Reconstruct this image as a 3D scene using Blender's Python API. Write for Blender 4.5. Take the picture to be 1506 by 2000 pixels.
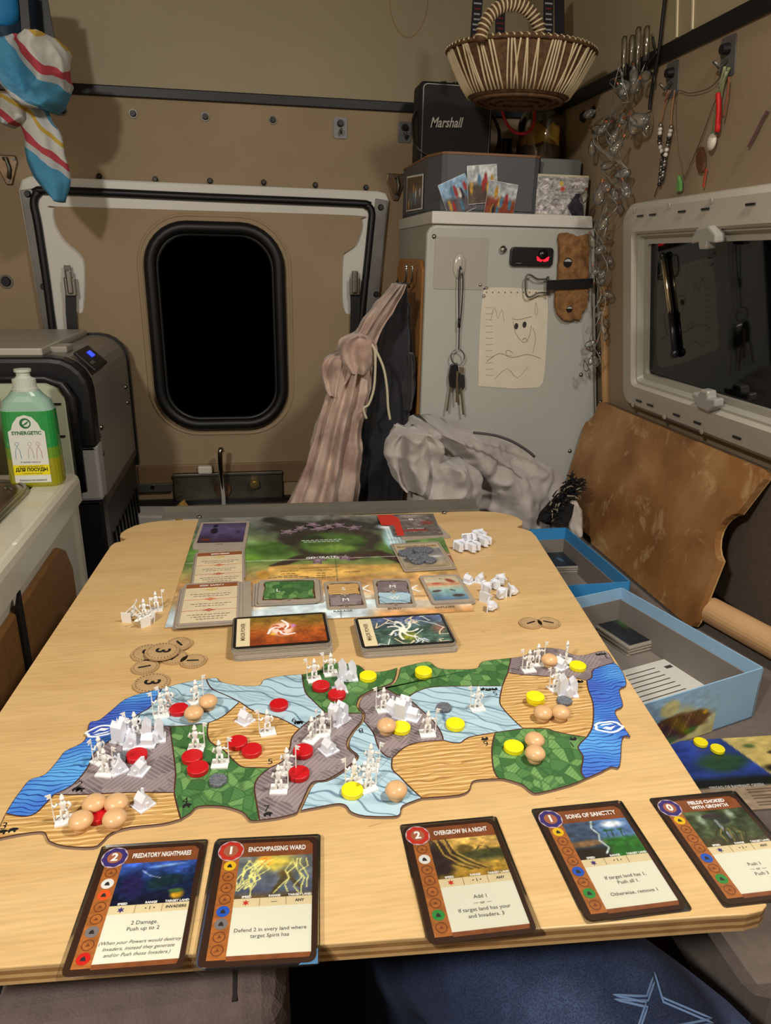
import bpy, bmesh, math, random
import numpy as np
from mathutils import Vector, Matrix, noise as mnoise

for o in list(bpy.data.objects):
    bpy.data.objects.remove(o)
scene = bpy.context.scene
COL = scene.collection
random.seed(7)

# ------------------------------------------------------------------ camera
TT = 0.72                       # height of the table top above the floor
FPX, PITCH, YAW, ROLL = 1395.863, .33909135, .17976342, .02077745
CAM = Vector((0, 0, TT + .3622))
_fw = Vector((math.sin(YAW)*math.cos(PITCH), math.cos(YAW)*math.cos(PITCH), -math.sin(PITCH)))
_r = Vector((math.cos(YAW), -math.sin(YAW), 0)); _u = _r.cross(_fw)
CR = math.cos(ROLL)*_r + math.sin(ROLL)*_u
CU = -math.sin(ROLL)*_r + math.cos(ROLL)*_u
CF = _fw
cam_data = bpy.data.cameras.new('camera')
cam_data.sensor_fit = 'VERTICAL'; cam_data.sensor_height = 36; cam_data.sensor_width = 36*.753
cam_data.lens = 36*FPX/2000; cam_data.clip_start = .02; cam_data.clip_end = 30
cam = bpy.data.objects.new('camera', cam_data); COL.objects.link(cam)
m = Matrix((CR, CU, -CF)).transposed().to_4x4(); m.translation = CAM
cam.matrix_world = m
scene.camera = cam

# ------------------------------------------------------------------ world, exposure
world = bpy.data.worlds.new('night'); scene.world = world; world.use_nodes = True
world.node_tree.nodes['Background'].inputs[0].default_value = (.010, .012, .018, 1)
world.node_tree.nodes['Background'].inputs[1].default_value = .25
scene.view_settings.view_transform = 'Standard'
scene.view_settings.look = 'None'
scene.view_settings.gamma = 1.0
scene.view_settings.use_curve_mapping = False
scene.view_settings.exposure = 0.12

# two ceiling lamps of the van (their fixtures are built with the ceiling)
LAMPS = [((-.60, -.36, 1.68), 13.0), ((.50, .30, 1.70), 9.0)]
for loc, power in LAMPS:
    ld = bpy.data.lights.new('ceiling_lamp_light', 'AREA')
    ld.shape = 'DISK'; ld.size = .12; ld.energy = power; ld.color = (1.0, .945, .87)
    lo = bpy.data.objects.new('ceiling_lamp_light', ld); COL.objects.link(lo)
    lo.location = loc
    d = Vector((0.05, .28, .72)) - Vector(loc)
    lo.rotation_euler = d.to_track_quat('-Z', 'Y').to_euler()

# ------------------------------------------------------------------ measuring helpers (metres)
def ray(x, y):
    return CR*((x-753)/FPX) - CU*((y-1000)/FPX) + CF
def TB(x, y, h=0.0):            # point on the horizontal plane h above the table top
    d = ray(x, y); return CAM + d*((TT+h-CAM.z)/d.z)
def YP(x, y, Y):                # point on the plane at depth Y
    d = ray(x, y); return CAM + d*(Y/d.y)
WN = Vector((-1, 0, -.14)).normalized(); WU = Vector((-.14, 0, 1)).normalized()
WO = Vector((.730, 0, TT))      # right wall leans inwards at the top
def RW(x, y, off=0):            # point on the right wall
    d = ray(x, y); return CAM + d*(((WO + WN*off - CAM).dot(WN))/d.dot(WN))
def wallx(z): return .730 - .14*(z-TT)
MW = Matrix((Vector((0, -1, 0)), WU, WN)).transposed().to_4x4(); MW.translation = WO
MWI = MW.inverted()
def rl(x, y, off=0):            # right wall, wall coordinates
    q = MWI @ RW(x, y, off); return (q.x, q.y)
def MY(Y):                      # frame of a plane facing the camera at depth Y: (x, z) + proud
    M = Matrix((Vector((1, 0, 0)), Vector((0, 0, 1)), Vector((0, -1, 0)))).transposed().to_4x4()
    M.translation = (0, Y, 0); return M
def yl(x, y, Y):
    q = YP(x, y, Y); return (q.x, q.z)

# ------------------------------------------------------------------ materials
def S(r, g=None, b=None):
    if g is None: r, g, b = r
    f = lambda c: (c/255/12.92 if c/255 <= .04045 else ((c/255+.055)/1.055)**2.4)
    return (f(r), f(g), f(b), 1)
MATS = {}
def mat(name, col, rough=.6, metal=0, var=0, vscale=30, stretch=(1, 1, 1), bump=0, bscale=200, spec=.5,
        coat=0, sheen=0, col2=None, detail=4, trans=0, emit=None, estr=0, ior=1.45, alpha=1):
    if name in MATS: return MATS[name]
    M = bpy.data.materials.new(name); M.use_nodes = True; MATS[name] = M
    nt = M.node_tree; P = nt.nodes['Principled BSDF']
    c = S(col)
    P.inputs['Base Color'].default_value = c
    P.inputs['Roughness'].default_value = rough; P.inputs['Metallic'].default_value = metal
    P.inputs['Specular IOR Level'].default_value = spec; P.inputs['IOR'].default_value = ior
    P.inputs['Coat Weight'].default_value = coat; P.inputs['Sheen Weight'].default_value = sheen
    P.inputs['Transmission Weight'].default_value = trans
    P.inputs['Alpha'].default_value = alpha
    if emit: P.inputs['Emission Color'].default_value = S(emit); P.inputs['Emission Strength'].default_value = estr
    if var or col2 or bump:
        tc = nt.nodes.new('ShaderNodeTexCoord'); mp = nt.nodes.new('ShaderNodeMapping')
        mp.inputs['Scale'].default_value = stretch
        nt.links.new(tc.outputs['Object'], mp.inputs['Vector'])
    if var or col2:
        n = nt.nodes.new('ShaderNodeTexNoise'); n.inputs['Scale'].default_value = vscale
        n.inputs['Detail'].default_value = detail
        nt.links.new(mp.outputs[0], n.inputs['Vector'])
        rp = nt.nodes.new('ShaderNodeValToRGB')
        if col2: a, b = c, S(col2)
        else:
            a = tuple(x*(1-var) for x in c[:3])+(1,); b = tuple(min(1, x*(1+var)) for x in c[:3])+(1,)
        rp.color_ramp.elements[0].position = .35; rp.color_ramp.elements[0].color = a
        rp.color_ramp.elements[1].position = .65; rp.color_ramp.elements[1].color = b
        nt.links.new(n.outputs['Fac'], rp.inputs[0]); nt.links.new(rp.outputs[0], P.inputs['Base Color'])
    if bump:
        n2 = nt.nodes.new('ShaderNodeTexNoise'); n2.inputs['Scale'].default_value = bscale
        n2.inputs['Detail'].default_value = 3
        nt.links.new(mp.outputs[0], n2.inputs['Vector'])
        bp = nt.nodes.new('ShaderNodeBump'); bp.inputs['Strength'].default_value = bump; bp.inputs['Distance'].default_value = .002
        nt.links.new(n2.outputs['Fac'], bp.inputs['Height']); nt.links.new(bp.outputs[0], P.inputs['Normal'])
    return M
def node(nt, t, **kw):
    n = nt.nodes.new(t)
    for k, v in kw.items():
        if k.startswith('i_'): n.inputs[k[2:].replace('_', ' ')].default_value = v
        else: setattr(n, k, v)
    return n
def ramp(nt, stops, interp='LINEAR'):
    r = nt.nodes.new('ShaderNodeValToRGB'); e = r.color_ramp.elements; r.color_ramp.interpolation = interp
    e[0].position, e[0].color = stops[0][0], S(stops[0][1]); e[1].position, e[1].color = stops[-1][0], S(stops[-1][1])
    for p, c in stops[1:-1]:
        x = e.new(p); x.color = S(c)
    return r
def painted(name='printed_picture', rough=.35):      # flat print: colour stored on the surface
    if name in MATS: return MATS[name]
    M = bpy.data.materials.new(name); M.use_nodes = True; MATS[name] = M
    nt = M.node_tree; P = nt.nodes['Principled BSDF']; P.inputs['Roughness'].default_value = rough
    a = node(nt, 'ShaderNodeVertexColor'); a.layer_name = 'print'
    nt.links.new(a.outputs[0], P.inputs['Base Color'])
    return M
def glassy(name, tint=(1, 1, 1), amount=.12, rough=.05, milk=0):   # thin clear film / glass
    if name in MATS: return MATS[name]
    M = bpy.data.materials.new(name); M.use_nodes = True; MATS[name] = M
    nt = M.node_tree; nt.nodes.remove(nt.nodes['Principled BSDF'])
    out = nt.nodes['Material Output']
    t = node(nt, 'ShaderNodeBsdfTransparent'); t.inputs[0].default_value = (*tint, 1)
    g = node(nt, 'ShaderNodeBsdfGlossy'); g.inputs['Roughness'].default_value = rough
    fr = node(nt, 'ShaderNodeFresnel'); fr.inputs[0].default_value = 1.45
    ad = node(nt, 'ShaderNodeMath', operation='ADD'); ad.inputs[1].default_value = amount
    nt.links.new(fr.outputs[0], ad.inputs[0])
    mx = node(nt, 'ShaderNodeMixShader')
    nt.links.new(ad.outputs[0], mx.inputs[0]); nt.links.new(t.outputs[0], mx.inputs[1]); nt.links.new(g.outputs[0], mx.inputs[2])
    if milk:
        df = node(nt, 'ShaderNodeBsdfDiffuse'); df.inputs[0].default_value = (.72, .72, .68, 1)
        m2 = node(nt, 'ShaderNodeMixShader'); m2.inputs[0].default_value = milk
        nt.links.new(mx.outputs[0], m2.inputs[1]); nt.links.new(df.outputs[0], m2.inputs[2]); nt.links.new(m2.outputs[0], out.inputs[0])
    else: nt.links.new(mx.outputs[0], out.inputs[0])
    return M

# ------------------------------------------------------------------ mesh building
class MB:
    def __init__(s): s.v = []; s.f = []; s.mi = []
    def add(s, vs, fs, mi=0, M=None):
        b = len(s.v)
        s.v += [tuple(M @ Vector(p)) if M is not None else tuple(p) for p in vs]
        s.f += [tuple(b+i for i in f) for f in fs]; s.mi += [mi]*len(fs)
        return s
    def box(s, c, d, M=None, mi=0):
        x, y, z = c; a, b, e = d[0]/2, d[1]/2, d[2]/2
        vs = [(x+i*a, y+j*b, z+k*e) for k in (-1, 1) for j in (-1, 1) for i in (-1, 1)]
        return s.add(vs, [(0, 2, 3, 1), (4, 5, 7, 6), (0, 1, 5, 4), (2, 6, 7, 3), (0, 4, 6, 2), (1, 3, 7, 5)], mi, M)
    def prism(s, poly, z0, z1, M=None, mi=0):
        poly = [tuple(p) for p in poly]
        if sum(poly[i][0]*poly[(i+1) % len(poly)][1]-poly[(i+1) % len(poly)][0]*poly[i][1] for i in range(len(poly))) < 0:
            poly = poly[::-1]
        n = len(poly)
        vs = [(p[0], p[1], z0) for p in poly]+[(p[0], p[1], z1) for p in poly]
        fs = [tuple(range(n))[::-1], tuple(range(n, 2*n))]+[(i, (i+1) % n, n+(i+1) % n, n+i) for i in range(n)]
        return s.add(vs, fs, mi, M)
    def ring(s, outer, inner, z0, z1, M=None, mi=0):      # same number of points
        n = len(outer); vs = []
        for z in (z0, z1):
            for P in (outer, inner): vs += [(p[0], p[1], z) for p in P]
        o0, i0, o1, i1 = 0, n, 2*n, 3*n; fs = []
        for k in range(n):
            j = (k+1) % n
            fs += [(o0+k, o0+j, o1+j, o1+k), (i0+j, i0+k, i1+k, i1+j), (o1+k, o1+j, i1+j, i1+k), (o0+j, o0+k, i0+k, i0+j)]
        return s.add(vs, fs, mi, M)
    def cyl(s, p0, p1, r0, r1=None, n=12, mi=0, M=None):
        r1 = r0 if r1 is None else r1
        p0, p1 = Vector(p0), Vector(p1); a = (p1-p0).normalized()
        t = a.orthogonal().normalized(); b = a.cross(t)
        vs = [p+(t*math.cos(2*math.pi*i/n)+b*math.sin(2*math.pi*i/n))*r for p, r in ((p0, r0), (p1, r1)) for i in range(n)]
        fs = [tuple(range(n))[::-1], tuple(range(n, 2*n))]+[(i, (i+1) % n, n+(i+1) % n, n+i) for i in range(n)]
        return s.add(vs, fs, mi, M)
    def tube(s, pts, r, n=6, closed=False, mi=0, M=None, flat=1.0):
        pts = [Vector(p) for p in pts]; m = len(pts); vs = []
        rr = r if isinstance(r, (list, tuple)) else [r]*m
        t0 = None
        for i, p in enumerate(pts):
            a = (pts[(i+1) % m] if closed or i < m-1 else p)-(pts[i-1] if closed or i > 0 else p)
            a = a.normalized() if a.length > 1e-9 else Vector((0, 0, 1))
            if t0 is None: t0 = a.orthogonal().normalized()
            t0 = (t0-a*t0.dot(a)); t0 = t0.normalized() if t0.length > 1e-6 else a.orthogonal().normalized()
            b = a.cross(t0)
            vs += [p+(t0*math.cos(2*math.pi*k/n)+b*math.sin(2*math.pi*k/n)*flat)*rr[i] for k in range(n)]
        fs = []
        for i in range(m if closed else m-1):
            j = (i+1) % m
            fs += [(i*n+k, i*n+(k+1) % n, j*n+(k+1) % n, j*n+k) for k in range(n)]
        if not closed: fs += [tuple(range(n))[::-1], tuple((m-1)*n+k for k in range(n))]
        return s.add(vs, fs, mi, M)
    def ribbon(s, pts, side, w, th=.001, mi=0, M=None):    # flat strap: half thickness th
        pts = [Vector(p) for p in pts]; side = Vector(side).normalized(); vs = []; m = len(pts)
        for i, p in enumerate(pts):
            a = (pts[min(i+1, m-1)]-pts[max(i-1, 0)]).normalized(); nrm = a.cross(side).normalized()
            vs += [p+side*w/2+nrm*th, p-side*w/2+nrm*th, p-side*w/2-nrm*th, p+side*w/2-nrm*th]
        fs = [(i*4+k, i*4+(k+1) % 4, i*4+4+(k+1) % 4, i*4+4+k) for i in range(m-1) for k in range(4)]
        fs += [(3, 2, 1, 0), tuple((m-1)*4+k for k in range(4))]
        return s.add(vs, fs, mi, M)
    def lathe(s, prof, c=(0, 0, 0), n=24, sx=1, sy=1, mi=0, M=None):
        vs = []; m = len(prof)
        for r, z in prof:
            vs += [(c[0]+r*sx*math.cos(2*math.pi*k/n), c[1]+r*sy*math.sin(2*math.pi*k/n), c[2]+z) for k in range(n)]
        fs = [(i*n+k, i*n+(k+1) % n, (i+1)*n+(k+1) % n, (i+1)*n+k) for i in range(m-1) for k in range(n)]
        if prof[0][0] > 1e-6: fs.append(tuple(range(n))[::-1])
        if prof[-1][0] > 1e-6: fs.append(tuple((m-1)*n+k for k in range(n)))
        return s.add(vs, fs, mi, M)
    def ball(s, c, r, sc=(1, 1, 1), n=12, m=8, mi=0, M=None):
        vs = [(c[0], c[1], c[2]-r*sc[2])]
        for i in range(1, m):
            a = -math.pi/2+math.pi*i/m
            vs += [(c[0]+r*sc[0]*math.cos(a)*math.cos(2*math.pi*k/n), c[1]+r*sc[1]*math.cos(a)*math.sin(2*math.pi*k/n), c[2]+r*sc[2]*math.sin(a)) for k in range(n)]
        vs.append((c[0], c[1], c[2]+r*sc[2])); L = len(vs)-1
        fs = [(0, 1+(k+1) % n, 1+k) for k in range(n)]
        fs += [(1+i*n+k, 1+i*n+(k+1) % n, 1+(i+1)*n+(k+1) % n, 1+(i+1)*n+k) for i in range(m-2) for k in range(n)]
        fs += [(L, 1+(m-2)*n+k, 1+(m-2)*n+(k+1) % n) for k in range(n)]
        return s.add(vs, fs, mi, M)
    def loft(s, rings, closed=True, caps=True, mi=0):      # rings: lists of points, same length
        n = len(rings[0]); vs = [p for r in rings for p in r]; k2 = n if closed else n-1
        fs = [(i*n+k, i*n+(k+1) % n, (i+1)*n+(k+1) % n, (i+1)*n+k) for i in range(len(rings)-1) for k in range(k2)]
        if caps and closed: fs += [tuple(range(n))[::-1], tuple((len(rings)-1)*n+k for k in range(n))]
        return s.add(vs, fs, mi)
    def mesh(s, name, mats, smooth=False, bevel=0, bseg=2, recalc=False):
        me = bpy.data.meshes.new(name); me.from_pydata(s.v, [], s.f); me.validate()
        mats = mats if isinstance(mats, (list, tuple)) else [mats]
        for x in mats: me.materials.append(x)
        if len(me.polygons) == len(s.mi): me.polygons.foreach_set('material_index', s.mi)
        if bevel or recalc:
            bm = bmesh.new(); bm.from_mesh(me)
            if recalc: bmesh.ops.recalc_face_normals(bm, faces=bm.faces)
            if bevel:
                es = [e for e in bm.edges if len(e.link_faces) == 2 and e.calc_face_angle(0) > .6]
                bmesh.ops.bevel(bm, geom=es, offset=bevel, segments=bseg, affect='EDGES', profile=.5)
            bm.to_mesh(me); bm.free()
        if smooth: me.polygons.foreach_set('use_smooth', [True]*len(me.polygons))
        me.update(); return me
def link(o, parent=None, local=False):
    COL.objects.link(o)
    if parent is not None:
        o.parent = parent
        if not local: o.matrix_parent_inverse = parent.matrix_basis.inverted()
    return o
def part(mb, name, mats, root=None, local=False, **kw):
    return link(bpy.data.objects.new(name, mb if isinstance(mb, bpy.types.Mesh) else mb.mesh(name, mats, **kw)), root, local)
def tag(o, label, cat, group=None):
    o['label'] = label; o['category'] = cat
    if group: o['group'] = group
    return o
def thing(name, label, cat, loc=(0, 0, 0), rz=0, group=None, M=None):
    o = bpy.data.objects.new(name, None); o.empty_display_size = .01
    if M is not None: o.matrix_basis = M
    else: o.location = loc; o.rotation_euler = (0, 0, rz)
    COL.objects.link(o); return tag(o, label, cat, group)
def struct(o): o['kind'] = 'structure'; return o
def sroot(name, loc):
    o = bpy.data.objects.new(name, None); o.location = loc; o.empty_display_size = .01; COL.objects.link(o); return struct(o)
def copy_tree(o, parent=None):
    c = o.copy(); COL.objects.link(c)
    if parent is not None: c.parent = parent
    for ch in o.children: copy_tree(ch, c)
    return c
def rrect(w, h, r, n=4, cx=0, cy=0):
    pts = []
    for sx, sy, a0 in ((1, 1, 0), (-1, 1, 90), (-1, -1, 180), (1, -1, 270)):
        for k in range(n+1):
            a = math.radians(a0+90*k/n)
            pts.append((cx+sx*(w/2-r)+r*math.cos(a), cy+sy*(h/2-r)+r*math.sin(a)))
    return pts
def circ(r, n=24, cx=0, cy=0, ry=None):
    ry = r if ry is None else ry
    return [(cx+r*math.cos(2*math.pi*k/n), cy+ry*math.sin(2*math.pi*k/n)) for k in range(n)]
def spline(pts, k=4, closed=False):
    pts = [Vector(p) for p in pts]; n = len(pts); out = []
    if n < 3: return pts
    for i in range(n if closed else n-1):
        g = (lambda j: pts[j % n]) if closed else (lambda j: pts[max(0, min(n-1, j))])
        p0, p1, p2, p3 = g(i-1), g(i), g(i+1), g(i+2)
        for q in range(k):
            t = q/k
            out.append(.5*((2*p1)+(p2-p0)*t+(2*p0-5*p1+4*p2-p3)*t*t+(3*p1-p0-3*p2+p3)*t**3))
    if not closed: out.append(pts[-1])
    return out
def text(name, s, size, M, root, mt, local=False, shear=0, bold=0, align='CENTER', sx=1.0, width=None):
    cu = bpy.data.curves.new(name, 'FONT'); cu.body = s; cu.size = size; cu.align_x = align; cu.align_y = 'CENTER'
    cu.shear = shear; cu.offset = bold; cu.resolution_u = 2; cu.extrude = 0
    ob = bpy.data.objects.new(name, cu); COL.objects.link(ob)
    dg = bpy.context.evaluated_depsgraph_get(); dg.update()
    me = bpy.data.meshes.new_from_object(ob.evaluated_get(dg))
    bpy.data.objects.remove(ob); bpy.data.curves.remove(cu)
    if width and len(me.vertices):
        xs = [v.co.x for v in me.vertices]; sx = width/max(1e-6, max(xs)-min(xs))
    me.transform(M @ Matrix.Diagonal((sx, 1, 1, 1))); me.name = name
    me.materials.clear(); me.materials.append(mt)
    return link(bpy.data.objects.new(name, me), root, local)
# ---- flat printed pictures, colours computed on a grid
def vn(U, V, sc, seed=0, oct=3):
    out = 0*U; amp = 1; tot = 0
    for o in range(oct):
        rs = np.random.RandomState(seed*17+o); G = rs.rand(64, 64)
        x = U*sc; y = V*sc; xi = np.floor(x).astype(int); yi = np.floor(y).astype(int); fx = x-xi; fy = y-yi
        fx = fx*fx*(3-2*fx); fy = fy*fy*(3-2*fy)
        g = lambda a, b: G[a % 64, b % 64]
        out = out+amp*((g(xi, yi)*(1-fx)+g(xi+1, yi)*fx)*(1-fy)+(g(xi, yi+1)*(1-fx)+g(xi+1, yi+1)*fx)*fy)
        tot += amp; amp *= .5; sc *= 2.1
    return out/tot
def sm(a, b, x): t = np.clip((x-a)/(b-a+1e-9), 0, 1); return t*t*(3-2*t)
class Pic:
    def __init__(s, U, V): s.U, s.V = U, V; s.c = np.zeros(U.shape+(3,))
    def fill(s, col): s.c[:] = col; return s
    def mix(s, m, col): m = np.clip(m, 0, 1)[..., None]; s.c = s.c*(1-m)+np.array(col, float)*m; return s
    def grad(s, stops):
        for k in range(3): s.c[..., k] = np.interp(s.V, [a for a, _ in stops], [c[k] for _, c in stops])
        return s
    def blob(s, x, y, rx, ry, col, soft=.3, rot=0, wob=0, seed=1):
        dx, dy = s.U-x, s.V-y; c, n = math.cos(rot), math.sin(rot)
        d = np.sqrt(((dx*c+dy*n)/rx)**2+((-dx*n+dy*c)/ry)**2)
        if wob: d = d+(vn(s.U, s.V, 6, seed)-.5)*wob
        return s.mix(1-sm(1-soft, 1, d), col)
    def line(s, pts, w, col, soft=.5):
        m = 0*s.U
        for (x0, y0), (x1, y1) in zip(pts[:-1], pts[1:]):
            dx, dy = x1-x0, y1-y0; t = np.clip(((s.U-x0)*dx+(s.V-y0)*dy)/(dx*dx+dy*dy+1e-12), 0, 1)
            d = np.hypot(s.U-x0-t*dx, s.V-y0-t*dy); m = np.maximum(m, 1-sm(w*(1-soft), w, d))
        return s.mix(m, col)
    def rect(s, x0, y0, x1, y1, col): return s.mix(((s.U >= x0) & (s.U <= x1) & (s.V >= y0) & (s.V <= y1)).astype(float), col)
    def tex(s, sc, amt, seed=3, ax=1, ay=1): s.c = s.c*(1+((vn(s.U*ax, s.V*ay, sc, seed)-.5)*2*amt)[..., None]); return s
def picture(name, fn, corner, nx, ny, root, local=False, mt=None):
    """corner(u,v)->point; fn(pic) paints sRGB 0-255"""
    u = np.linspace(0, 1, nx+1); v = np.linspace(0, 1, ny+1); U, V = np.meshgrid(u, v)
    p = Pic(U, V); fn(p); c = np.clip(p.c, 0, 255)/255
    lin = np.where(c <= .04045, c/12.92, ((c+.055)/1.055)**2.4).reshape(-1, 3)
    c00, c10, c01, c11 = (np.array(corner(a, b)) for a, b in ((0, 0), (1, 0), (0, 1), (1, 1)))
    Uf, Vf = U.reshape(-1, 1), V.reshape(-1, 1)
    vs = c00*(1-Uf)*(1-Vf)+c10*Uf*(1-Vf)+c01*(1-Uf)*Vf+c11*Uf*Vf
    w = nx+1
    fs = [(j*w+i, j*w+i+1, (j+1)*w+i+1, (j+1)*w+i) for j in range(ny) for i in range(nx)]
    me = bpy.data.meshes.new(name); me.from_pydata(vs.tolist(), [], fs)
    at = me.color_attributes.new('print', 'FLOAT_COLOR', 'POINT')
    at.data.foreach_set('color', np.concatenate([lin, np.ones((len(lin), 1))], 1).astype(np.float32).ravel())
    me.materials.append(mt or painted())
    return link(bpy.data.objects.new(name, me), root, local)
def flatc(x0, y0, x1, y1, z): return lambda u, v: (x0+(x1-x0)*u, y0+(y1-y0)*v, z)
def matc(M, x0, y0, x1, y1, z=0): return lambda u, v: tuple(M @ Vector((x0+(x1-x0)*u, y0+(y1-y0)*v, z)))
# ================================================================== the setting
YB = 1.75                                             # back wall
m_up = mat('upper_wall_paint', (158, 146, 116), .55, var=.05, vscale=4, bump=.05, bscale=300)
m_low = mat('lower_wall_vinyl', (155, 134, 104), .62, var=.07, vscale=5, bump=.12, bscale=420)
m_rwall = mat('side_wall_vinyl', (150, 132, 106), .65, var=.06, vscale=6, bump=.15, bscale=420)
m_black = mat('black_rubber', (17, 17, 19), .45)
m_blackp = mat('black_plastic', (22, 22, 25), .4)
m_white = mat('white_paint', (214, 212, 204), .35, var=.03, vscale=9)
m_alu = mat('brushed_aluminium', (168, 166, 160), .38, metal=.85, var=.05, vscale=12)
m_steel = mat('steel', (150, 148, 142), .3, metal=1)
m_dsteel = mat('dull_steel', (110, 108, 100), .45, metal=.8, var=.1, vscale=30)
m_chrome = mat('chrome', (215, 215, 215), .12, metal=1)
m_floor = mat('floor_vinyl', (58, 50, 44), .6, var=.15, vscale=12)
m_dark = mat('dark_glass', (4, 4, 5), .04, spec=.5)

fl = struct(part(MB().box((0, .45, -.01), (1.75, 2.7, .02)), 'floor', m_floor))
ceil_ = struct(part(MB().box((0, .45, 1.785), (1.75, 2.7, .03)), 'ceiling', m_up))
wb = sroot('wall_back', (0, YB, 0))
zs = TT+.680
part(MB().box((-.05, YB+.015, zs/2), (1.7, .03, zs)), 'lower_panel', m_low, wb)
part(MB().box((-.05, YB+.013, (zs+1.77)/2), (1.7, .03, 1.77-zs)), 'upper_panel', m_up, wb)
# dried ring stain on the upper panel
st = []; inn = []
for k in range(40):
    a = 2*math.pi*k/40; c = yl(798, 5, YB-.002)
    r = 1+.04*math.sin(3*a)
    st.append((c[0]+.042*r*math.cos(a), c[1]+.062*r*math.sin(a))); inn.append((c[0]+.0405*r*math.cos(a), c[1]+.0600*r*math.sin(a)))
part(MB().ring(st, inn, .0, .0008, MY(YB-.002)), 'water_stain', mat('stain', (150, 122, 84), .7), wb)
wl = struct(part(MB().box((-.83, .45, .885), (.03, 2.63, 1.77)), 'wall_left', m_low))
wn = struct(part(MB().box((0, -.9, .885), (1.7, .03, 1.77)), 'wall_front', m_low))
wr = sroot('wall_right', (wallx(0), .4, 0))
a0, a1 = -YB, .9
part(MB().prism([(a0, -.73), (a1, -.73), (a1, .675), (a0, .675)], -.03, 0, MW), 'lower_panel', m_rwall, wr)
part(MB().prism([(a0, .675), (a1, .675), (a1, 1.08), (a0, 1.08)], -.03, -.001, MW), 'upper_panel', m_up, wr)
# faint vertical panel grooves on the upper right wall
for px in (1352, 1322):
    q = rl(px, 60); part(MB().box((q[0], .88, .0), (.003, .38, .002), MW), 'panel_groove', mat('groove', (220, 206, 172), .5), wr)
# black trim strips
t1 = struct(part(MB().prism([(-.80, zs-.012), (.64, zs-.010), (.64, zs+.010), (-.80, zs+.008)], 0, .006, MY(YB-.001)), 'trim_1', m_black, bevel=.002))
qa, qb = rl(1100, 205), rl(1506, 3)
sl = (qb[1]-qa[1])/(qb[0]-qa[0])
fz = lambda x: qa[1]+sl*(x-qa[0])
t2 = struct(part(MB().prism([(-1.74, fz(-1.74)-.012), (.85, fz(.85)-.012), (.85, fz(.85)+.012), (-1.74, fz(-1.74)+.012)], 0, .006, MW), 'trim_2', m_black, bevel=.002))

def screw_cap(parent, c, nrm, r=.0068, name='screw_cap', m=None):
    n = Vector(nrm).normalized(); c = Vector(c)
    o_ = part(MB().cyl(c, c+n*.007, r, r*.8, n=14), name, m or m_black, parent)
    part(MB().cyl(c, c+n*.0012, r*1.3, n=14), 'washer', m_dsteel, parent)
for px, py in ((122, 216), (260, 222), (401, 228), (533, 234)):
    screw_cap(wb, YP(px, py, YB-.002), (0, -1, 0))
for px, py in ((12, 550),):
    screw_cap(wb, YP(px, py, YB-.002), (0, -1, 0), .011)
for px, py in ((1160, 219), (1141, 228)):
    screw_cap(wr, RW(px, py, 0), WN, .0085)

# ---------------- lamps on the ceiling
m_lampbody = mat('lamp_body', (225, 222, 214), .4)
m_lampglow = mat('lamp_diffuser', (255, 240, 215), .4, emit=(255, 225, 185), estr=6)
for i, (loc, pw) in enumerate(LAMPS):
    t = thing('ceiling_lamp', ('round white ceiling lamp over the sink side of the table', 'round white ceiling lamp over the bench side of the table')[i], 'lamp', (loc[0], loc[1], 1.77))
    part(MB().lathe([(.075, 0), (.075, -.02), (.062, -.03)], (loc[0], loc[1], 1.77), 28), 'housing', m_lampbody, t, smooth=True)
    part(MB().lathe([(.060, -.030), (.050, -.036), (0, -.038)], (loc[0], loc[1], 1.77), 28), 'diffuser', m_lampglow, t, smooth=True)

# ---------------- rear door with its window
dr = sroot('door_1', YP(400, 1000, YB))
def ypoly(pts, Y): return [yl(x, y, Y) for x, y in pts]
frame_out = ypoly([(40, 372), (46, 352), (62, 345), (400, 360), (735, 374), (752, 378), (758, 392), (718, 720), (716, 990), (130, 985), (98, 700)], YB)
part(MB().prism(frame_out, .0, .014, MY(YB-.002)), 'frame_skin', m_white, dr, bevel=.004)
# gasket: black tube running round the inside of the frame
g = [(126, 985), (118, 800), (108, 690), (92, 560), (74, 440), (66, 398), (74, 378), (100, 372), (400, 385), (690, 397), (716, 402), (726, 414), (724, 450), (706, 620), (692, 740), (688, 985)]
part(MB().tube([YP(p.x, p.y, YB-.020) for p in spline([(a, b, 0) for a, b in g], 4)], .0085, 8), 'gasket', m_black, dr, smooth=True)
# vinyl covered inner panel, with the recesses beside the straps
pan = [(110, 404), (118, 404), (400, 412), (690, 421), (704, 428), (706, 445), (694, 478), (676, 492), (668, 505), (667, 585), (675, 612), (690, 625), (683, 740), (678, 975), (135, 968), (128, 800), (140, 622), (156, 612), (166, 600), (168, 520), (158, 495), (130, 470), (112, 440), (107, 415)]
part(MB().prism([(p.x, p.y) for p in spline([(*q, 0) for q in ypoly(pan, YB-.014)], 3, True)], .012, .022, MY(YB-.002)), 'inner_panel', m_low, dr)
# raised vinyl lip under the window and darker sill line
q0, q1 = yl(268, 905, YB-.02), yl(600, 912, YB-.02)
part(MB().box(((q0[0]+q1[0])/2, q0[1]-.03, .024), (q1[0]-q0[0], .052, .008), MY(YB-.002)), 'lower_rail', mat('rail_vinyl', (130, 104, 74), .6, var=.1, vscale=8), dr, bevel=.003)
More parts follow.
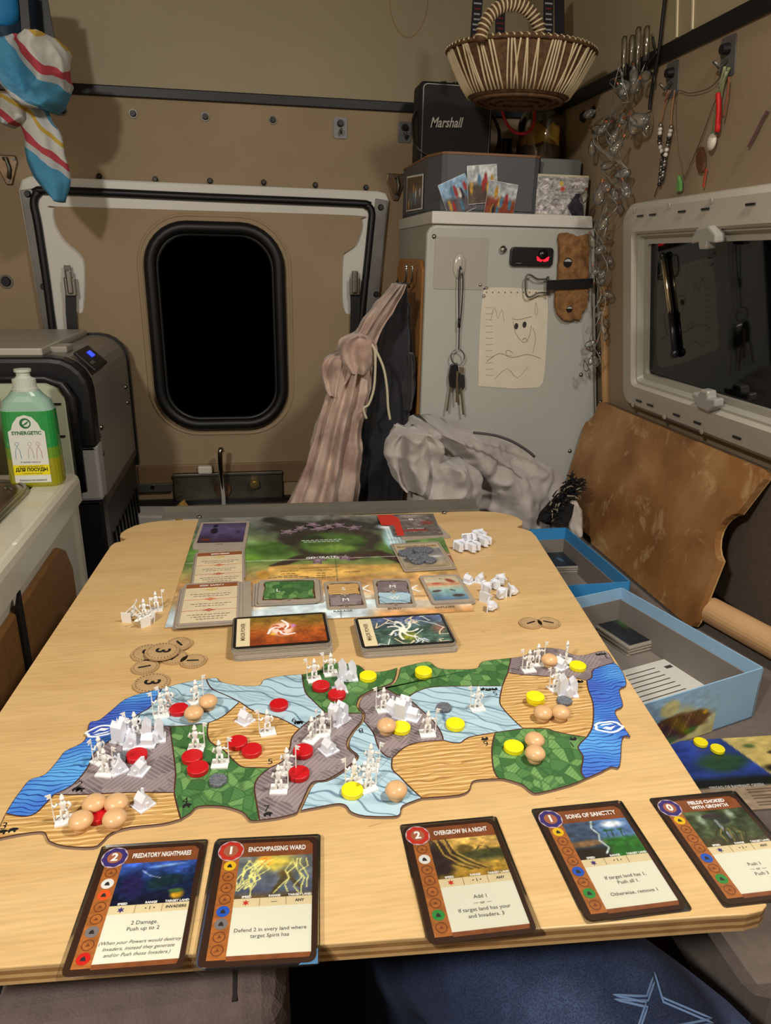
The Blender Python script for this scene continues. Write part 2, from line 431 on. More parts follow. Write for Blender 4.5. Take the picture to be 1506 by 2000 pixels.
# aluminium side strips with screws
for nm, pts, sc in (('side_strip', [(40, 372), (66, 368), (122, 700), (96, 700)], [(54, 379), (85, 560), (100, 650)]),
                    ('side_strip', [(733, 388), (757, 392), (734, 640), (722, 760), (700, 760), (712, 640)], [(744, 405), (735, 575)])):
    s_ = part(MB().prism(ypoly(pts, YB-.016), .014, .019, MY(YB-.002)), nm, mat('strip_alu', (112, 110, 106), .45, metal=.6, var=.12, vscale=20), dr, bevel=.001)
    for x, y in sc:
        c = YP(x, y, YB-.0215); part(MB().cyl(c, c+Vector((0, -.004, 0)), .007, .005, 12), 'screw', m_blackp, s_)
# little clips along the top edge of the door
for px, py in ((194, 344), (303, 350), (410, 353), (515, 356), (616, 361), (715, 366)):
    c = YP(px, py, YB-.006); part(MB().cyl(c, c+Vector((0, -.004, 0)), .006, .004, 10), 'edge_clip', m_blackp, dr)
# window
wi = sroot('window_1', YP(422, 840, YB))
cx, cz = -.083, TT+.203
W0 = rrect(.304, .460, .094, 8, cx, cz); W1 = rrect(.292, .448, .086, 8, cx, cz); W2 = rrect(.246, .402, .070, 8, cx, cz)
Mw = MY(YB-.022)
part(MB().tube([Mw @ Vector((x, y, .008)) for x, y in rrect(.280, .436, .084, 8, cx, cz)], .014, 10, True), 'rubber_seal', m_black, wi, smooth=True)
part(MB().tube([Mw @ Vector((x, y, .006)) for x, y in rrect(.254, .410, .074, 8, cx, cz)], .005, 8, True), 'inner_seal', mat('seal_grey', (40, 39, 38), .35), wi, smooth=True)
part(MB().prism(W2, -.002, .002, Mw), 'pane', m_dark, wi)
part(MB().ring(W0, W2, -.004, .004, Mw), 'seal_base', m_black, wi)
# the lip pressed into the vinyl round the window
part(MB().tube([Mw @ Vector((x, y, -.001)) for x, y in rrect(.330, .486, .108, 8, cx, cz)], .005, 8, True), 'vinyl_welt', m_low, wi, smooth=True)

# straps that hold the door
for name, lab, pts, top in (('tie_down_strap', 'black tie-down strap with steel buckle beside the fridge', [(138, 560), (139, 610), (146, 700), (152, 790)], (132, 535)),
                       ('tie_down_strap', 'black tie-down strap with steel buckle next to the hanging jackets', [(693, 560), (694, 600), (692, 680), (688, 780)], (692, 545))):
    b = YP(*pts[-1], YB-.03)
    t = thing(name, lab, 'strap', b)
    part(MB().ribbon([YP(x, y, YB-.032) for x, y in pts], (1, 0, 0), .022, .002), 'webbing', m_black, t)
    c = YP(pts[0][0], pts[0][1], YB-.034)
    part(MB().box(c, (.024, .012, .04)).box(c+Vector((0, -.006, .01)), (.012, .008, .05)), 'buckle', m_steel, t, bevel=.003)
    part(MB().box(YP(top[0]+1, top[1], YB-.03), (.014, .004, .035)), 'end_plate', m_dsteel, t, bevel=.001)

# latch: steel plate, bar, handle, lock
t = thing('door_latch', 'steel latch plate with upright bent handle below the rear window', 'latch', YP(445, 985, YB-.03))
Yl = YB-.034
p0, p1 = yl(338, 925, Yl), yl(553, 984, Yl)
part(MB().box(((p0[0]+p1[0])/2, (p0[1]+p1[1])/2, 0), (p1[0]-p0[0], p0[1]-p1[1], .008), MY(Yl)), 'plate', mat('latch_plate', (96, 92, 82), .42, metal=.75, var=.15, vscale=25), t, bevel=.002)
part(MB().box(((p0[0]+p1[0])/2, p0[1]-.003, .003), (p1[0]-p0[0], .006, .014), MY(Yl)), 'plate_lip', m_dsteel, t, bevel=.001)
h = [(434, 880), (433, 900), (434, 940), (437, 985)]
part(MB().tube(spline([YP(*h[0], Yl-.045), YP(432, 878, Yl-.05), YP(430, 884, Yl-.055), YP(431, 920, Yl-.05), YP(436, 965, Yl-.03), YP(437, 985, Yl-.012)], 4), .006, 8), 'handle', m_chrome, t, smooth=True)
c = YP(436, 956, Yl-.004); part(MB().cyl(c, c+Vector((0, -.008, 0)), .021, .018, 18), 'handle_boss', mat('rusty_boss', (90, 66, 44), .6, metal=.3, var=.2, vscale=60), t)
c = YP(497, 941, Yl-.004); part(MB().cyl(c, c+Vector((0, -.02, 0)), .011, n=14).cyl(c, c+Vector((0, -.024, 0)), .006, n=10), 'lock_barrel', mat('brass', (190, 165, 110), .35, metal=.9), t)
a, b = yl(266, 944, Yl), yl(338, 959, Yl)
part(MB().box(((a[0]+b[0])/2, (a[1]+b[1])/2, .002), (b[0]-a[0], .019, .008), MY(Yl)), 'slide_bar', mat('bar_steel', (122, 124, 122), .4, metal=.8), t, bevel=.001)
c = YP(299, 951, Yl-.006); part(MB().cyl(c, c+Vector((0, -.004, 0)), .005, n=10), 'bolt', m_chrome, t)
for px, py in ((347, 940), (349, 969)):
    c = YP(px, py, Yl-.004); part(MB().cyl(c, c+Vector((0, -.003, 0)), .005, n=10), 'rivet', m_steel, t)
c = YP(401, 917, Yl-.004); part(MB().box(c, (.034, .014, .018)), 'catch_block', mat('light_plastic', (205, 200, 186), .5), t, bevel=.003)

# white sill below the door
tr = struct(part(MB().prism(ypoly([(262, 986), (575, 990), (575, 1075), (262, 1075)], YB-.035), 0, .11, MY(YB-.005)), 'trim_3', m_white, bevel=.004))
struct(part(MB().box((-.03, YB-.03, TT-.205), (.62, .03, .010)), 'trim_4', m_black))

# corner brackets (small steel plates beside the door)
for i, (px, py) in enumerate(((14, 330), (773, 364))):
    c = yl(px, py, YB-.004)
    t = thing('hinge_plate', ('triangular steel hinge plate below the hanging towel', 'triangular steel hinge plate beside the grey box')[i], 'bracket', YP(px, py+22, YB-.004))
    w = .020
    part(MB().prism([(c[0]-w, c[1]+.026), (c[0]+w, c[1]+.026), (c[0]+w*1.1, c[1]+.012), (c[0]+.006, c[1]-.030), (c[0]-.006, c[1]-.030), (c[0]-w*1.1, c[1]+.012)], 0, .005, MY(YB-.001)), 'plate', mat('worn_steel', (120, 100, 78), .4, metal=.8, var=.2, vscale=50), t, bevel=.002)
    part(MB().tube([MY(YB-.006) @ Vector((c[0]+dx, c[1]+dz, .004)) for dx, dz in ((-.004, .018), (.002, .02), (.006, .0), (.002, -.018))], .004, 8), 'knuckle', m_dsteel, t, smooth=True)
    for dx, dz in ((-.016, .019), (.016, .019), (0, -.022)):
        q = MY(YB-.006) @ Vector((c[0]+dx, c[1]+dz, 0)); part(MB().cyl(q, q+Vector((0, -.002, 0)), .003, n=8), 'screw', m_dsteel, t)
# steel hook plates on the back wall
def hook_plate(lab, M, x, y, w=.03, h=.042, grp='steel hook plates on the walls'):
    t = thing('hook_plate', lab, 'hook', M @ Vector((x, y-h/2, 0)), group=grp)
    part(MB().prism(rrect(w, h, .004, 2, x, y), .0005, .002, M), 'plate', mat('plate_zinc', (120, 120, 120), .5, metal=.6), t)
    part(MB().cyl(M @ Vector((x, y+.009, .002)), M @ Vector((x, y+.009, .012)), .0075, .006, 12), 'screw_head', m_black, t)
    part(MB().tube([M @ Vector((x, y-.004, .002)), M @ Vector((x, y-.012, .014)), M @ Vector((x, y-.004, .022))], .0025, 6), 'hook', m_dsteel, t, smooth=True)
    return t
M = MY(YB-.001)
for (px, py), lab in (((665, 250), 'steel hook plate on the bare wall above the rear door'), ((790, 258), 'steel hook plate half hidden by the loudspeaker')):
    c = yl(px, py, YB-.002); hook_plate(lab, M, *c)
# ================================================================== tall grey cabinet
YC = 1.40
m_cab = mat('cabinet_grey', (176, 177, 169), .42, var=.03, vscale=3)
m_oak = mat('warm_wood', (176, 122, 62), .5, var=.18, vscale=14, stretch=(8, 8, 1), detail=6)
zt = TT+.428
cb = thing('tall_cabinet', 'tall pale grey cabinet with rounded front and white top', 'cabinet', (.52, YC, 0))
rx = lambda z: wallx(z)-.010
body = [(.335, 0), (rx(0), 0), (rx(zt), zt), (.335, zt)]
part(MB().prism(body, -.335, -.012, MY(YC)), 'carcass', mat('cabinet_side', (172, 170, 158), .5), cb)
fr = [(.322, 0), (rx(0)-.002, 0), (rx(zt)-.012, zt-.002), (.340, zt-.002), (.328, zt-.006), (.322, zt-.018)]
part(MB().prism(fr, -.014, 0, MY(YC)), 'front_panel', m_cab, cb, bevel=.005, bseg=3)
part(MB().prism([(.332, zt), (rx(zt)-.006, zt), (rx(zt)-.010, zt+.022), (.332, zt+.022)], -.335, -.004, MY(YC)), 'top_board', m_white, cb, bevel=.002)
side = [(-1.715, .02), (-1.455, .02), (-1.455, TT+.345), (-1.475, TT+.365), (-1.695, TT+.365), (-1.715, TT+.345)]
MS = Matrix((Vector((0, -1, 0)), Vector((0, 0, 1)), Vector((-1, 0, 0)))).transposed().to_4x4(); MS.translation = (.335, 0, 0)
part(MB().prism(side, 0, .008, MS), 'wood_side_door', m_oak, cb, bevel=.004)
for px, py in ((848, 462), (1135, 732), (1113, 881), (1173, 785), (1172, 690)):
    c = YP(px, py, YC); part(MB().lathe([(.0045, 0), (.004, .0015), (.0022, .003), (0, .0034)], (0, 0, 0), 12, M=Matrix.Translation(c) @ Matrix.Rotation(math.pi/2, 4, 'X')), 'rivet', m_steel, cb, smooth=True)
c = YP(981, 487, YC)
part(MB().lathe([(.006, 0), (.0075, .004), (.0062, .008), (0, .0095)], (0, 0, 0), 16, M=Matrix.Translation(c) @ Matrix.Rotation(math.pi/2, 4, 'X')), 'push_button', m_chrome, cb, smooth=True)

# strip of timber edging in the corner behind the cabinet
q0, q1 = RW(1180, 640, .004), RW(1186, 800, .004)
t3 = struct(part(MB().cyl(q1-WU*.25, q0+WU*.08, .008, n=8), 'trim_5', mat('edge_wood', (190, 148, 98), .55, var=.1, vscale=20), smooth=True))

# ================================================================== right window
wn2 = sroot('window_2', RW(1380, 860, .0))
m_wf = mat('window_frame_plastic', (176, 170, 157), .4, var=.02, vscale=5)
m_wf2 = mat('window_inner_frame', (164, 160, 148), .35)
xa = rl(1238, 600)[0]; yb_, yt_ = .112, .470
xb = xa+.62
O = lambda d, r: rrect(xb-xa-2*d, yt_-yb_-2*d, r, 6, (xa+xb)/2, (yb_+yt_)/2)
mb = MB(); prof = [(0, 0), (.002, .018), (.010, .026), (.046, .030), (.050, .026), (.050, .0)]
rings = [[tuple(MW @ Vector((x, y, z))) for x, y in O(d, max(.006, .03-d*.4))] for d, z in prof]
mb.loft(rings, True, False)
part(mb, 'outer_frame', m_wf, wn2, smooth=False, recalc=True)
mb = MB(); prof = [(.050, .006), (.050, .022), (.054, .022), (.058, .012), (.068, .012), (.068, .004)]
rings = [[tuple(MW @ Vector((x, y, z))) for x, y in O(d, .008)] for d, z in prof]
mb.loft(rings, True, False); part(mb, 'inner_frame', m_wf2, wn2, recalc=True)
part(MB().prism(O(.052, .004), .002, .005, MW), 'pane', m_dark, wn2)
# rail slots in the frame
for i in range(5):
    x = xa+(.075, .115, .20, .26, .36)[i]
    for y, nm in ((yt_-.022, 'rail_slot'), (yb_+.022, 'rail_slot')):
        part(MB().box((x, y, .0295), (.018, .003, .002), MW), nm, m_blackp, wn2)
for i in range(3):
    for y in (yt_-.012, yb_+.010):
        part(MB().lathe([(.005, 0), (.004, .001), (0, .001)], (0, 0, 0), 12, M=MW @ Matrix.Translation((xa+.05+i*.11, y, .0275))), 'screw_cover', m_wf2, wn2)
# stay arm seen against the dark glass
a_, b_ = rl(1296, 505, .010), rl(1310, 612, .010)
part(MB().cyl(MW @ Vector((*a_, .010)), MW @ Vector((*b_, .010)), .0042, n=10), 'stay_rod', mat('rod_nickel', (205, 190, 160), .25, metal=1), wn2, smooth=True)
c_ = rl(1318, 690, .010)
part(MB().cyl(MW @ Vector((*b_, .010)), MW @ Vector((*c_, .010)), .0055, n=10).ball(tuple(MW @ Vector((*c_, .011))), .008), 'stay_sleeve', mat('stay_black', (26, 26, 28), .3), wn2, smooth=True)
e_ = rl(1295, 500, .010); part(MB().ball(tuple(MW @ Vector((*e_, .011))), .006), 'stay_pivot', m_blackp, wn2, smooth=True)
# two plastic window catches
m_clear = mat('milky_plastic', (158, 155, 148), .25, spec=.6)
for (px, py), dn in (((1385, 466), 1), ((1385, 778), -1)):
    c = rl(px, py, .03)
    mb = MB().prism([(c[0]-.032, c[1]), (c[0]-.016, c[1]+.016*dn), (c[0]+.012, c[1]+.018*dn), (c[0]+.030, c[1]+.006*dn), (c[0]+.030, c[1]-.006*dn), (c[0]+.012, c[1]-.004*dn), (c[0]+.010, c[1]-.014*dn), (c[0]-.010, c[1]-.014*dn), (c[0]-.012, c[1]-.004*dn), (c[0]-.030, c[1]-.006*dn)], .024, .040, MW)
    part(mb, 'window_catch', m_clear, wn2, bevel=.003)

# ================================================================== fridge box
FX, FY0, FY1, FZ = -.285, 1.285, 1.695, TT+.195
t = thing('fridge_box', 'grey and black portable fridge box with blue display', 'fridge', (-.50, 1.49, 0))
m_fg = mat('fridge_grey', (128, 122, 112), .42, var=.03, vscale=6)
m_fl = mat('fridge_lid', (158, 152, 140), .4)
def fr_sec(x0, x1, z0, z1, r, n=5):
    pts = [(x0, z0), (x1, z0)]
    for k in range(n+1):
        a = math.pi/2*k/n; pts.append((x1-r+r*math.cos(a), z1-r+r*math.sin(a)))
    return pts+[(x0, z1)]
part(MB().prism(fr_sec(-.70, FX, TT-.06, FZ, .055), -(FY1), -(FY0+.03), MY(0)), 'upper_shell', m_fg, t)
part(MB().prism(fr_sec(-.70, FX-.004, .10, TT-.06, .004), -(FY1-.01), -(FY0+.02), MY(0)), 'lower_body', mat('fridge_dark', (44, 38, 33), .55), t)
part(MB().prism(fr_sec(-.70, FX+.001, TT-.075, TT-.06, .001), -(FY1), -(FY0+.02), MY(0)), 'waist_band', mat('fridge_band', (76, 66, 56), .5), t)
part(MB().prism(fr_sec(-.70, FX+.004, TT-.10, FZ+.004, .058), -(FY1+.004), -(FY1-.014), MY(0)), 'rear_bumper', m_blackp, t)
part(MB().prism(fr_sec(-.70, FX+.003, TT+.04, FZ+.003, .058), -(FY0+.042), -(FY0-.005), MY(0)), 'front_bumper', m_blackp, t, bevel=.008)
part(MB().prism(fr_sec(-.70, FX+.004, TT-.055, TT+.045, .002), -(FY0+.040), -(FY0-.004), MY(0)), 'corner_guard', mat('guard_grey', (164, 162, 160), .4), t, bevel=.006)
part(MB().prism(fr_sec(-.70, FX+.002, .12, TT-.055, .002), -(FY0+.040), -(FY0-.004), MY(0)), 'lower_bumper', m_blackp, t, bevel=.006)
part(MB().box((-.525, 1.50, FZ+.006), (.33, .36, .014)), 'lid', m_fl, t, bevel=.005)
part(MB().box((-.525, 1.322, FZ+.004), (.33, .006, .02)), 'lid_edge', mat('lid_edge', (186, 178, 164), .4), t, bevel=.002)
part(MB().box((-.348, 1.40, FZ+.005), (.03, .05, .012)), 'lid_hinge', m_fl, t, bevel=.003)
# display panel on the sloping shoulder
MD = Matrix.Translation((FX-.014, 1.385, FZ-.014)) @ Matrix.Rotation(math.radians(45), 4, 'Y')
part(MB().box((0, 0, .004), (.046, .105, .006), MD), 'display_panel', m_blackp, t, bevel=.002)
part(MB().box((-.006, .012, .0074), (.012, .026, .001), MD), 'display_digits', mat('blue_display', (20, 30, 255), .4, emit=(40, 60, 255), estr=2.2), t)
for dy in (-.035, -.02):
    part(MB().box((.008, dy, .0074), (.006, .008, .001), MD), 'button', mat('button_grey', (96, 92, 88), .5), t)
for y, z in ((1.32, .055), (1.33, .02), (1.63, .09), (1.635, .055), (1.345, .065)):
    part(MB().ball((FX, y, TT+z), .0055, n=10, m=6), 'bolt', m_steel, t, smooth=True)
for i in range(9):
    y = 1.37+i*.034
    part(MB().add([(FX-.003, y, TT-.15), (FX-.003, y+.012, TT-.15), (FX-.003, y+.05, TT-.33), (FX-.003, y+.038, TT-.33), (FX, y, TT-.15), (FX, y+.012, TT-.15), (FX, y+.05, TT-.33), (FX, y+.038, TT-.33)], [(0, 1, 2, 3), (4, 5, 6, 7), (0, 1, 5, 4), (1, 2, 6, 5), (2, 3, 7, 6), (3, 0, 4, 7)]), 'vent_slot', m_black, t)

# ================================================================== kitchen counter with sink
CXF, CYE, CZ = -.300, 1.205, TT+.020
m_ct = mat('counter_white', (206, 202, 182), .3, coat=.3)
t = thing('kitchen_counter', 'white counter unit with brown wooden door', 'cabinet', (-.55, .70, 0))
sk = dict(x0=-.70, x1=-.350, y0=.60, y1=1.150)
holo = rrect(sk['x1']-sk['x0'], sk['y1']-sk['y0'], .05, 5, (sk['x0']+sk['x1'])/2, (sk['y0']+sk['y1'])/2)
outo = []
for (x, y) in holo:      # outer outline matched point by point for a worktop with a hole
    outo.append(((-.80 if x < -.525 else CXF+.004), y))
X0, X1, Y0, Y1 = -.80, CXF+.002, .05, CYE
mb = MB()
for z0, z1, x1 in ((CZ-.012, CZ, X1-.010),):
    mb.box(((X0+sk['x0'])/2, (Y0+Y1)/2, CZ-.006), (sk['x0']-X0, Y1-Y0, .012))
    mb.box(((X1-.012+sk['x1'])/2, (Y0+Y1)/2, CZ-.006), (X1-.012-sk['x1'], Y1-Y0, .012))
    mb.box(((sk['x0']+sk['x1'])/2, (sk['y1']+Y1)/2, CZ-.006), (sk['x1']-sk['x0'], Y1-sk['y1'], .012))
    mb.box(((sk['x0']+sk['x1'])/2, (Y0+sk['y0'])/2, CZ-.006), (sk['x1']-sk['x0'], sk['y0']-Y0, .012))
part(mb, 'worktop', m_ct, t)
# rounded front nosing, running along the front and round the far corner
nose = [(X1-.014, CZ), (X1-.007, CZ-.0015), (X1-.002, CZ-.006), (X1, CZ-.014), (X1, CZ-.048), (X1-.004, CZ-.052), (X1-.014, CZ-.052)]
part(MB().loft([[(x, y, z) for x, z in nose] for y in (Y0, Y1)], True, True), 'front_nosing', m_ct, t, recalc=True)
part(MB().box((-.55, CYE-.008, (CZ-.012)/2), (.49, .016, CZ-.012)), 'end_panel', mat('unit_white', (186, 180, 164), .45), t)
fz0 = [(-.62, .08), (-1.185, .08), (-1.185, CZ-.052), (-.05, CZ-.052), (-.05, .08)]
MX = Matrix((Vector((0, 1, 0)), Vector((0, 0, 1)), Vector((1, 0, 0)))).transposed().to_4x4(); MX.translation = (CXF-.012, 0, 0)
part(MB().prism([(.05, .06), (1.20, .06), (1.20, CZ-.05), (.05, CZ-.05)], -.02, 0, MX), 'face_frame', mat('unit_white', (186, 180, 164), .45), t)
part(MB().prism([(.20, .12), (1.085, .12), (1.115, .20), (1.115, CZ-.13), (1.09, CZ-.09), (1.06, CZ-.074), (.20, CZ-.074)], 0, .010, MX), 'door', mat('door_brown', (126, 88, 48), .5, var=.12, vscale=10, stretch=(2, 10, 10)), t, bevel=.003)
hb = part(MB().prism([(.845, TT-.17), (.862, TT-.155), (.862, TT-.03), (.845, TT-.045)], .010, .014, MX), 'door_handle', m_blackp, t)
q = MX @ Vector((1.0, TT-.175, .012)); part(MB().ball(tuple(q), .012, n=10, m=6), 'door_catch', m_steel, t, smooth=True)
# sink
s = thing('kitchen_sink', 'stainless steel sink bowl set in the white counter', 'sink', (-.525, .875, CZ))
m_sink = mat('sink_steel', (142, 136, 122), .28, metal=.9, var=.06, vscale=15)
cxs, cys = (sk['x0']+sk['x1'])/2, (sk['y0']+sk['y1'])/2; w_, h_ = sk['x1']-sk['x0'], sk['y1']-sk['y0']
prof = [(-.004, .002, .055), (.000, .006, .055), (.012, .007, .052), (.016, .003, .05), (.022, -.01, .05), (.034, -.09, .06), (.06, -.13, .05), (.16, -.137, .01)]
part(MB().loft([[(x, y, CZ+z) for x, y in rrect(w_-2*d, h_-2*d, r, 6, cxs, cys)] for d, z, r in prof], True, False), 'bowl', m_sink, s, smooth=True)
part(MB().add([(x, y, CZ-.137) for x, y in rrect(w_-.32, h_-.32, .01, 6, cxs, cys)], [tuple(range(28))]), 'bowl_floor', m_sink, s)
part(MB().tube([(cxs-.10, cys+.17, CZ-.05), (cxs+.12, cys+.17, CZ-.05)], .003, 6).tube([(x, y, CZ+.0065) for x, y in rrect(w_-.002, h_-.002, .055, 6, cxs, cys)], .003, 6, True), 'rim', m_sink, s, smooth=True)
q = (sk['x1']-.03, sk['y1']-.03, CZ+.004); part(MB().cyl(q, (q[0], q[1], q[2]+.003), .006, n=12), 'rim_screw', m_steel, s)

# chopping board leaning behind the bottle, cream dish rack board
t = thing('chopping_board', 'light wooden chopping board standing behind the soap bottle', 'board', (-.46, 1.19, CZ))
part(MB().box((-.475, 1.192, CZ+.075), (.10, .014, .15)), 'board', mat('beech', (198, 150, 92), .5, var=.12, vscale=12, stretch=(1, 1, 8)), t, bevel=.004)
part(MB().prism([(-.47, CZ+.005), (-.43, CZ+.012), (-.425, CZ+.05), (-.45, CZ+.085), (-.47, CZ+.08)], 0, .006, MY(1.184)), 'scrubber', mat('brown_leather', (110, 66, 36), .6, var=.2, vscale=60), t, bevel=.002)
t = thing('rinse_tray', 'pale green plastic tray standing upright against the fridge', 'tray', (-.38, 1.262, CZ))
part(MB().prism([(-.60, CZ-.05), (-.318, CZ-.05), (-.318, CZ+.115), (-.328, CZ+.135), (-.345, CZ+.142), (-.60, CZ+.142)], 0, .012, MY(1.272)), 'panel', mat('tray_plastic', (186, 192, 168), .35, var=.05, vscale=20), t, bevel=.003)
part(MB().tube([(-.60, 1.262, CZ+.147), (-.345, 1.262, CZ+.147), (-.322, 1.262, CZ+.137), (-.309, 1.262, CZ+.115), (-.309, 1.262, CZ-.05)], .008, 8), 'rim', m_blackp, t, smooth=True)
for z in (.05, .105):
    part(MB().box((-.335, 1.259, CZ+z), (.02, .003, .003)), 'clip', m_blackp, t)

# ================================================================== bench on the right
BZ = TT-.160
m_bench = mat('bench_fabric', (98, 86, 78), .9, var=.08, vscale=120, bump=.3, bscale=900, sheen=.2)
t = thing('bench_seat', 'grey brown upholstered bench along the right wall', 'bench', (.55, .85, 0))
part(MB().box((.550, .855, BZ-.04), (.38, 1.03, .08)), 'cushion', m_bench, t, bevel=.015)
part(MB().box((.555, .855, (BZ-.08)/2), (.36, 1.01, BZ-.08)), 'base_box', mat('bench_box', (70, 54, 42), .6, var=.15, vscale=10), t)
# upholstered lining on the wall beside the bench
part(MB().prism([(-1.39, -.155), (-.34, -.155), (-.34, .095), (-1.39, .095)], .001, .014, MW), 'back_pad', mat('back_fabric', (104, 90, 78), .9, var=.08, vscale=120, bump=.3, bscale=900), wr, bevel=.006)

# leaning worn plywood panel with finger notches
t = thing('plywood_panel', 'scuffed brown plywood panel leaning against the wall under the window', 'panel', (.645, 1.1, BZ))
A = Vector((.640, 1.385, BZ+.004)); B = Vector((.640, .868, BZ)); T_ = Vector((wallx(TT+.097)-.022, 1.385, TT+.097))
ey = (T_-A); hh = ey.length; ey.normalize(); ex = Vector((0, -1, 0)); ez = ex.cross(ey)
MP = Matrix((ex, ey, ez)).transposed().to_4x4(); MP.translation = A
Lp = .522
notch = [(Lp+.014-.040*math.cos(a), hh*.58+.040*math.sin(a)) for a in [math.radians(d) for d in range(-68, 69, 17)]]
shape = [(.0, .0), (.10, 0), (.115, .010), (.165, .010), (.18, 0), (Lp-.012, 0), (Lp-.003, .003), (Lp, .012)]+notch+[(Lp+.022, hh-.012), (Lp+.020, hh-.003), (Lp+.010, hh), (.040, hh), (.030, hh-.006), (.028, hh-.03), (.020, hh-.042), (.004, hh-.050), (.0, hh-.06)]
M_ = bpy.data.materials.new('worn_plywood'); M_.use_nodes = True; nt = M_.node_tree; P = nt.nodes['Principled BSDF']
tc = node(nt, 'ShaderNodeTexCoord'); n1 = node(nt, 'ShaderNodeTexNoise', i_Scale=9., i_Detail=6.)
n2 = node(nt, 'ShaderNodeTexNoise', i_Scale=17., i_Detail=9., i_Distortion=.8, i_Roughness=.7)
nt.links.new(tc.outputs['Object'], n1.inputs['Vector']); nt.links.new(tc.outputs['Object'], n2.inputs['Vector'])
r1 = ramp(nt, [(.35, (126, 84, 42)), (.5, (148, 104, 56)), (.68, (170, 130, 82))]); nt.links.new(n1.outputs[0], r1.inputs[0])
r2 = ramp(nt, [(.55, (0, 0, 0)), (.63, (190, 190, 190)), (.74, (30, 30, 30))]); nt.links.new(n2.outputs[0], r2.inputs[0])
mx = node(nt, 'ShaderNodeMixRGB'); mx.inputs[2].default_value = S(196, 166, 120)
nt.links.new(r2.outputs[0], mx.inputs[0]); nt.links.new(r1.outputs[0], mx.inputs[1]); nt.links.new(mx.outputs[0], P.inputs['Base Color'])
P.inputs['Roughness'].default_value = .5
part(MB().prism(shape, 0, .010, MP), 'face_ply', M_, t)
part(MB().prism([(x*.998+.0005, y) for x, y in shape], -.003, 0, MP), 'core_ply', mat('ply_core', (186, 150, 100), .6), t)

# cardboard tube lying on the bench
a, b = TB(1385, 1190, -.128), TB(1560, 1285, -.128)
a.x = min(a.x, .70); t = tag(part(MB().cyl(a, b, .020, n=24), 'wooden_roll', mat('roll_wood', (196, 156, 110), .55, var=.08, vscale=8), smooth=False, bevel=.002), 'plain tan wooden roll lying on the bench against the wall', 'roll')
# ================================================================== folding table
def wood_mat(name, stops, sx=(1.2, 14, 14), rough=.38, grain=.5):
    M = bpy.data.materials.new(name); M.use_nodes = True; nt = M.node_tree; P = nt.nodes['Principled BSDF']
    tc = node(nt, 'ShaderNodeTexCoord'); mp = node(nt, 'ShaderNodeMapping'); mp.inputs['Scale'].default_value = sx
    mp.inputs['Rotation'].default_value = (0, 0, math.radians(4))
    nt.links.new(tc.outputs['Object'], mp.inputs[0])
    n = node(nt, 'ShaderNodeTexNoise', i_Scale=1.6, i_Detail=5., i_Roughness=.6, i_Distortion=1.2); nt.links.new(mp.outputs[0], n.inputs['Vector'])
    wv = node(nt, 'ShaderNodeMath', operation='MULTIPLY'); wv.inputs[1].default_value = 9; nt.links.new(n.outputs[0], wv.inputs[0])
    fr = node(nt, 'ShaderNodeMath', operation='FRACT'); nt.links.new(wv.outputs[0], fr.inputs[0])
    rl_ = ramp(nt, [(0, (105, 105, 105)), (.05, (0, 0, 0)), (.93, (0, 0, 0)), (1, (105, 105, 105))]); nt.links.new(fr.outputs[0], rl_.inputs[0])
    n3 = node(nt, 'ShaderNodeTexNoise', i_Scale=2.2, i_Detail=2.); nt.links.new(tc.outputs['Object'], n3.inputs['Vector'])
    r3 = ramp(nt, [(.45, (0, 0, 0)), (.7, (255, 255, 255))]); nt.links.new(n3.outputs[0], r3.inputs[0])
    ml = node(nt, 'ShaderNodeMixRGB', blend_type='MULTIPLY'); ml.inputs[0].default_value = 1
    nt.links.new(rl_.outputs[0], ml.inputs[1]); nt.links.new(r3.outputs[0], ml.inputs[2])
    base = ramp(nt, stops); nt.links.new(n.outputs[0], base.inputs[0])
    # fine pores
    mp2 = node(nt, 'ShaderNodeMapping'); mp2.inputs['Scale'].default_value = (30, 420, 100); nt.links.new(tc.outputs['Object'], mp2.inputs[0])
    n2 = node(nt, 'ShaderNodeTexNoise', i_Scale=1., i_Detail=2.); nt.links.new(mp2.outputs[0], n2.inputs['Vector'])
    r2 = ramp(nt, [(.3, (238, 238, 238)), (.6, (255, 255, 255))]); nt.links.new(n2.outputs[0], r2.inputs[0])
    mm = node(nt, 'ShaderNodeMixRGB', blend_type='MULTIPLY'); mm.inputs[0].default_value = 1
    nt.links.new(base.outputs[0], mm.inputs[1]); nt.links.new(r2.outputs[0], mm.inputs[2])
    mx = node(nt, 'ShaderNodeMixRGB'); mx.inputs[2].default_value = S(150, 104, 54)
    nt.links.new(ml.outputs[0], mx.inputs[0]); nt.links.new(mm.outputs[0], mx.inputs[1])
    nt.links.new(mx.outputs[0], P.inputs['Base Color']); P.inputs['Roughness'].default_value = rough
    P.inputs['Specular IOR Level'].default_value = .4
    return M
m_table = wood_mat('maple_table_top', [(.3, (200, 164, 110)), (.5, (208, 174, 120)), (.7, (214, 181, 128))])
m_plyd = mat('ply_dark', (158, 118, 70), .6, var=.15, vscale=60); m_plyl = mat('ply_light', (206, 170, 116), .6, var=.08, vscale=60)
far = [(315, 1017), (290, 1020), (264, 1026), (246, 1034), (236, 1041), (234, 1047), (243, 1050), (246, 1053), (238, 1057), (224, 1060), (216, 1066)]
right = [(1470, 1703), (1483, 1730), (1494, 1752), (1498, 1768), (1490, 1778), (1460, 1786)]
tl_ = [TB(x, y) for x, y in far]
eL = TB(0, 1390); dL = (eL-tl_[-1]).normalized(); nl = tl_[-1]+dL*.72
near = [TB(x, y) for x, y in ((1401, 1789), (1042, 1822), (620, 1850), (0, 1890))]
dn_ = (near[-1]-near[0]).normalized()
